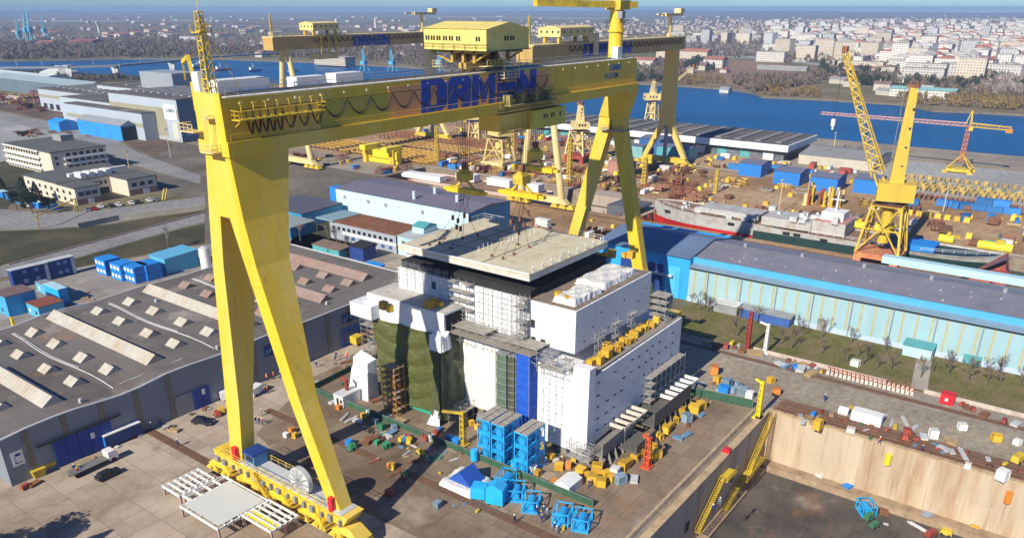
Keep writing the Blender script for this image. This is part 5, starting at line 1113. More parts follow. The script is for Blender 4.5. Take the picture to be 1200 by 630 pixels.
# yellow cantilever jib crane frames
t = T('yellow_portal','small yellow steel portal frame beside the low office','portal frame',(*at(48,262),0)); x, y = at(46,268); x2, y2 = at(92,248); b = MB(); b.bar((x,y,0),(x,y,5),.35,.35); b.bar((x2,y2,0),(x2,y2,6),.35,.35); b.bar((x,y,5),(x2,y2,5.6),.3,.4); b.bar((x2-2,y2,0),(x2,y2,5.6),.3,.3); b.build('frame', YELD, t)
t = T('yellow_portal','leaning yellow steel frame at the corner of the car park','portal frame',(*at(192,234),0)); x, y = at(190,235); b = MB(); b.bar((x,y,0),(x+3,y+2,4.5),.4,.6); b.bar((x+1.4,y,0),(x+4.4,y+2,4.5),.4,.6); b.bar((x+3,y+2,4.5),(x+4.4,y+2,4.5),.3,.3); b.build('frame', YELD, t)
# ================================================================ SHIPS
HULLG = M('hull_grey_primer', (.46,.46,.45), .6, .1, .3, dirt=(.30,.20,.13), dsc=.4, damt=.75); REDO = M('antifouling_red', (.55,.02,.02), .6, .12, .4); DGRN = M('dark_green_hull', (.02,.05,.05), .5, .15, .4); DKB = M('rusty_deck', (.26,.16,.11), .85, .25, .4, dirt=(.14,.07,.04), dsc=.4)
def hull(secs, mats, name, par, deckm=None):   # secs: (y, halfbeam_deck, halfbeam_keel, z_deck), x centre
    xc, zk, zr = mats[0], mats[1], mats[2]; b = MB()
    for (ya, ha, ka, za), (yb, hb_, kb, zb) in zip(secs, secs[1:]):
        for s_ in (-1,1):
            A = [(xc+s_*ka,ya,zk),(xc+s_*(ka+(ha-ka)*.75),ya,zr),(xc+s_*ha,ya,za)]; B = [(xc+s_*kb,yb,zk),(xc+s_*(kb+(hb_-kb)*.75),yb,zr),(xc+s_*hb_,yb,zb)]
            for k in (0,1):
                b.mat(1 if k == 0 else 0); b.poly([A[k],B[k],B[k+1],A[k+1]] if s_ < 0 else [A[k],A[k+1],B[k+1],B[k]])
        b.mat(2); b.poly([(xc-ha,ya,za-.5),(xc+ha,ya,za-.5),(xc+hb_,yb,zb-.5),(xc-hb_,yb,zb-.5)])
    for (y_, h_, k_, z_) in (secs[0], secs[-1]): b.mat(0); b.poly([(xc-h_,y_,z_),(xc-k_,y_,zk),(xc+k_,y_,zk),(xc+h_,y_,z_)])
    return b.build(name, [mats[3], mats[4], deckm or DKB], par)
s1 = T('ship','grey ship with rounded bow and red underbody in the dock behind the blue hall','ship',(303,115,-4))
hull([(150,.6,.3,5.2),(147,3,.6,5.0),(142,6.4,2,4.6),(134,8.6,5,4.0),(120,9.4,8,3.8),(103,9.4,8.6,3.8)],(303,-8,-1.0,HULLG,REDO),'hull',s1)
hull([(103,9.4,8.6,3.6),(92,9.4,8.6,3.0),(70,9.4,8.6,2.8),(52,9.4,8,2.8)],(303,-8,1.0,HULLG,DGRN),'after_hull',s1)
MB().box(296,82,3.2,310,101,6.4).build('midship_deckhouse', HULLG, s1); MB().box(298,103,3.8,309,128,5.8).build('forward_deckhouse', HULLG, s1); MB().box(297,70,2.9,310,82,7.4).build('bridge_block', HULLG, s1)
MB().box(297.2,70.2,7.42,309.8,81.8,7.55).build('bridge_deck', M('pink_primer_deck', (.45,.22,.19), .75, .15, .4), s1); MB().box(300,72,7.6,308,80,10.6).build('wheelhouse', WHITE, s1)
b = MB().cyl(304,76,10.6,18,.35,8); b.box(303.8,73.5,14.6,304.2,78.5,14.9); b.build('mast', WHITE, s1)
b = MB(); random.seed(21)
for k in range(26): y = random.uniform(72,144); x = random.uniform(296,309); s_ = random.uniform(.4,1.4); z = 3.6 if y > 103 else (7.5 if y < 82 else 6.4); b.box(x-s_,y-s_,z-.3,x+s_,y+s_,z+random.uniform(.6,2))
b.build('deck_fittings', LGREY, s1)
for y, z in ((141,1.9),(112,1.6),(90,1.4),(86,1.4),(76,1.0)): MB().box(293.3 if y < 135 else 296.2,y-1.3,z,294.2 if y < 135 else 297.5,y+1.3,z+1).build('hull_opening', DARK, s1)
MB().rail([(294.2,103,4),(294.2,132,4.4),(298,144,4.8)],1.2,3,.06).rail([(294.2,54,2.9),(294.2,82,2.9)],1.2,3,.06).build('railing', WHITE, s1)
s2 = T('ship','dark green hull with white rounded bow at the foot of the tall slewing crane','ship',(305,32,-4))
hull([(52,8,7,1.6),(40,8,6,2.2),(30,6.6,3.4,2.6),(23,3.6,.8,3.2),(19.5,.6,.3,3.6)],(304,-8,.8,HULLG,DGRN),'hull',s2,DGRN); MB().box(299,40,1.4,309,49,3.6).build('deckhouse', BBL, s2); MB().rail([(297,44,2.2),(300,27,3),(304,20,3.6)],1.2,3,.06).build('railing', WHITE, s2)
s3 = T('ship','long low ship with white deck structures and red waterline band behind the central hall','ship',(296,245,-4))
hull([(291,1,.5,1.2),(286,6,4,1.0),(272,9,8,.8),(205,9,8,.8)],(297,-8.8,-1.0,M('pale_pink_hull', (.66,.50,.45), .6, .1, .4),REDO),'hull',s3); MB().extr([(289.4,262,.6),(289.4,288,.6),(289.4,288.8,1.8),(289.4,286.4,3.2),(289.4,262,3.2)],(5,0,0)).build('white_bow_house', WHITE, s3)
for y0,y1 in ((248,260),(226,240),(209,216)): MB().box(299,y0,.8,304,y1,4.2).build('deck_house', WHITE, s3)
# open half-built hull blocks in the repair dock
t = T('hull_block','rusty grey riveted hull block standing in the repair dock between the crane legs','hull block',(305,172,-8)); MB().box(306,166,-8,317,186,2.2).build('block_shell', M('weathered_block', (.42,.36,.30), .8, .2, .3, dirt=(.25,.12,.07), dsc=.3, damt=.8, streak=True), t); MB().box(305.8,166.2,-3,305.99,185.8,-2.6).build('weld_line', DARK, t)
t = T('hull_block','upturned dark bow block on red props beside the blue hall','hull block',(300,156,0)); MB().extr([(289,152,2.5),(289,163,-5),(289,166,-5),(289,166,3.2),(289,152.3,3.2)],(15,0,0)).build('bow_shell', M('dark_bow_shell', (.10,.11,.13), .7, .2, .3), t)
b = MB(); random.seed(4)
for k in range(40): x = random.uniform(286.5,300); y = random.uniform(145,165); b.tube((x,y,-7),(x+random.uniform(-2,2),y+random.uniform(-3,3),random.uniform(-1,2.5)),.2,n=4)
o = b.build('prop_poles', REDP, None, (294,155,-8)); tag(o,'tangle of red steel props in the dock under the dark bow block','steel props')
t = T('hull_block','triangular red ribbed hull block at the right edge behind the blue hall','hull block',(262,0,0))
x, y = at(1152,330,4); MB().extr([(x,y-7,0),(x,y+9,0),(x,y-4,12)],(8,0,0)).build('block_frame', M('red_truss', (.36,.10,.08), .7, .2, .5), t)
b = MB().poly([(x-.3,y+10,0),(x-.3,y-4,12.4),(x-3,y-6,13.4),(x-4,y+12,1)]); b.poly([(x-.35,y+10,0),(x-4.05,y+12,1),(x-3.05,y-6,13.4),(x-.35,y-4,12.4)]); b.build('dark_plate', M('dark_purple_plate', (.12,.10,.14), .6, .15, .3), t)
b = MB()
for k in range(8): b.bar((x-.2,y-6+k*1.9,0),(x-.2,y-4.4+k*.3,11.5-k*1.35),.3,.3)
for k in range(4): b.bar((x-.3,y-6,1+k*2.4),(x-.3,y+8-k*2.6,1+k*2.4),.25,.25)
b.build('truss_bars', REDP, t)
# ================================================================ VEHICLES, PEOPLE, GOODS
def proj(x, y, z=0):
    d_ = Vector((x, y, z-CH)); k = FPX/d_.dot(_fw); return 600+k*d_.dot(_rt), YPP-k*d_.dot(_up)
ORDS = ['leftmost','second from the left','third from the left','fourth from the left','fifth from the left','sixth from the left','seventh from the left','eighth from the left','ninth from the left','tenth from the left','eleventh from the left','twelfth from the left','thirteenth from the left','fourteenth from the left','fifteenth from the left','sixteenth from the left','seventeenth from the left','eighteenth from the left','nineteenth from the left','twentieth from the left']
def ordinals(objs, what):
    for k, o in enumerate(sorted(objs, key=lambda o: proj(*o.location)[0])): o['label'] = (ORDS[k] if k < 20 else 'one further right') + ' of ' + what
def P(o): return Proto(o)
def plur(k): return k[:-1]+'ies' if k.endswith('y') else k+'es' if k.endswith('x') else k+'s'
CRY = M('crate_yellow', (.66,.40,.035), .55, .15, .8, dirt=(.35,.2,.05), dsc=.8, damt=.6, obj_rand=.3)
CRO = M('crate_orange', (.58,.22,.05), .55, .15, .8, obj_rand=.2); CRG = M('crate_grey_blue', (.22,.30,.38), .6, .15, .8, obj_rand=.3)
def crate(mat, label='crate', name='crate', sx=1.7, sy=1.7, h=1.9):
    t = L0(name, label, 'crate'); MB().box(-sx/2+.08,-sy/2+.08,.15,sx/2-.08,sy/2-.08,h-.1).build('crate_body', mat, t)
    b = MB()
    for i in (-1,1):
        for j in (-1,1): b.box(i*sx/2-(.12 if i>0 else 0),j*sy/2-(.12 if j>0 else 0),0,i*sx/2+(.12 if i<0 else 0),j*sy/2+(.12 if j<0 else 0),h)
    for z in (.12,h-.12):
        for j in (-1,1): b.box(-sx/2,j*(sy/2-.06)-.06,z,sx/2,j*(sy/2-.06)+.06,z+.12); b.box(j*(sx/2-.06)-.06,-sy/2,z,j*(sx/2-.06)+.06,sy/2,z+.12)
    b.build('crate_frame', mat, t); MB().box(-sx/2+.1,-sy/2+.1,h-.08,sx/2-.1,sy/2-.1,h+.02).build('lid', mat, t); return t
CRGN = M('dull_green', (.05,.18,.10), .6, .2, .8, obj_rand=.3)
PC = {'y':P(crate(CRY)),'o':P(crate(CRO)),'g':P(crate(CRG)),'w':P(crate(M('crate_white', (.7,.7,.67), .6, .1, .8, obj_rand=.15))),'b':P(crate(BBL)),'e':P(crate(M('crate_green', (.04,.25,.12), .6, .2, .8, obj_rand=.3))),'r':P(crate(M('dull_red', (.36,.07,.05), .6, .15, .8, obj_rand=.3)))}
def cluster(pts, what, cat_group, z=0, kinds='y', sc=1.0, rnd=.25, seed=1):
    rn = random.Random(seed); out = []
    for i, q in enumerate(pts):
        x, y = at(q[0], q[1], z); k = q[2] if len(q) > 2 else kinds[i % len(kinds)]; s_ = .74*sc*rn.uniform(1-rnd,1+rnd)
        o = PC[k].put((x+.6,y+.6,z), rn.choice((0,.1,-.1,.4,1.2)), None, cat_group, (s_, s_*rn.uniform(.8,1.3), s_*rn.uniform(.8,1.15))); out.append(o)
    cn = {'y':'yellow','o':'orange','g':'grey-blue','w':'white','b':'blue','e':'green','r':'red'}
    ordinals(out, what); return out
cluster([(647,541),(656,552),(667,551,'o'),(673,545),(682,557),(690,563),(695,568),(706,572),(701,556),(712,561),(718,567),(728,568,'g'),(722,560,'w')], 'the crates at the near right block corner','crates before the white block',sc=1.15)
cluster([(732,553),(738,547),(745,541),(769,539),(765,531),(773,517),(781,509),(787,503),(791,497),(798,490),(806,497,'g'),(815,485),(823,480),(749,536),(760,523,'o'),(752,530)], 'the crates beside the shaded block side','crates beside the white block',sc=1.2,seed=2)
cluster([(655,351),(665,355),(677,311),(699,305),(709,304),(718,303),(733,303),(741,304)], 'the yellow crates on the block roof','crates on the block roof',z=29.25,seed=3)
cluster([(693,430),(699,427),(704,428),(707,420),(712,421),(717,415),(712,412),(723,414),(727,408),(731,404),(736,405),(741,402),(738,395),(745,396),(750,392),(753,387),(757,389),(761,383),(766,385),(771,379),(778,381),(783,376)][:20], 'the yellow crates crowding the side deck','crates on the side deck',z=18,seed=4)
cluster([(450,364),(457,367),(503,362),(508,357),(516,361)], 'the yellow crates on the left wing','crates on the left wing',z=24.5,seed=5)
cluster([(651,571,'o'),(661,576,'o'),(631,560),(625,555,'w'),(497,514,'r'),(506,518,'w'),(512,512,'r'),(527,518,'b'),(536,523,'b'),(560,505),(553,500)], 'the small crates behind the green barrier','crates behind the green barrier',sc=.9,seed=6)
cluster([(397,481,'o'),(412,470,'y'),(404,474,'b'),(426,492,'y'),(440,498,'g'),(432,488,'w'),(470,519,'y'),(480,520,'y'),(462,505,'g'),(448,505,'e'),(413,528,'e'),(409,524,'b'),(442,523,'e'),(453,527,'e')], 'the crates strewn around the left barrier','goods by the barrier',sc=.95,seed=7)
cluster([(345,515,'y'),(335,514,'w'),(342,509,'o'),(457,583,'r'),(513,597,'g'),(459,552,'y'),(474,563,'e')], 'the isolated crates on the open concrete','crates on the open concrete',sc=.9,seed=8)
cluster([(842,449,'y'),(853,455,'g'),(862,462,'g'),(872,464,'g'),(880,468,'w'),(866,456,'g'),(850,462,'b'),(911,464,'o'),(838,440,'o')], 'the crates at the dry dock head','crates at the dock head',sc=1.3,seed=9)
cluster([(1130,505,'w'),(1170,519,'y'),(1195,523,'w'),(960,505,'y'),(1096,515,'w'),(1065,512,'r'),(999,510,'w'),(1137,551,'w'),(1177,565,'w'),(905,450,'y'),(1004,430+0,'w'),(1113,473,'r')], 'the boxes along the sunlit dock side','boxes along the dock',sc=1.2,seed=10)
cluster([(995,579,'b'),(1102,610,'y'),(1088,612,'g'),(1144,626,'y'),(1012,560,'o'),(963,566,'w')], 'the boxes on the dry dock floor','boxes on the dock floor',z=-13,sc=1.3,seed=11)
# cyan machinery frames
def cage():
    t = L0('machinery_cage','cyan steel machinery cage','machinery cage'); b = MB(); X_, Y_, Z_ = 2.1,1.55,2.9
    for i in (-1,1):
        for j in (-1,1): b.box(i*X_-.1,j*Y_-.1,0,i*X_+.1,j*Y_+.1,Z_)
    for z in (.02,Z_-.2):
        for i in (-1,1): b.box(-X_,i*Y_-.09,z,X_,i*Y_+.09,z+.18); b.box(i*X_-.09,-Y_,z,i*X_+.09,Y_,z+.18)
    for i in (-1,1): b.bar((-X_-.02,i*Y_,.1),(-X_-.02,0,Z_-.1),.09,.09); b.bar((-X_,i*Y_,.1),(X_,i*Y_,Z_-.1),.09,.09)
    b.build('frame', CYA, t); MB().box(-1.9,-1.4,.22,1.9,1.4,.34).build('base_plate', CYA, t); MB().tube((-1.6,0,1.35),(1.6,0,1.35),.95,n=14).build('machine_drum', M('deep_blue_machine', (.02,.32,.68), .5, .15, 1), t)
    MB().box(-1.4,-1.2,.35,-.4,1.2,1.0).build('machine_base', NAVY, t); return t
PG = P(cage()); k = 0; names = ['left stack','middle stack','right stack']; lv = ['bottom','middle','top']
for i, y in enumerate((82.0,78.6,73.2)):
    for z in range(3): PG.put((101.6,y,z*3.0),0,'cyan steel machinery frame, '+lv[z]+' of the '+names[i]+' in front of the blue net','stacked cyan frames',(.64,.95,1))
for i, y in enumerate((82.0,78.6,73.2)): PG.put((104.5,y,0),0,'cyan frame at ground level behind the '+names[i],'stacked cyan frames',(.64,.95,1)); PG.put((104.5,y,3.0),0,'cyan frame of the middle level behind the '+names[i],'stacked cyan frames',(.64,.95,1)); PG.put((104.5,y,6.0),0,'cyan frame of the top level behind the '+names[i],'stacked cyan frames',(.64,.95,1))
for i, y in enumerate((82.0,78.6,73.2)):
    t = tag(MB().box(100.1,y-1.5,9.02,106,y-.1,9.14).box(100.1,y+.1,9.02,106,y+1.5,9.14).build('plank_cover', M('scaffold_board', (.33,.30,.26), .9, .3, 1), None, (102,y,9)), 'weathered board cover on top of the '+names[i]+' of cyan frames','board cover')
loose = []
for i, (px, py, rz, s_) in enumerate(((594,572,.2,.85),(606,587,.5,.85),(624,600,.45,.85),(661,615,.35,.88),(684,622,.35,.88))):
    x, y = at(px, py); loose.append(PG.put((x+1,y+1,0),rz,None,'loose cyan frames',s_))
ordinals(loose,'the loose cyan frames before the barrier')
x, y = at(1014,600,-13); PG.put((x,y,-13),.6,'lone cyan machinery frame on the floor of the dry dock',None,.85)
def cyan_box(px,py,lab,sx=2.4,sy=2.6,h=2.6,rz=.4,house=False):
    x, y = at(px,py); t = T('machine_box',lab,'machine box',(x,y,0),None,rz); b = MB()
    (b.extr([(-sx/2,-sy/2,.3),(-sx/2,sy/2,.3),(-sx/2,sy/2,h),(-sx/2,0,h+.9),(-sx/2,-sy/2,h)],(sx,0,0)) if house else b.box(-sx/2,-sy/2,.3,sx/2,sy/2,h)); b.build('box_body', CYA, t)
    b = MB()
    for i in (-1,1): b.box(-sx/2,i*sy*.3-.12,0,sx/2,i*sy*.3+.12,.29)
    b.build('skid', DARK, t)
cyan_box(562,582,'small plain cyan box left of the loose cyan frames'); cyan_box(582,588,'tall cyan box with pointed top among the loose frames',2.6,3.2,3.4,.3,True)
for i,(px,py) in enumerate(((566,520),(556,540),(603,553))): x,y = at(px,py); t = T('cyan_tank',['small cyan tank behind the barrier at the left frame stack','upright cyan tank left of the frame stacks by the barrier','upright cyan tank between the second and third frame stacks'][i],'tank',(x,y,0)); MB().cyl(x,y,.3,2.6,.75,12).build('tank_body',CYA,t); MB().cyl(x,y,0,.29,.55,8).build('tank_foot',DARK,t)
# blue and white tarpaulin heap
x, y = at(549,572); tag(sheet_heap(x-2.5,x+4.5,y-2.5,y+5.5,.05,1.1,31,12).build('tarpaulin', SHEET, None, (x,y,0)),'rumpled white sheeting under the blue tarpaulin tent by the barrier','tarpaulin')
b = MB().extr([(x-1,y-1.5,1.1),(x-1,y+4,1.1),(x-1,y+1.2,3.6)],(4,0,0)); tag(b.build('tarpaulin', M('royal_tarp', (.02,.09,.42), .55, .15, 1, bump=.4), None, (x,y,1)),'ridge shaped royal blue tarpaulin over goods in front of the barrier','tarpaulin')
# green barrier
def barrier(label, pts, h=1.35):
    t = T('site_barrier', label, 'barrier', (*pts[0],0)); b = MB()
    for a, c in zip(pts, pts[1:]): b.bar((a[0],a[1],h/2+.1),(c[0],c[1],h/2+.1),.07,h)
    b.build('canvas_panel', GRN, t); MB().rail([(p[0],p[1],0) for p in pts],h+.15,2.4,.05,False).build('posts', GREY, t)
barrier('long low dark green canvas barrier between the rails and the white block',[(99.6,132),(99.6,57)]); barrier('short green canvas barrier running back from the crane leg past the white hut',[(99.6,132.2),(114,133.2),(124,133.6)]); barrier('green canvas barrier at the head of the dry dock',[(149.5,66),(152.2,48.4)],2.0)
# white hut, trestles and so on
t = T('site_hut','white portable hut behind the green barrier, left of the block','hut',(*at(402,473),0)); x, y = at(392,474); MB().box(x,y-3,.1,x+5,y,2.7).build('wall', WHITE, t); MB().box(x-.1,y-3.1,2.71,x+5.1,y+.1,2.85).build('roof', LGREY, t); MB().box(x-.06,y-1.6,.15,x-.01,y-.9,2.1).build('door', DARK, t); MB().box(x-.06,y-2.7,1.1,x-.01,y-2.0,1.9).build('window', GLASS, t)
x, y = at(658,578); t = T('site_tent','white peaked shelter beside the barrier below the block corner','shelter',(x,y,0)); MB().extr([(x,y-1.6,0),(x,y+1.6,0),(x,y+1.6,1.8),(x,y,2.5),(x,y-1.6,1.8)],(4.4,0,0)).build('shelter_cover', WHITE, t)
def pole_crane(px,py,label,mat,h,arm,rz=0,base=True,th=.35):
    x, y = at(px,py); t = T('column_crane',label,'column crane',(x,y,0)); MB().lattice((x,y,0),(x,y,h),th*2,th*1.6,max(4,int(h/1.2)),.08).tube((x,y,0),(x,y,h),th*.5,n=6).build('column', mat, t)
    if arm: MB().bar((x,y,h-.3),(x+arm*math.cos(rz),y+arm*math.sin(rz),h+.6),.35,.5).build('arm', mat, t)
    MB().box(x-1,y-1,0,x+1,y+1,.35).build('base', mat, t)
pole_crane(888,489,'yellow column crane standing at the corner of the dry dock',BY,8.5,1.5,2,th=.4)
pole_crane(758,547,'orange red column crane among the yellow crates beside the block',M('orange_red_paint', (.62,.10,.04), .55, .15, .8),6.5,1.2,2,th=.5)
pole_crane(875,410,'dark red lattice post at the edge of the grass behind the rail',REDP,10.5,0,th=.45)
pole_crane(896,414,'white post with short arms at the edge of the grass',WHITE,8,2.2,2.2,th=.35)
pole_crane(408,470,'thin red column crane behind the white portable hut',REDP,5.5,1,2,th=.3)
pole_crane(543,521,'ochre column crane behind the green barrier near the frame stacks',YELD,7.5,4,2.4,th=.5)
pole_crane(19,392+0,'yellow post crane behind the workshop at the far left',BY,5,0,th=.3)
pole_crane(465,228,'yellow lattice tower left of the blue huts on the brown yard',SLY,11,0,th=.7) if False else pole_crane(838,226,'yellow lattice tower on the brown yard in front of the leftmost blue hut',SLY,11,0,th=.7)
# dark shaped hull section with ribs, near corner of block
def section(px,py,lx,ly,h,label,mat,ribs=True,rz=0):
    x, y = at(px,py); t = T('steel_section',label,'steel section',(x,y,0)); b = MB()
    b.box(x,y,h*.45,x+lx,y+ly,h*.45+.25); b.box(x,y,h*.45+.26,x+lx,y+.2,h); b.box(x,y+ly-.2,h*.45+.26,x+lx,y+ly,h); b.build('plate', mat, t)
    b = MB(); n = max(2,int(lx/2.2))
    for k in range(n+1): xx = x+lx*k/n; b.extr([(xx,y-.9,0),(xx,y+.9,0),(xx,y+.6,h*.45-.02),(xx,y-.1,h*.45-.02)],(.12,0,0)); b.extr([(xx,y+ly-.9,0),(xx,y+ly+.9,0),(xx,y+ly+.1,h*.45-.02),(xx,y+ly-.6,h*.45-.02)],(.12,0,0))
    if ribs: b.build('rib_plates', mat, t)
    return t
DSE = M('dark_primer_section', (.13,.125,.11), .7, .2, .6, dirt=(.09,.05,.03), dsc=.6)
section(705,548,12,9,5,'grey ribbed steel section on stools at the near right foot of the block',M('grey_primer_section', (.24,.23,.20), .7, .15, .5))
section(765,515,17,8,6,'long dark ribbed steel section beside the shaded side of the block',DSE); section(745,540,8,5,3.4,'small dark section between crates at the right of the block',DSE)
def beams(px,py,lx,ly,z,n,label,mat,rz=0,legs=True):
    x, y = at(px,py,z); t = T('beam_grating',label,'steel frame',(x,y,0)); b = MB()
    for j in (0,1): b.box(x,y+j*(ly-.35),z,x+lx,y+j*(ly-.35)+.35,z+.7)
    for k in range(n): xx = x+lx*k/(n-1); b.box(xx-.2,y,z+.15,xx+.2,y+ly,z+.85)
    b.build('beams', mat, t); b = MB()
    if legs:
        for i in (0,1):
            for j in (0,1): b.box(x+i*(lx-.4),y+j*(ly-.4),0,x+i*(lx-.4)+.4,y+j*(ly-.4)+.4,z)
        b.build('legs', SUP, t)
    return t
beams(733,505,9,8,4.2,5,'white beam frame with fenced platform above the dark section',M('cream_primer', (.62,.57,.48), .6, .1, .5)); beams(790,470,12,7,3.4,6,'white stepped beam grating at the far end of the side row',WHITE)
# white trestles left of the crane foot
def trestle(px,py,lx,ly,z,label,deck=None,n=5,rz=0):
    x, y = at(px,py,z); t = T('white_trestle',label,'trestle',(x,y,0)); b = MB()
    for j in (0,1): b.box(x,y+j*(ly-.25),z,x+lx,y+j*(ly-.25)+.25,z+.4)
    for k in range(n): xx = x+lx*k/(n-1); b.box(xx-.12,y,z+.1,xx+.12,y+ly,z+.5)
    for k in range(3): yy = y+ly*(k+.5)/3; b.box(x,yy-.1,z+.1,x+lx,yy+.1,z+.48)
    b.build('frame', WHITE, t)
    if deck: MB().box(x+.5,y+.5,z+.52,x+lx-.5,y+ly-.5,z+.6).build('deck_plate', deck, t)
    b = MB()
    for i in (0,.5,1):
        for j in (0,1): b.box(x+i*(lx-.3),y+j*(ly-.3),0,x+i*(lx-.3)+.3,y+j*(ly-.3)+.3,z-.01)
    b.build('legs', M('pinkish_legs', (.45,.30,.28), .7, .1, 1), t)
trestle(211,583,7,5.5,1.6,'leftmost narrow white trestle frame beside the crane rail',n=7); trestle(238,596,8,6,1.7,'white trestle frame with dark opening beside the crane rail')
trestle(256,622,10,11,2.0,'large pale platform on trestles with open grating beside the crane foot',deck=M('pale_deck_plate', (.60,.62,.60), .6, .05, .5),n=8); trestle(318,625,5.5,8,2.0,'white grating trestle at the bottom edge beside the crane foot',n=6)
x, y = at(312,600,2.2); tag(MB().box(x-3,y-5,1.9,x-1,y+7,2.3).build('yellow_beam', BY, None, (x,y,2)),'long bright yellow beam lying on the pale platform','steel beam')
# low flat goods: pipe bundles, plates, hoses, pallets
def pipes(n, l_, r, mat, name='pipe_bundle'):
    t = L0(name,'pipes','pipe bundle'); rn = random.Random(n); b = MB()
    for k in range(n): y = (k%4-1.5)*r*2.1; z = r+(k//4)*r*1.8; d_ = rn.uniform(-.4,.4); b.tube((-l_/2+d_,y,z+.2),(l_/2+d_,y,z+.2),r,n=8)
    b.build('pipes', mat, t); MB().box(-l_*.3,-r*5,0,-l_*.3+.2,r*5,.2).box(l_*.3,-r*5,0,l_*.3+.2,r*5,.2).build('bearers', WOOD, t); return t
def plates(mat, name='plate_stack'):
    t = L0(name,'plates','plate stack'); b = MB(); rn = random.Random(5)
    for k in range(5): d_ = rn.uniform(-.2,.2); b.box(-1.6+d_,-.9,.15+k*.13,1.6+d_,.9,.25+k*.13)
    b.build('plates', mat, t); MB().box(-1.2,-.9,0,-1,.9,.14).box(1,-.9,0,1.2,.9,.14).build('bearers', WOOD, t); return t
def machine(mat, name='compressor'):
    t = L0(name,'machine','machine'); MB().hexa([(-1.3,-.7,.35),(1.3,-.7,.35),(1.3,.7,.35),(-1.3,.7,.35)],[(-1.2,-.6,1.5),(1.0,-.6,1.6),(1.0,.6,1.6),(-1.2,.6,1.5)]).build('housing', mat, t)
    for i in (-1,1):
        for j in (-1,1): MB().tube((i*.8,j*.75-.1,.35),(i*.8,j*.75+.1,.35),.33,n=10).build('wheel', TYRE, t)
    MB().bar((1.3,0,.5),(2.2,0,.35),.12,.12).build('drawbar', GREY, t); return t
def coil(mat, name='hose_coil'):
    t = L0(name,'hose','hose'); rn = random.Random(8); b = MB()
    for k in range(5):
        r = .6+k*.22; ph = rn.random()*3; pts = [((r+.12*math.sin(a*3+ph))*math.cos(a)+k*.12,(r*.8)*math.sin(a),.08+.05*k) for a in [j*math.pi/8 for j in range(17)]]; b.path(pts,.07,4)
    b.build('hose', mat, t); return t
PP = {'pipew':P(pipes(8,6,.14,LGREY)),'piper':P(pipes(12,8,.2,RUST)),'pipeg':P(pipes(9,7,.18,M('green_pipe', (.05,.25,.16), .6, .15, .6))),'plg':P(plates(LGREY)),'plw':P(plates(WOOD)),'plr':P(plates(RUST)),'plb':P(plates(M('blue_goods', (.15,.27,.42), .6, .2, .8))),
      'mr':P(machine(MC['dull_red'])),'mg':P(machine(CRGN)),'my':P(machine(YELD)),'mb':P(machine(BBL)),'hg':P(coil(M('teal_hose', (.02,.25,.2), .6, .1, 1))),'hb':P(coil(BLK))}
DESC = {'pipew':('pipe_bundle','grey pipe bundle'),'piper':('pipe_bundle','rusty pipe bundle'),'pipeg':('pipe_bundle','green pipe bundle'),'plg':('plate_stack','grey plate stack'),'plw':('plate_stack','timber board stack'),'plr':('plate_stack','rusty plate stack'),'plb':('plate_stack','blue-grey goods stack'),'mr':('compressor','red wheeled compressor'),'mg':('compressor','green wheeled generator'),'my':('compressor','yellow wheeled machine'),'mb':('compressor','blue wheeled machine'),'hg':('hose_coil','teal hose coil'),'hb':('hose_coil','black hose coil')}
def goods(lst, place, z=0, sc=1.0, seed=0):
    rn = random.Random(seed); by = {}
    for q in lst:
        k, px, py = q[:3]; x, y = at(px,py,z); s_ = .62*sc*rn.uniform(.8,1.25)*(q[3] if len(q) > 3 else 1); o = PP[k].put((x,y,z), rn.uniform(-.5,.5)+(1.57 if rn.random() < .3 else 0), None, plur(DESC[k][1])+' '+place, s_); by.setdefault(k,[]).append(o)
    for k, v in by.items():
        if len(v) == 1: v[0]['label'] = DESC[k][1]+' '+place; del v[0]['group']
        else: ordinals(v, 'the '+plur(DESC[k][1])+' '+place)
goods([('pipew',404,489),('pipew',412,492),('plg',420,494),('hb',435,507),('hb',430,504),('mr',457,579,.8),('hg',506,539),('hg',514,537),('my',493,532,1.2),('mg',452,525),('mg',410,528),('plg',455,512),('plb',459,508),('plr',430,518,1.5),('plr',437,515,1.4),('my',480,519),('mr',500,515),('hb',473,520),('plw',470,494,1.3),('hb',470,523),('mb',475,516),('plg',391,472)], 'in the work area by the barrier',seed=1)
goods([('plb',745,519),('plb',753,522),('plb',805,510),('plb',795,514),('plb',822,487),('plg',743,563),('plb',777,503),('plw',659,621,.8),('my',660,620,.7)], 'on the concrete right of the crates',seed=2)
goods([('plg',941,495),('plw',955,497),('plw',948,489),('plg',938,489),('mb',953,487,.8),('pipew',1045,496),('my',1048,502,.9),('plw',974,487),('my',997,481,1.1),('mr',1060,514,1.3),('plw',1110,517),('plw',1118,520),('plg',1106,527),('plg',1115,530),('pipew',1070,503),('pipew',1035,490),('pipew',1060,494),('plg',1082,513),('my',1192,541,1.6),('pipew',1128,533),('mg',1020,515,.6),('plg',1018,496,1.3)], 'on the strip beside the dock',seed=3)
goods([('mg',1018,608,1.3),('mg',1024,617,1.2),('plg',1068,603),('plg',1060,595),('pipew',1075,618),('plr',1035,600),('plr',1000,570),('pipew',1110,618),('mr',1090,628),('my',1108,626),('plw',1180,622,1.6),('plw',1165,620,1.5)], 'on the dry dock floor',z=-13,sc=1.2,seed=4)
goods([('plr',40,568),('mr',30,572,.8),('plg',33,570),('plw',205,505),('hb',200,501),('mr',160,497),('mr',168,496),('plr',152,505,1.2),('my',260,483,1.2),('mr',255,487)], 'along the grey workshop wall',seed=5)
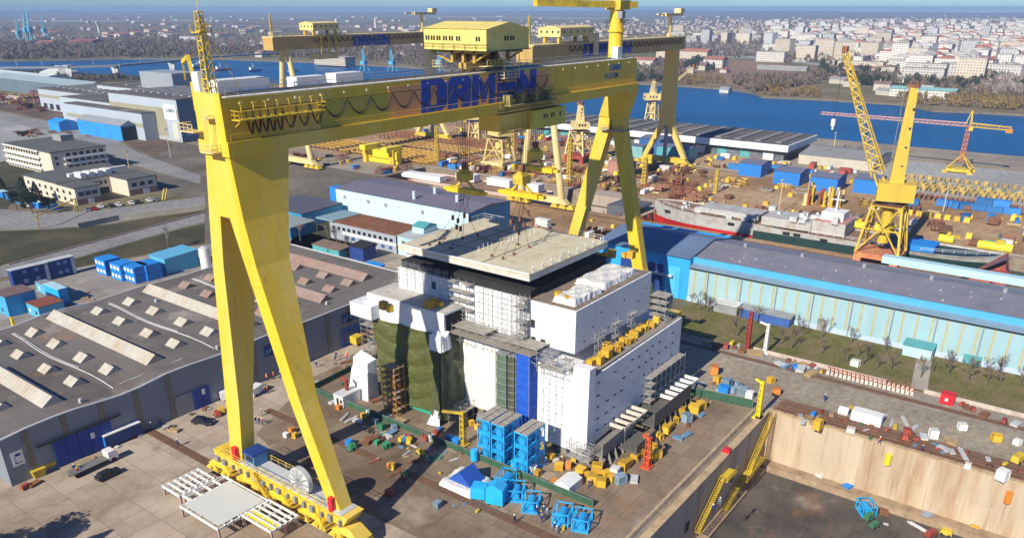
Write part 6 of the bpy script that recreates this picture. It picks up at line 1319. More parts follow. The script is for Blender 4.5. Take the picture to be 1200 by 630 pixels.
goods([('plr',1132,478,.9),('mr',1127,475,.8),('mr',1140,481,.8),('plr',1153,487),('mr',1176,495,.8),('plg',1190,498),('plr',840,406),('mr',850,408),('plr',860,408),('plg',915,428,1.2),('plb',920,430),('plw',950,440,1.3),('mb',931,432),('plg',938,434,1.4),('plw',885,415,1.4),('plr',870,412,1.3),('plw',830,402)], 'between crane rail and grass',sc=1.2,seed=6)
goods([('plg',612,545),('hb',625,548),('plr',640,530),('my',634,525),('plw',610,535),('mb',515,505),('plw',575,495),('plr',560,490,1.4),('my',575,505),('plr',440,470),('plg',453,489)], 'in shade below the white block',seed=7)
def litter(quad, n, kinds, place, seed, sc=.75, z=0):
    rn = random.Random(seed); (x0,y0),(x1,y1),(x2,y2),(x3,y3) = quad; l = []
    for _ in range(n):
        u, v = rn.random(), rn.random(); l.append((rn.choice(kinds),(x0*(1-u)+x1*u)*(1-v)+(x3*(1-u)+x2*u)*v,(y0*(1-u)+y1*u)*(1-v)+(y3*(1-u)+y2*u)*v,rn.uniform(.4,1)))
    goods(l, place, z, sc, seed)
LK = ['plw','plr','plg','pipew','piper','hb','hg','plb','my','mg','mr']
litter(((405,488),(440,482),(545,530),(520,560)),34,LK,'left of the blue tarpaulin',31)
litter(((430,540),(470,520),(600,600),(560,625)),14,LK,'on the open ground by the rails',32)
litter(((925,478),(960,478),(1195,548),(1195,560)),34,LK,'on the strip near the railing',33)
litter(((840,400),(860,400),(985,438),(965,440)),22,['plw','plr','plg','plb','my','mr'],'before the striped posts by the grass',34,1.0)
litter(((560,500),(700,530),(720,545),(600,545)),22,LK,'under the front edge of the block',35)
litter(((730,480),(810,440),(860,450),(780,520)),26,['plw','plr','plg','plb','my','pipew','piper'],'beside the far side row',36)
litter(((960,560),(1195,590),(1195,625),(1010,620)),22,LK,'strewn over the dry dock floor',37,1.1,-13)
litter(((340,450),(440,405),(450,430),(380,460)),16,LK,'before the short green barrier',38)
litter(((20,560),(250,470),(258,474),(30,574)),16,['plw','plr','mr','plg','hb'],'close to the workshop wall',39,.8)
litter(((0,350),(60,330),(180,330),(60,380)),14,['plw','plr','plg','mb'],'in the lot behind the workshop',40,1.3)
t = T('container','white long box with frames beside it on the grey strip by the dock','container',(*at(1006,494),0)); x, y = at(996,492); MB().box(x,y-6,.2,x+2.6,y,2.4).build('box_body', WHITE, t); MB().box(x+.2,y-6.05,.4,x+2.4,y-6.01,2.2).build('end_door', LGREY, t)
t = T('container','bright red container with white mark beside the grass by the dock road','container',(*at(1108,473),0)); x, y = at(1100,472); MB().box(x,y-2.8,.1,x+2.4,y,2.4).build('box_body', RED, t); MB().box(x-.05,y-1.6,.9,x-.01,y-1.0,1.6).build('white_mark', WHITE, t); 
t = T('gas_tank','white round tank lying by the dock railing','tank',(*at(988,486),0)); x, y = at(988,486); MB().tube((x,y-1,1),(x,y+1,1),1,n=16).build('tank_body', WHITE, t)
# hanging fenders on the dock wall
for px, py, z, m_, lab in ((1040,539,-2.6,BY,'yellow fender hanging on the sunlit dock wall'),(1182,582,-3,ORG,'orange red fender hanging on the sunlit dock wall'),(851,531,None,RED,'red ball lying at the dock edge')):
    if z is None: x, y = at(px,py); MBo = MB().tube((x-.5,y,.6),(x+.5,y,.6),.8,n=10)
    else: x, y = 152.4, at(px,py,z)[1]; MBo = MB().tube((x,y,z-1.1),(x,y,z+1.1),.6,n=10)
    tag(MBo.build('fender', m_, None, (x,y,z or 0)), lab, 'fender')
# rows of concrete blocks along the rail
out = []; cb = L0('concrete_block','concrete block','concrete block'); b = MB().hexa([(-.5,-.32,0),(.5,-.32,0),(.5,.32,0),(-.5,.32,0)],[(-.28,-.3,.9),(.28,-.3,.9),(.28,.3,.9),(-.28,.3,.9)]); b.build('block_body', M('pale_block', (.60,.52,.45), .85, .12, 1, obj_rand=.2), cb); MB().box(-.28,-.3,.91,.28,.3,1.15).build('salmon_top', M('salmon_red', (.50,.20,.14), .8, .15, 1), cb); PB = P(cb)
for k in range(20):
    for r_ in (0,1): o = PB.put((180.2+r_*1.7,40.5-k*.98+r_*.4,0),0,('pale block with salmon red top in the '+('front' if r_ == 0 else 'rear')+' row along the rail behind the dock'),('front' if r_ == 0 else 'rear')+' row of concrete blocks',1.0)
# ---------------------------------------------------------------- people
def person_mesh(walk, mats):
    J = {'pel':(0,0,.95),'sp':(0,0,1.2),'ch':(0,0,1.42),'nk':(0,0,1.53),'hd':(.02,0,1.66),'ht':(.01,0,1.76)}
    s_ = .22 if walk else .06
    V = [J['pel'],J['sp'],J['ch'],J['nk'],J['hd'],J['ht']]; E_ = [(0,1),(1,2),(2,3),(3,4),(4,5)]; RR = [.15,.15,.17,.06,.1,.07]
    def add(p, r, par): V.append(p); RR.append(r); E_.append((par,len(V)-1)); return len(V)-1
    for sgn in (-1,1):
        st_ = s_*sgn
        h = add((0,sgn*.1,.88),.1,0); kn = add((st_*.6+.03,sgn*.11,.5),.07,h); an = add((st_-.02,sgn*.11,.1),.05,kn); add((st_+.14,sgn*.12,.04),.04,an)
        sh = add((0,sgn*.2,1.4),.075,2); el = add((-st_*.5-.02,sgn*.27,1.12),.05,sh); wr = add((-st_*.8+.1,sgn*.27,.88),.038,el); add((-st_*.8+.13,sgn*.27,.8),.04,wr)
    me = bpy.data.meshes.new('person'); me.from_pydata(V,E_,[]); ob = bpy.data.objects.new('tmp',me); COL.objects.link(ob)
    m = ob.modifiers.new('s','SKIN'); 
    for i, sv in enumerate(me.skin_vertices[0].data): sv.radius = (RR[i],RR[i]*(1.25 if i in (0,1,2) else 1)); sv.use_root = (i == 0)
    ob.modifiers.new('b','SUBSURF').levels = 1
    dg = bpy.context.evaluated_depsgraph_get(); dg.update(); r = bpy.data.meshes.new_from_object(ob.evaluated_get(dg)); bpy.data.objects.remove(ob); r.name = 'person'; r.materials.clear()
    for m_ in mats: r.materials.append(m_)
    for p in r.polygons:
        c = p.center; p.use_smooth = True
        p.material_index = 3 if c.z < .1 else 0 if c.z < 1.0 else (2 if (c.z > 1.52 or (c.z < .86 and abs(c.y) > .2)) else 1)
    return r
def person_kind(walk, top, trousers, helmet):
    o = bpy.data.objects.new('person', person_mesh(walk,[trousers,top,SKIN,BLK])); COL.objects.link(o); tag(o,'person','person')
    b = MB().tube((.01,0,1.69),(.01,0,1.83),.135,.07,n=10); b.box(.1,-.07,1.69,.2,.07,1.71); h = b.build('helmet', helmet); h.parent = o; return o
HB = M('helmet_white', (.85,.85,.82), .4, .02, 1); HY = M('helmet_yellow', (.85,.65,.04), .4, .02, 1)
PK = [P(person_kind(True,OVER,OVER,HB)),P(person_kind(False,OVER,OVER,HY)),P(person_kind(True,VEST,OVER,HB)),P(person_kind(False,M('red_jacket', (.5,.04,.04), .8, .1, 2),M('dark_trousers', (.03,.03,.04), .9, .1, 2),HY)),P(person_kind(False,M('grey_overalls', (.2,.22,.26), .85, .1, 2),M('grey_overalls', (.2,.2,.2)),HB))]
pk_desc = ['person in navy overalls, white helmet','person in navy overalls, yellow helmet','person in orange vest, white helmet','person in red jacket, yellow helmet','person in grey overalls, white helmet']
def crowd(lst, place, z=0, seed=0):
    rn = random.Random(seed); by = {}
    for k, px, py in lst:
        x, y = at(px,py,z); by.setdefault(k,[]).append(PK[k].put((x,y,z), rn.uniform(0,6.28), None, 'people '+place, rn.uniform(1.0,1.08)))
    for k, v in by.items():
        if len(v) == 1: v[0]['label'] = pk_desc[k]+' '+place
        else: [o.__setitem__('label', pk_desc[k]+', '+ORDS[j]+' '+place) for j, o in enumerate(sorted(v, key=lambda o: proj(*o.location)[0]))]
crowd([(0,88,553),(3,92,557),(1,95,553)],'beside the flatbed truck',seed=1); crowd([(0,209,523)],'alone by the rail',seed=2)
crowd([(3,165,499),(3,172,500),(0,176,497),(1,188,497),(4,178,503)],'at the rail end',seed=3)
crowd([(0,300,496),(3,308,498),(1,304,497),(4,307,487)],'left of the crane leg',seed=4); crowd([(0,323,541),(1,327,543),(4,254,541)],'near the blue control hut',seed=5)
crowd([(3,308,445),(2,313,446),(3,321,444),(0,329,443),(1,311,461),(3,314,461),(2,270,450)],'before the workshop doors',seed=6)
crowd([(0,393,423),(1,394,419),(2,406,422),(2,407,419),(0,425,417),(0,371,430),(4,433,405),(1,438,404),(0,443,401)],'between workshop and block',seed=7)
crowd([(0,603,613),(0,629,603),(1,634,608),(0,637,602),(4,641,606),(1,635,612),(0,650,622),(0,752,594) if False else (4,652,626)],'at the right barrier end',seed=8)
crowd([(2,455,552),(3,474,566),(1,520,600) if False else (4,501,543)],'between the two rails',seed=9); crowd([(4,843,592),(0,835,600)],'on the dock wall ledge',z=0,seed=10)
crowd([(0,690,571),(2,682,541),(1,640,545)],'among the corner crates',seed=11); crowd([(0,966,470),(2,1030,520),(1,1080,530)],'on the grey strip by the dry dock',seed=12)
# ---------------------------------------------------------------- vehicles (built nose to +X)
def car(mat, label, est=False):
    t = L0('parked_car',label,'car'); L_ = 4.6
    pr = [(-2.3,.35),(2.25,.35),(2.3,.7),(2.1,.88),(1.1,.98),(-2.1,1.0),(-2.3,.85)]
    MB().extr([(x,-.88,z) for x, z in pr],(0,1.76,0)).build('body', mat, t)
    cb_ = [(-2.05 if est else -1.6,1.0),(1.05,.99),(.35,1.46),(-1.6 if est else -1.1,1.46)]
    MB().extr([(x,-.76,z) for x, z in cb_],(0,1.52,0)).build('window', GLASS, t); MB().box(-1.5,-.7,1.46,.3,.7,1.5).build('roof', mat, t)
    for x in (-1.4,1.4):
        for y in (-.88,.72): w_ = MB().tube((x,y,.34),(x,y+.18,.34),.34,n=14).build('wheel', TYRE, t)
    for y in (-.6,.6): MB().box(2.28,y-.18,.6,2.33,y+.18,.76).build('headlight', WHITE, t)
    return t
CDK = M('dark_car_paint', (.02,.025,.035), .25, .1, 1); CWH = M('white_car_paint', (.8,.8,.8), .3, .03, 1); CSV = M('silver_car_paint', (.45,.47,.5), .3, .03, 1, metal=.5); CRD = M('red_car_paint', (.4,.02,.03), .3, .05, 1); CBL = M('blue_car_paint', (.03,.08,.25), .3, .05, 1)
pcar = {'d':P(car(CDK,'d',True)),'w':P(car(CWH,'w')),'s':P(car(CSV,'s',True)),'r':P(car(CRD,'r')),'b':P(car(CBL,'b'))}
x, y = at(128,558); pcar['d'].put((x,y,0),.05,'black estate car parked on the open concrete at the lower left')
x, y = at(238,496); pcar['d'].put((x,y,0),-1.2,'dark car parked in front of the workshop near the rail end','dark cars') 
rowc = []
for i, (k, px, py) in enumerate((('s',103,247),('r',110,246),('w',118,243),('d',130,242),('w',139,241),('w',154,239),('d',161,238),('w',175,236),('s',183,235))):
    x, y = at(px,py); rowc.append(pcar[k].put((x,y,0),1.35,None,'cars parked before the low office'))
ordinals(rowc,'the cars parked before the low cream office')
def truck():
    t = T('flatbed_truck','white cabbed flatbed truck parked by the workshop doors','truck',(0,0,0)); MB().extr([(3.0,-1.05,.6),(4.9,-1.05,.6),(4.9,-1.05,1.6),(4.5,-1.05,2.4),(3.0,-1.05,2.4)],(0,2.1,0)).build('cab', CWH, t); MB().extr([(4.52,-.95,2.25),(4.93,-.95,1.55),(4.97,-.95,1.55),(4.58,-.95,2.3)],(0,1.9,0)).build('windscreen', GLASS, t)
    MB().box(-4.2,-1.15,1.0,2.9,1.15,1.15).build('flatbed', M('flatbed_grey', (.16,.16,.16), .8, .2, .8), t); MB().box(-4.2,-.4,.6,3.0,.4,.98).build('chassis', DARK, t)
    for x in (-3.1,-2.0,3.9):
        for y in (-1.1,.75): MB().tube((x,y,.5),(x,y+.35,.5),.5,n=14).build('wheel', TYRE, t)
    return t
tk = truck(); x, y = at(108,549); tk.location = (x,y,0); tk.rotation_euler = (0,0,.04)
def van(label, mat, px, py, rz):
    t = T('van',label,'van',(0,0,0)); MB().extr([(-2.6,-.95,.4),(2.5,-.95,.4),(2.6,-.95,1.1),(1.7,-.95,1.3),(1.0,-.95,2.1),(-2.6,-.95,2.1)],(0,1.9,0)).build('body', mat, t); MB().extr([(1.05,-.85,2.03),(1.72,-.85,1.32),(1.78,-.85,1.36),(1.12,-.85,2.08)],(0,1.7,0)).build('windscreen', GLASS, t)
    for x in (-1.6,1.6):
        for y in (-.96,.78): MB().tube((x,y,.36),(x,y+.2,.36),.36,n=12).build('wheel', TYRE, t)
    x, y = at(px,py); t.location = (x,y,0); t.rotation_euler = (0,0,rz)
van('small white van parked behind the near crane leg',CWH,302,460,.3); van('white van parked at the workshop left of the crane leg',CWH,262,465,1.2); van('dark blue van behind the blue trailer',CBL,128,533,.1) if False else None
t = T('box_trailer','long blue box trailer with white roof against the workshop wall','trailer',(*at(140,523),0)); x, y = at(126,527); MB().box(x,y,.5,x+7.5,y+2.4,2.9).build('box_body', NAVY, t); MB().box(x-.05,y-.05,2.91,x+7.55,y+2.45,3.1).build('roof', WHITE, t); MB().box(x-.06,y+.2,.6,x-.01,y+2.2,2.8).build('end_door', BBL, t)
for xx in (x+1.4,x+5.6):
    for yy in (y-.1,y+2.1): MB().tube((xx,yy,.42),(xx,yy+.3,.42),.42,n=12).build('wheel', TYRE, t)
def skip(px,py,label,mat):
    x, y = at(px,py); t = T('skip_bin',label,'skip',(x,y,0)); MB().hexa([(x,y,.1),(x+1.8,y,.1),(x+1.8,y+1.5,.1),(x,y+1.5,.1)],[(x-.3,y-.1,1.5),(x+2.1,y-.1,1.5),(x+2.1,y+1.6,1.5),(x-.3,y+1.6,1.5)]).build('bin_body', mat, t); MB().box(x-.35,y-.15,1.51,x+2.15,y+1.65,1.62).build('bin_rim', mat, t)
skip(42,561,'left ochre skip against the workshop wall',YELD); skip(54,553,'right ochre skip against the workshop wall',YELD)
# long yellow transporter left of block
t = T('low_loader','yellow low loader loaded with rusty steel between workshop and block','trailer',(*at(432,397),0)); x, y = at(410,404); MB().box(x,y-2.6,.7,x+11,y,1.1).build('deck', YELD, t); MB().box(x,y-2.6,1.11,x+2.6,y,2.6).build('cab', YELD, t); b = MB(); random.seed(2)
for k in range(8): b.box(x+3+k*.9,y-2.2,1.11,x+3.6+k*.9,y-.5,1.5+random.random())
b.build('load', RUST, t)
for k in range(5):
    for yy in (y-2.5,y-.4): MB().tube((x+1+k*2.2,yy,.4),(x+1+k*2.2,yy+.35,.4),.4,n=10).build('wheel', TYRE, t)
# ---------------------------------------------------------------- far yard goods, each its own thing
def simple(name, cat, mb, mat): o = mb.build(name, mat); o['category'] = cat; return o
FAR = {}
def cont(mat): return simple('container','container',MB().box(-3,-1.22,.1,3,1.22,2.6).box(-3.03,-1.25,2.45,3.03,1.25,2.62),mat)
FAR['blue container'] = P(cont(M('far_blue', (.03,.18,.50), .6, .15, .3, obj_rand=.4))); FAR['white container'] = P(cont(M('far_white', (.62,.63,.62), .6, .1, .3, obj_rand=.2))); FAR['red container'] = P(cont(M('far_red', (.40,.08,.06), .6, .15, .3, obj_rand=.3)))
FAR['yellow steel box'] = P(simple('steel_box','steel box',MB().box(-1,-1,0,1,1,1.8).box(-1.3,-.3,.2,1.3,.3,.6),M('far_yellow', (.70,.48,.06), .6, .15, .3, obj_rand=.35)))
FAR['rusty steel assembly'] = P(simple('steel_assembly','steel assembly',MB().box(-3,-2,.6,3,2,.9).box(-3,-2,.9,-2.7,2,2.8).box(-.2,-2,.9,.1,2,2.4).box(2.7,-2,.9,3,2,2.2).box(-2.6,-1.8,0,-2.2,-1.4,.6).box(2.2,1.4,0,2.6,1.8,.6),M('far_rust', (.18,.085,.05), .8, .25, .3, obj_rand=.5)))
FAR['pale steel panel'] = P(simple('steel_slab','steel slab',MB().box(-4,-2.5,.4,4,2.5,.6).box(-4,-2.5,.6,-3.8,2.5,1.1).box(-1.3,-2.5,.6,-1.1,2.5,1.1).box(1.3,-2.5,.6,1.5,2.5,1.1).box(-3,-2,0,-2.6,2,.4).box(2.6,-2,0,3,2,.4),M('far_panel', (.48,.42,.36), .7, .2, .3, obj_rand=.4)))
FAR['red oxide frame'] = P(simple('oxide_rack','steel rack',MB().rail([(-3,-2,0),(3,-2,0),(3,2,0),(-3,2,0),(-3,-2,0)],2.4,1.5,.16),M('far_redox', (.26,.08,.055), .75, .2, .3, obj_rand=.4)))
FAR['yellow trestle frame'] = P(simple('yellow_trestle','trestle',MB().rail([(-3,-1.5,0),(3,-1.5,0),(3,1.5,0),(-3,1.5,0),(-3,-1.5,0)],2.8,1.5,.18),M('far_frame_yellow', (.66,.45,.10), .65, .2, .3, obj_rand=.3)))
FAR['timber stack'] = P(simple('timber_stack','timber stack',MB().box(-2.5,-.8,.2,2.5,.8,1.0).box(-2,-.9,0,-1.8,.9,.2).box(1.8,-.9,0,2,.9,.2),M('far_timber', (.45,.34,.2), .85, .2, .5, obj_rand=.3)))
FAR['green steel bundle'] = P(simple('steel_bundle','steel bundle',MB().tube((-4,-.5,.5),(4,-.5,.5),.35).tube((-4,.3,.5),(4,.3,.5),.35).tube((-4,-.1,1.05),(4,-.1,1.05),.35).box(-2.6,-.9,0,-2.4,.9,.15),M('far_green', (.10,.25,.17), .7, .2, .3, obj_rand=.4)))
def strew(place, x0,x1,y0,y1,n,kinds,seed,avoid=(),big=1.0):
    rn = random.Random(seed); by = {}
    for _ in range(int(n*1.8)):
        for _t in range(20):
            x = rn.uniform(x0,x1); y = rn.uniform(y0,y1)
            if not any(a<=x<=b_ and c<=y<=d_ for a,b_,c,d_ in avoid): break
        else: continue
        k = rn.choice(kinds); s_ = rn.uniform(.45,1.1)*big; by.setdefault(k,[]).append(FAR[k].put((x,y,0), rn.choice((0,1.5708))+rn.uniform(-.12,.12), None, plur(k)+' '+place, (s_,s_,s_*rn.uniform(.8,1.2))))
    for k, v in by.items():
        art = k+' lying '+place
        if len(v) == 1: v[0]['label'] = art; del v[0]['group']
        elif len(v) <= 8: ordinals(v, 'the '+plur(k)+' '+place)
        else:
            for o in v: o['label'] = art
ALLK = ['yellow steel box','rusty steel assembly','pale steel panel','red oxide frame','blue container','white container','timber stack','yellow trestle frame']
AV = [(400,412,-100,480),(318,323,-90,300),(386,412,78,160),(268,300,178,212)]
strew('on the yard edge behind the ship',323,345,70,150,26,['yellow steel box','yellow steel box','pale steel panel','timber stack','rusty steel assembly'],1,AV)
strew('near the right goliath crane foot',322,398,165,230,44,ALLK,2,AV)
strew('beside the long repair dock',320,345,232,300,34,['yellow steel box','blue container','white container','yellow trestle frame','rusty steel assembly','red oxide frame'],3,AV)
strew('in front of the blue huts',362,384,70,160,20,['yellow steel box','pale steel panel','timber stack','yellow trestle frame'],4,AV)
strew('around the tall slewing crane base',319,345,-40,60,26,['yellow steel box','white container','rusty steel assembly','green steel bundle'],5,AV)
strew('between slewing crane and river tracks',346,398,-60,70,30,['red oxide frame','rusty steel assembly','yellow steel box','blue container','timber stack'],6,AV)
strew('in the upper left storage yard',300,385,600,900,60,['rusty steel assembly','red oxide frame','pale steel panel','timber stack','yellow steel box'],7,AV,1.5)
strew('in front of the blue tent hall',236,262,540,620,12,['rusty steel assembly','timber stack','red oxide frame'],8,AV)
strew('behind the steel grillages',400,500,250,470,60,ALLK,9,[(403,410,0,500),(452,503,140,335)]+AV,1.2)
strew('at the riverside warehouse front',425,449,100,330,34,['blue container','white container','red container','yellow steel box','pale steel panel'],10,[(414,446,186,234)]+AV)
strew('near the left goliath foot',288,308,300,410,16,['rusty steel assembly','red oxide frame','blue container','yellow steel box'],11,[(303,320,308,344)]+AV)
strew('between blue hall and ship dock',245,278,100,175,18,['yellow steel box','pale steel panel','rusty steel assembly','white container'],12,AV)
strew('between the two goliath crane feet',320,400,205,320,60,['rusty steel assembly','red oxide frame','yellow trestle frame','yellow steel box','white container','pale steel panel'],21,AV)
strew('beyond the repair dock edge',322,399,150,205,40,['rusty steel assembly','red oxide frame','yellow steel box','timber stack'],22,AV)
strew('on the track side of the huts',411,425,90,185,20,['rusty steel assembly','yellow steel box','timber stack','blue container'],23,AV)
strew('on the rusty ground right of the crane',325,398,-85,25,60,['rusty steel assembly','red oxide frame','yellow steel box','pale steel panel','timber stack'],24,AV)
strew('in the lot behind the annex',205,214,262,300,4,['blue container','timber stack'],13,AV)
# row of red and brown pillars in front of the huts
out = []; rn = random.Random(3)
for k in range(26):
    x = rn.uniform(352,368); y = rn.uniform(88,104); h = rn.uniform(4,8); m_ = [RUST,REDP,YELD,CREAM][k%4]; b = MB().cyl(x,y,0,h,rn.uniform(.5,.9),8); b.box(x-1,y-1,0,x+1,y+1,.5); out.append(tag(b.build('steel_pillar', m_, None, (x,y,0)),'','steel pillar','steel pillars before the huts'))
for o, m_ in zip(out, [('rust brown','red','yellow','cream')[k%4] for k in range(26)]): o['label'] = m_+' steel pillar in the dense cluster in front of the rightmost blue huts'
# storage rows beyond: pale yellow stands
k = 0
for row, (x0, n, yy0, st_, kind) in enumerate(((417,34,-60,4.2,'yellow trestle frame'),(424,34,-58,4.2,'yellow trestle frame'),(431,34,-60,4.2,'yellow trestle frame'),(438,28,-60,5,'green steel bundle'),(446,30,-40,4.2,'yellow trestle frame'))):
    for i in range(n): FAR[kind].put((x0,yy0+i*st_,0), 0, kind+' in the '+['first','second','third','fourth','fifth'][row]+' storage row beside the river crane','storage row '+['one','two','three','four','five'][row],(.62,.8,.62))
for i in range(34): FAR['red oxide frame'].put((398,-70+i*4.2,0), 0, 'red oxide frame in the long row behind the blue containers','row of red frames',(.9,.6,.7))
cc = []
for i, (x,y,z) in enumerate(((388,52,0),(388,45.5,0),(388,39,0),(388,32.5,0),(388,26,0),(388,37,2.7),(388,30.5,2.7),(384,70,0),(380,64,0))): cc.append(FAR['blue container'].put((x,y,z),1.5708,None,'blue containers right of the slewing crane',1.05))
ordinals(cc,'the blue containers right of the slewing crane')
yy = []
for i in range(11): yy.append(FAR['yellow steel box'].put((362,75-i*3.6,0),0,None,'row of yellow boxes right of the slewing crane',1.1))
ordinals(yy,'the yellow boxes right of the crane portal')
for i,(x,y,l_) in enumerate(((322,24,11),(323,40,5),(324,62,7),(324,72,6))):
    t = T('yellow_tank',['large yellow float beside the stern ship at right','small yellow float between crane and dock','yellow cylinder left of the crane portal','yellow wrapped machinery left of the crane portal'][i],'steel tank',(x,y,0)); MB().tube((x,y-l_/2,1.6),(x,y+l_/2,1.6),1.5,n=12).build('tank_body',BY,t); MB().box(x-1,y-l_/4,2.9,x+1,y,4.2).build('tank_top',YELD,t)
# ================================================================ TREES
BARK = M('bare_bark', (.14,.115,.095), .9, .25, 1); TWIG = M('winter_twigs', (.17,.13,.105), .9, .3, .5, obj_rand=.25); TWIGP = M('purple_twigs', (.15,.105,.105), .9, .3, .5, obj_rand=.25); OCHL = M('ochre_leaves', (.26,.18,.07), .9, .3, .5, obj_rand=.25); EVG = M('evergreen_needles', (.025,.045,.022), .9, .4, .8, obj_rand=.3)
def bare_tree(label, h, seed, mat, spread=.42, ntw=150):
    rn = random.Random(seed); t = L0('bare_tree',label,'tree'); tb = MB(); cb_ = MB(); top = Vector((rn.uniform(-.3,.3),rn.uniform(-.3,.3),h*.42)); tb.tube((0,0,-.1),top,h*.028,h*.018,7); tb.build('trunk', BARK, t)
    def br(p, d_, l_, r, lev):
        q = p + d_*l_; cb_.tube(p, q, r, r*.6, 3 if lev > 1 else 4, False)
        if lev >= 4: return
        for k in range(rn.choice((3,4)) if lev < 3 else 4):
            nd = (d_ + Vector((rn.uniform(-1,1),rn.uniform(-1,1),rn.uniform(-.15,.7)))*spread*1.5).normalized(); br(p + d_*l_*rn.uniform(.5,1), nd, l_*rn.uniform(.58,.78), r*.6, lev+1)
    for k in range(4): br(top*rn.uniform(.75,1), Vector((rn.uniform(-.8,.8),rn.uniform(-.8,.8),rn.uniform(.7,1.2))).normalized(), h*.24, h*.013, 1)
    cb_.build('crown', mat, t); return t
def leafy(label, h, r, seed, mat, n=1400, conical=False, name='evergreen_tree', base=.15):
    rn = random.Random(seed); t = L0(name,label,'tree'); MB().tube((0,0,-.1),(0,0,h*.6),h*.03,h*.012,7).build('trunk', BARK, t); b = MB()
    cl = [(rn.uniform(-.55,.55)*r, rn.uniform(-.55,.55)*r, h*rn.uniform(base+.15,.85), r*rn.uniform(.3,.55)) for _ in range(14)]
    for _ in range(n):
        if conical: z = h*(base+(1-base)*rn.random()**1.3); rr_ = r*(1-z/h)**.8*rn.uniform(.55,1.05)+.1; a = rn.random()*6.283; c = Vector((rr_*math.cos(a),rr_*math.sin(a),z))
        else: q = rn.choice(cl); v = Vector((rn.gauss(0,1),rn.gauss(0,1),rn.gauss(0,1))).normalized()*q[3]*rn.uniform(.6,1.1); c = Vector(q[:3])+Vector((v.x,v.y,v.z*.8))
        s_ = rn.uniform(.18,.42)*(h/12); u = Vector((rn.gauss(0,1),rn.gauss(0,1),rn.gauss(0,.6))).normalized(); w_ = u.orthogonal().normalized()
        b.poly([c+u*s_, c+w_*s_*.6, c-u*s_, c-w_*s_*.6])
    b.build('crown', mat, t); return t
BT = [P(bare_tree('t',6.5,k,[TWIG,TWIG,TWIGP][k%3])) for k in range(3)]
tp_ = [(370,190),(400,205),(430,212),(455,200),(490,190),(565,330),(590,240),(700,230),(760,370),(815,385),(870,330),(905,262)]; tq = [(10,410),(45,305),(125,450),(170,340),(175,425),(200,460),(265,480),(330,490),(315,395),(470,520),(520,500),(590,510),(610,440),(685,535),(712,470),(770,550),(790,480),(850,490),(832,560),(920,560)]
tl = []
for i, (a, c) in enumerate([(720+x/3.9375, 310+y/3.9375) for x, y in tp_]+[(960+x/3.9375, 310+y/3.9375) for x, y in tq]):
    x, y = at(a, c); x = min(max(x,184.5),202); tl.append(BT[i%3].put((x,y,0), i*1.3, None, 'bare trees on the grass strip', [.8,1.05,.7,.9][i%4]))
for k, o in enumerate(sorted(tl, key=lambda o: proj(*o.location)[0])):
    ref = 'near the shaded grass' if k < 5 else 'left of the lattice and white posts' if k < 8 else 'by the navy container' if k < 12 else 'left of the footpath' if k < 20 else 'right of the footpath'
    o['label'] = 'leafless small tree '+ref+', '+(ORDS[k]+' of all' if k < 20 else ORDS[k-20]+' right of the path')
EV = [P(leafy('evergreen',13,4.2,k,EVG,2600,conical=(k==1))) for k in range(3)]
for i, (px, py, s_, lab) in enumerate(((20,246,.7,'tall dark evergreen at the left of the group by the low office'),(31,240,.95,'tallest dark evergreen in the group by the low office'),(38,250,.85,'broad dark evergreen in front of the group by the low office'),(56,250,.6,'smaller evergreen at the right end by the low office'),(3,222,.5,'small dark evergreen at the left edge of the photo'),(62,246,.5,'lowest evergreen touching the low office wall'),(181,222,.62,'dark round tree at the right end of the low office'),(45,238,.75,'evergreen behind the tallest one by the low office'))):
    EV[i%3].put((*at(px,py),0), i, lab, None, s_)
BG = [P(bare_tree('t',9,k+10,[TWIG,M('pale_twigs', (.36,.33,.30), .9, .2, 1)][k])) for k in range(2)]
BG[1].put((*at(198,292),0),0,'pale leafless tree beside the access road',None,1.1)
for i, (px,py) in enumerate(((372,275),(385,282),(395,288),(362,270),(405,296),(352,282))): BG[0].put((*at(px,py),0),i,ORDS[i]+' leafless tree in the garden before the annex','garden trees',.7+.1*(i%3))
for i,(px,py,s_) in enumerate(((416,299,.28),(408,301,.22),(388,300,.25))): EV[0].put((*at(px,py),0),i,['yellow green bush at the annex corner','small bush behind the turquoise shed','low bush in the garden left of the turquoise shed'][i],None,s_)
for i,(px,py) in enumerate(((978,186),(984,190),(990,184),(1003,186),(968,190))): BG[0].put((*at(px,py),0),i,ORDS[i]+' bare tree between the riverside warehouse and the slewing crane','trees by the warehouse',1.0)
# trees just outside the left edge, whose shadows lie on the apron
for i,(x,y,s_) in enumerate(((24,124,1.1),(20,118,1.3),(22,112,1.15),(18,130,1.0))): EV[i%3].put((x,y,0),i,['evergreen outside the left edge, nearest the workshop','second evergreen outside the left edge','third evergreen outside the left edge','last evergreen outside the left edge'][i],None,s_)
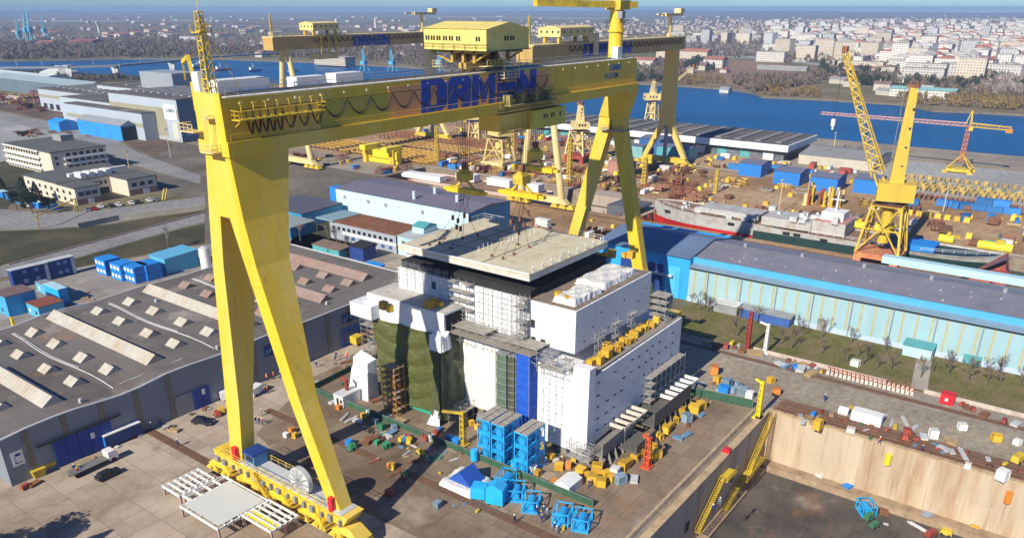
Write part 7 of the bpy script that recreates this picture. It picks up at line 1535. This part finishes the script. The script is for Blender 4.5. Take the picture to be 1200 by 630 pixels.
# ---------------------------------------------------------------- the far side of the river
def pin(x, y, poly):
    c = False; n = len(poly)
    for i in range(n):
        (x1,y1),(x2,y2) = poly[i], poly[i-1]
        if (y1 > y) != (y2 > y) and x < (x2-x1)*(y-y1)/(y2-y1)+x1: c = not c
    return c
def nptree(pts, mat, name, label, seed, blades=26, w=1.0):      # many far trees in one mesh of twig-like blades
    rn = np.random.default_rng(seed); V = []; F = []; k = 0
    for x, y, h in pts:
        r = h*.36; a = rn.random(blades)*6.283; rr_ = r*np.sqrt(rn.random(blades)); z = h*(.25+.7*rn.random(blades))*(1-.35*(rr_/r)**2)
        for j in range(blades):
            cx, cy, cz = x+rr_[j]*math.cos(a[j]), y+rr_[j]*math.sin(a[j]), z[j]; t = rn.random()*3.14; s_ = h*.085*w*(.6+rn.random()); dx, dy = math.cos(t)*s_, math.sin(t)*s_; hh = h*.14*(.6+rn.random())
            V += [(cx-dx,cy-dy,cz-hh),(cx+dx,cy+dy,cz-hh*.6),(cx+dx*.2,cy+dy*.2,cz+hh)]; F.append((k,k+1,k+2)); k += 3
        V += [(x-h*.02,y,0),(x+h*.02,y,0),(x,y,h*.6)]; F.append((k,k+1,k+2)); k += 3
    me = bpy.data.meshes.new(name); me.from_pydata(V,[],F); me.materials.append(mat); o = bpy.data.objects.new(name,me); COL.objects.link(o); tag(o,label,'trees'); return stuff(o)
rnd = random.Random(77)
def sample(quad, n, hmin, hmax):      # even spread over a patch of ground, denser where it is far
    out = []
    (x0,y0),(x1,y1),(x2,y2),(x3,y3) = quad
    for _ in range(n):
        u, v = rnd.random(), rnd.random(); px = (x0*(1-u)+x1*u)*(1-v)+(x3*(1-u)+x2*u)*v; py = (y0*(1-u)+y1*u)*(1-v)+(y3*(1-u)+y2*u)*v
        x, y = at(px,py)
        if pin(x,y,RIVER): continue
        out.append((x,y,rnd.uniform(hmin,hmax)))
    return out
WOODM = M('far_woodland_twigs', (.15,.115,.10), .95, .4, .03, dirt=(.17,.15,.08), dsc=.01, damt=.7); WOODB = M('far_ochre_thicket', (.20,.14,.06), .95, .35, .05); WOODD = M('far_dark_conifers', (.03,.042,.028), .95, .4, .05)
nptree(sample([(0,60),(250,52),(250,66),(0,71)],700,9,16)+sample([(0,52),(250,46),(250,56),(0,62)],520,9,15), WOODM,'riverside_wood','brown leafless wood along the far bank of the river, upper left',1,30)
nptree(sample([(250,56),(500,58),(500,76),(250,64)],480,8,15)+sample([(480,60),(640,68),(640,90),(480,80)],160,8,14), WOODM,'riverside_wood','brown grey leafless wood behind the harbour, upper middle',2,30)
nptree(sample([(0,28),(400,28),(400,50),(0,50)],900,8,15)+sample([(400,28),(700,22),(700,50),(400,50)],500,8,14), WOODM,'far_wood','scattered bare trees on the plain beyond the river, upper left',3,10,1.7)
nptree(sample([(735,74),(800,78),(800,97),(735,95)],110,8,14)+sample([(850,96),(905,94),(960,98),(885,109)],130,7,13)+sample([(940,92),(985,84),(1200,106),(1200,122),(960,112)][:4],330,6,12), WOODM,'riverside_thicket','brown thicket along the far bank at right',4,36)
nptree(sample([(880,100),(960,108),(960,115),(895,112)],60,4,8)+sample([(1040,108),(1200,118),(1200,130),(1060,122)],110,5,10)+sample([(800,90),(850,94),(850,100),(800,99)],30,5,9), WOODB,'ochre_thicket','ochre thicket on the far shore at right',5,36)
nptree(sample([(800,70),(850,74),(850,88),(800,84)],34,8,13)+sample([(960,76),(1200,88),(1200,112),(960,100)],130,8,14)+sample([(740,90),(800,92),(800,100),(740,98)],12,8,12), WOODD,'dark_trees','dark evergreen trees scattered among the far bank houses',6,60)
nptree(sample([(700,30),(1200,24),(1200,90),(720,62)],2300,8,15), WOODM,'town_trees','bare street trees scattered all through the far town',7,12,1.6)
nptree(sample([(1150,92),(1200,96),(1200,118),(1150,112)],70,10,16), M('pale_poplars', (.30,.26,.23), .9, .2, .1),'poplar_row','pale bare poplars on the far bank at the right edge',8,30)
nptree(sample([(0,93),(60,92),(60,104),(0,104)],60,6,10)+sample([(60,92),(170,90),(240,92),(60,97)],80,5,9), WOODM,'bank_scrub','dark scrub trees on the near bank behind the fabrication hall',9,36)
# town
def facade_mat(name, col, win, sx, sz, rand=.15):
    m = bpy.data.materials.new(name); m.use_nodes = True; n = m.node_tree; b = n.nodes['Principled BSDF']; L = n.links.new; b.inputs['Roughness'].default_value = .85
    tc_ = n.nodes.new('ShaderNodeTexCoord'); sp = n.nodes.new('ShaderNodeSeparateXYZ'); L(tc_.outputs['Object'], sp.inputs[0]); ad = n.nodes.new('ShaderNodeMath'); ad.operation = 'ADD'; L(sp.outputs[0], ad.inputs[0]); L(sp.outputs[1], ad.inputs[1])
    cb2 = n.nodes.new('ShaderNodeCombineXYZ'); L(ad.outputs[0], cb2.inputs[0]); L(sp.outputs[2], cb2.inputs[1])
    br = n.nodes.new('ShaderNodeTexBrick'); br.offset = 0; br.inputs['Scale'].default_value = 1; br.inputs['Brick Width'].default_value = sx; br.inputs['Row Height'].default_value = sz; br.inputs['Mortar Size'].default_value = .75; br.inputs['Color1'].default_value = (*win,1); br.inputs['Color2'].default_value = (*[c*1.8 for c in win],1); br.inputs['Mortar'].default_value = (*col,1); L(cb2.outputs[0], br.inputs[0])
    oi = n.nodes.new('ShaderNodeObjectInfo'); hs = n.nodes.new('ShaderNodeHueSaturation'); mr = n.nodes.new('ShaderNodeMapRange'); mr.inputs[3].default_value = 1-rand; mr.inputs[4].default_value = 1+rand; L(oi.outputs['Random'], mr.inputs[0]); L(mr.outputs[0], hs.inputs['Value']); L(br.outputs[0], hs.inputs['Color']); L(hs.outputs[0], b.inputs['Base Color']); return m
FAC = [facade_mat('block_facade_white', (.64,.61,.55), (.22,.22,.23), 3.4, 3.0), facade_mat('block_facade_cream', (.58,.51,.40), (.22,.2,.19), 3.2, 3.0), facade_mat('block_facade_grey', (.52,.52,.52), (.2,.21,.23), 3.6, 3.0)]
RF = M('town_flat_roof', (.34,.32,.31), .9, .2, .1, obj_rand=.3)
TILE = [M('red_tile_roof', (.30,.12,.09), .85, .25, .2, obj_rand=.35), M('brown_tile_roof', (.20,.13,.11), .85, .25, .2, obj_rand=.3), M('grey_sheet_roof', (.32,.31,.32), .8, .2, .2, obj_rand=.3)]
def mesh2(name, fn, mats): b = MB(); fn(b); o = b.build(name, mats); return o
def blk(lx, ly, h, m_, name='apartment_block'):
    def f(b): b.mat(0).box(-lx/2,-ly/2,0,lx/2,ly/2,h); b.mat(1).box(-lx/2-.2,-ly/2-.2,h+.01,lx/2+.2,ly/2+.2,h+.6); b.box(-2,-2,h+.61,2,2,h+2.8)
    o = mesh2(name, f, [m_, RF]); o['category'] = 'apartment block'; return o
def hse(lx, ly, h, m_, r_, name='house'):
    def f(b): b.mat(0).box(-lx/2,-ly/2,0,lx/2,ly/2,h); b.mat(1).extr([(-lx/2-.5,-ly/2-.5,h+.01),(-lx/2-.5,ly/2+.5,h+.01),(-lx/2-.5,0,h+ly*.22)],(lx+1,0,0)); b.mat(0).box(lx*.2,-.4,h+ly*.1,lx*.2+.8,.4,h+ly*.34)
    o = mesh2(name, f, [m_, r_]); o['category'] = 'house'; return o
WH = M('house_plaster', (.50,.46,.40), .85, .1, .2, obj_rand=.2)
BLK = [(P(blk(*a, FAC[i%3])), nm) for i, (a, nm) in enumerate((((13,46,15),'five storey long apartment block'),((13,60,13),'cream long low apartment block'),((18,20,30),'grey tower block'),((40,13,15),'white apartment slab side on'),((15,30,27),'tall cream apartment block'),((13,34,13),'short grey apartment block')))]
HSE = [(P(hse(*a, WH, TILE[i%3])), nm) for i, (a, nm) in enumerate((((13,9,4),'white house with red roof'),((10,12,4.5),'white house with brown roof'),((20,11,5),'low building with grey roof'),((10,8,3.6),'small house with red roof'),((14,10,6),'two storey house with brown roof')))]
zones = [((930,46,1200,68),'in the middle of the far town',52),((980,68,1140,84),'along the near side of the far town',34),((1080,60,1200,98),'at the right edge of the far town',34),((900,56,985,74),'left of the lattice jib head',14),((780,40,930,52),'behind the cemetery',22)]
used = []
def free(x, y, r):
    if pin(x,y,RIVER): return False
    for a, c, r2 in used:
        if abs(a-x) < r+r2 and abs(c-y) < r+r2: return False
    used.append((x,y,r)); return True
for (x0,y0,x1,y1), nm, n in zones:
    for _ in range(n):
        for _t in range(12):
            x, y = at(rnd.uniform(x0,x1), rnd.uniform(y0,y1))
            if free(x,y,22): break
        else: continue
        i = rnd.choice((0,0,1,2,3,4,5,5)); BLK[i][0].put((x,y,0), rnd.choice((0,0,.35,1.57,-.3)), BLK[i][1]+' '+nm, BLK[i][1]+'s '+nm, (1,1,rnd.uniform(.85,1.2)))
hz_ = [((740,30,960,46),'beyond the cemetery in the far town',64),((600,34,740,60),'in the suburb behind the goliath trolley',40),((960,34,1200,50),'in the rear part of the far town',50),((480,38,620,56),'in the village left of the trolley house',24),((980,84,1200,112),'near the far shore at right',44),((240,40,480,72),'beyond the harbour in the upper middle',26),((20,42,240,54),'in the village at the upper left',30),((740,72,850,92),'on the far shore behind the goliath pier',10)]
for (x0,y0,x1,y1), nm, n in hz_:
    for _ in range(n):
        x, y = at(rnd.uniform(x0,x1), rnd.uniform(y0,y1))
        if not free(x,y,11): continue
        i = rnd.randrange(5); s_ = rnd.uniform(.9,1.4); HSE[i][0].put((x,y,0), rnd.choice((0,.4,1.57,1.2)), HSE[i][1]+' '+nm, HSE[i][1]+'s '+nm, s_)
# the rest of the town: far too many to count
def town(name, label, quads, seed, hs=(4,9), sz=(8,18), mats=None):
    rn = random.Random(seed); b = MB()
    for quad, n in quads:
        for x, y, h in sample(quad, n, *hs):
            lx, ly = rn.uniform(*sz), rn.uniform(*sz); b.mat(0).box(x-lx/2,y-ly/2,0,x+lx/2,y+ly/2,h); b.mat(rn.choice((1,1,2,3))); b.extr([(x-lx/2-.4,y-ly/2-.4,h+.02),(x-lx/2-.4,y+ly/2+.4,h+.02),(x-lx/2-.4,y,h+ly*.13)],(lx+.8,0,0))
    return stuff(tag(b.build(name, mats or [WH]+TILE), label, 'houses'))
town('distant_houses','dense mass of small red and white roofed houses of the far town',[([(735,26),(1200,20),(1200,36),(735,40)],1000),([(480,32),(735,28),(735,44),(480,46)],420),([(900,34),(1200,32),(1200,66),(930,62)],700),([(930,60),(1200,66),(1200,92),(1000,84)],240)],1)
town('distant_villages','scattered pale houses of the distant villages on the plain',[([(0,30),(480,28),(480,40),(0,48)],60),([(0,20),(1200,18),(1200,26),(0,28)],90)],2,(5,10),(14,40))
town('distant_blocks','mass of distant white apartment blocks in the far town',[([(900,28),(1200,26),(1200,46),(900,48)],200),([(930,46),(1200,44),(1200,70),(960,66)],260),([(1000,66),(1200,70),(1200,94),(1060,86)],60)],3,(12,24),(14,34),[FAC[0],RF,RF,TILE[0]])
# special far buildings
def farbox(px,py,lx,ly,h,label,m_,r_=None,name='far_building',cat='building',rise=0,rz=0):
    x, y = at(px,py); t = T(name,label,cat,(x,y,0),None,0); MB().box(x,y,0,x+lx,y+ly,h).build('wall', m_, t)
    if rise: MB().extr([(x-.6,y-.6,h+.01),(x+lx+.6,y-.6,h+.01),(x+lx/2,y-.6,h+rise)],(0,ly+1.2,0)).build('roof', r_ or RF, t)
    else: MB().box(x-.3,y-.3,h+.01,x+lx+.3,y+ly+.3,h+.8).build('roof', r_ or RF, t)
    return t
farbox(846,80,18,30,11,'white hospital like building with red roof on the far shore',FAC[0],TILE[0],rise=4); farbox(828,70,22,95,12,'long cream building with pinkish red roof on the far shore',FAC[1],TILE[0],rise=4); farbox(765,80,16,34,10,'white building with red roof behind the goliath pier',FAC[0],TILE[0],rise=4)
farbox(1118,117,14,58,7,'long white building with teal roof on the far bank behind the crane tower',FAC[0],M('teal_sheet_roof', (.22,.42,.42), .7, .1, .2),rise=2.5)
farbox(905,100,20,36,4,'low maroon roofed house on the far bank',WH,TILE[0],rise=3); farbox(930,95,14,22,5,'second maroon roofed house on the far bank, right of the first',WH,TILE[1],rise=3); farbox(945,84,10,70,5,'long grey shed on the brown meadow',GREY,RF)
farbox(100,55,60,90,7,'large red roofed hall at the upper left',WH,TILE[0],rise=8); farbox(55,55,40,60,6,'red roofed hall left of the largest one',WH,TILE[0],rise=6); farbox(230,51,26,70,14,'long pale block on the plain at upper left',FAC[2])
farbox(405,78,20,70,12,'long cream building with tall windows under the left goliath girder',FAC[1],RF); farbox(1085,82,34,16,17,'bluish triangular glass building at the near edge of the far town',M('blue_glass', (.2,.35,.42), .3, .1, .2),RF); farbox(1060,80,16,22,33,'tall white tower block at the near edge of the far town',FAC[0]); farbox(1092,73,16,22,38,'second tall white tower right of the first, near edge of town',FAC[0])
farbox(1112,82,22,30,14,'round cornered white building beside the towers',FAC[0])
t = T('houseboat','small grey roofed floating hut off the far shore','boat',(*at(848,109,-1.8),-1.8)); x, y = at(848,109,-1.8); MB().box(x,y-5,-1.8,x+9,y+5,1.6).build('hut_wall', LGREY, t); MB().extr([(x-.5,y-5.5,1.62),(x+9.5,y-5.5,1.62),(x+4.5,y-5.5,4)],(0,11,0)).build('roof', GREY, t)
tag(flat('church_road', P_((1080,98),(1070,88),(1130,92),(1145,104),(1128,100)), .05, QUAYR),'x','x'); o = bpy.data.objects['church_road']; del o['label']; del o['category']; o.name = 'town_road'
flat('wide_road', P_((793,64),(900,66),(960,74),(960,77),(890,69),(793,67)), .06, PALE)
# water tower, chimneys, masts
def wtower(px,py,h,label,s_=1.0):
    x, y = at(px,py); t = T('water_tower',label,'water tower',(x,y,0)); MB().cyl(x,y,0,h*.72,2.4*s_,14,1.9*s_).build('shaft', WHITE, t); MB().cyl(x,y,h*.72,h,2.4*s_,18,8*s_).build('tank', LGREY, t)
wtower(117,43,42,'funnel shaped water tower on the plain, upper left'); 
for px,py,h,lab in ((440,33,38,'slim white tower on the horizon above the left goliath girder'),(395,40,46,'slim white tower right of the left goliath trolley house')):
    x, y = at(px,py); tag(MB().cyl(x,y,0,h,4,12,3.2).build('round_tower', WHITE, None,(x,y,0)),lab,'tower')
# blue harbour cranes far left
def portcrane(px,py,label,h=34,m_=None,s_=1.0,rz=.6):
    x, y = at(px,py); t = T('harbour_crane',label,'harbour crane',(x,y,0)); m_ = m_ or M('sky_blue_crane', (.10,.38,.55), .6, .1, .2); b = MB()
    for i in (-1,1):
        for j in (-1,1): b.bar((x+i*5*s_,y+j*5*s_,0),(x+i*2*s_,y+j*2*s_,h*.42),1.1*s_,1.1*s_)
    b.build('portal', m_, t); MB().box(x-3*s_,y-4*s_,h*.42,x+3*s_,y+4*s_,h*.62).build('cabin', m_, t); b = MB(); b.lattice((x,y,h*.6),(x+7*math.cos(rz)*s_,y+13*math.sin(rz)*s_,h*1.25),3*s_,1.4*s_,6,.35*s_); b.bar((x,y-2,h*.6),(x,y-4*s_,h*.95),.8,.8); b.build('jib', m_, t)
for i,(px,py,h) in enumerate(((24,50,44),(33,49,52),(38,49,56),(54,47,46))): portcrane(px,py,['leftmost of the four sky blue harbour cranes on the horizon','second sky blue harbour crane on the horizon','tallest sky blue harbour crane on the horizon','rightmost sky blue harbour crane, a little apart'][i],h,None,1.6)
for i,(px,py) in enumerate(((427,84),(460,84),(515,84))): portcrane(px,py,['small blue harbour crane behind the girder, left','small blue harbour crane behind the girder, middle','small blue harbour crane behind the girder, right'][i],22,None,1.0)
# small harbour boats
rnb = random.Random(6)
def boat(px,py,l_,label,hm,sm,rz=0):
    x, y = at(px,py,-1.8); t = T('moored_boat',label,'boat',(x,y,-1.8)); MB().extr([(x-l_/2,y,-1.8),(x+l_*.4,y,-1.8),(x+l_/2,y,.8),(x-l_/2,y,.6)],(0,l_*.22,0)).build('hull', hm, t); MB().box(x-l_*.35,y+.5,.6,x-l_*.05,y+l_*.2-.3,4).build('deckhouse', sm, t); MB().cyl(x-l_*.1,y+l_*.1,4,9,.25,6).build('mast', sm, t)
for i,(px,py) in enumerate(((235,80),(243,76),(262,83),(300,84),(345,84))): boat(px,py,rnb.uniform(18,34),ORDS[i]+' of the boats moored beyond the girder at upper left',[NAVY,GREY,REDP][i%3],WHITE)
# bridge
def bpt(px,py,z): return at(px,py,z)
br_ = T('river_bridge','long concrete girder bridge crossing the river at the upper left','bridge',(520,1010,0)); bp_ = [(430,1098),(482,1046),(523,1002),(611,985),(735,985),(905,1000)]
pts_ = [(*at(0,79.5,12),12),(*at(83,79,14),14),(*at(137,77,15),15),(*at(203,71.5,15),15),(*at(240,67.5,15),15),(*at(330,62,14),14)]
b = MB()
for a, c in zip(pts_, pts_[1:]): b.bar(a, c, 9, 2.0)
b.build('deck', M('bridge_concrete', (.20,.22,.26), .85, .1, .1), br_)
for px, py in ((83,92),(137,92),(203,86)):
    x, y = at(px,py,-1.8); b = MB(); b.bar((x,y,-2),(x-1.5,y+3,13.5),2.2,4).bar((x,y,-2),(x+1.5,y-3,13.5),2.2,4); b.box(x-4,y-6,12.6,x+4,y+6,14); b.build('pier', LGREY, br_)
for px in (30,60,110,165,185,225): pass
for k, (px, py) in enumerate(((20,78),(50,78),(110,77),(165,74),(190,72),(222,69))):
    x, y = at(px,py,14); tag(MB().tube((x,y,13.2),(x,y,22),.25,n=5).box(x-1.5,y-.2,21.8,x+1.5,y+.2,22.1).build('street_lamp', LGREY, None,(x,y,13)),ORDS[k]+' street lamp standing on the river bridge','street lamp','bridge lamps')
# yard lamp posts
for i,(px,py,h) in enumerate(((200,185,16),(152,200,10),(1010,160,14),(912,250,14),(1105,248,12),(975,185,14),(668,200,16),(945,237,12))):
    x, y = at(px,py); tag(MB().tube((x,y,0),(x,y,h),.22,.14,6).box(x-1.2,y-.3,h,x+1.2,y+.3,h+.4).build('lamp_post', CREAM if i%2 else LGREY, None,(x,y,0)),['tall lamp mast on the street before the fabrication hall','lamp post behind the low office','lamp post on the river quay','lamp post right of the ship bow','lamp post by the blue containers at right','lamp post at the riverside warehouse','lamp mast between the goliath legs','lamp post in front of the huts'][i],'lamp post')
# distant low hills and fields
FLD = [M('far_field_green', (.10,.14,.07), .95, .15, .003), M('far_field_tan', (.26,.21,.15), .95, .15, .003), M('far_field_brown', (.13,.095,.07), .95, .15, .003), M('far_field_pale', (.33,.32,.26), .95, .1, .003)]
rn = random.Random(4)
for k in range(34):
    px = rn.uniform(-30,1180); py = rn.uniform(17.5,31); w_ = rn.uniform(60,260); h_ = (py-9)*rn.uniform(.05,.12)
    if px > 560 and py > 23: continue
    flat('field', P_((px,py),(px+w_,py-rn.uniform(-.4,.4)),(px+w_+20,py+h_),(px+15,py+h_)), .06+k*.01, FLD[k%4])
b = MB(); n = 60; prev = None
rh = random.Random(8)
hh = [18+14*math.sin(k*.35)+rh.uniform(0,10) for k in range(n+1)]
for k in range(n):
    a0, a1 = R(-25+k*2.3), R(-25+(k+1)*2.3)
    q = [(14000*math.cos(a),14000*math.sin(a),z) for a, z in ((a0,0),(a1,0))]; q2 = [(14600*math.cos(a1),14600*math.sin(a1),hh[k+1]),(14600*math.cos(a0),14600*math.sin(a0),hh[k])]; b.poly(q+q2)
struct(b.build('hills', M('distant_hills', (.08,.10,.10), .95, .2, .001)))
# haze
hzb = MB().box(-1700,-15500,-16,15500,15500,90).build('haze', None or M('unused_haze', (1,1,1))); hm = bpy.data.materials.new('haze_air'); hm.use_nodes = True; n = hm.node_tree; n.nodes.clear(); vo = n.nodes.new('ShaderNodeVolumePrincipled'); vo.inputs['Color'].default_value = (.46,.66,1.0,1); vo.inputs['Density'].default_value = 1.15e-4; vo.inputs['Anisotropy'].default_value = 0.0
oo = n.nodes.new('ShaderNodeOutputMaterial'); n.links.new(vo.outputs[0], oo.inputs['Volume']); hzb.data.materials.clear(); hzb.data.materials.append(hm); stuff(hzb); tag(hzb,'thin blue haze hanging over the whole yard and river','haze')

for p_ in PROTOS:                     # drop prototypes that were never placed
    if not p_.used:
        for c in list(p_.o.children_recursive): bpy.data.objects.remove(c)
        bpy.data.objects.remove(p_.o)
for o in list(COL.objects):
    if '_o' in o.keys(): del o['_o']
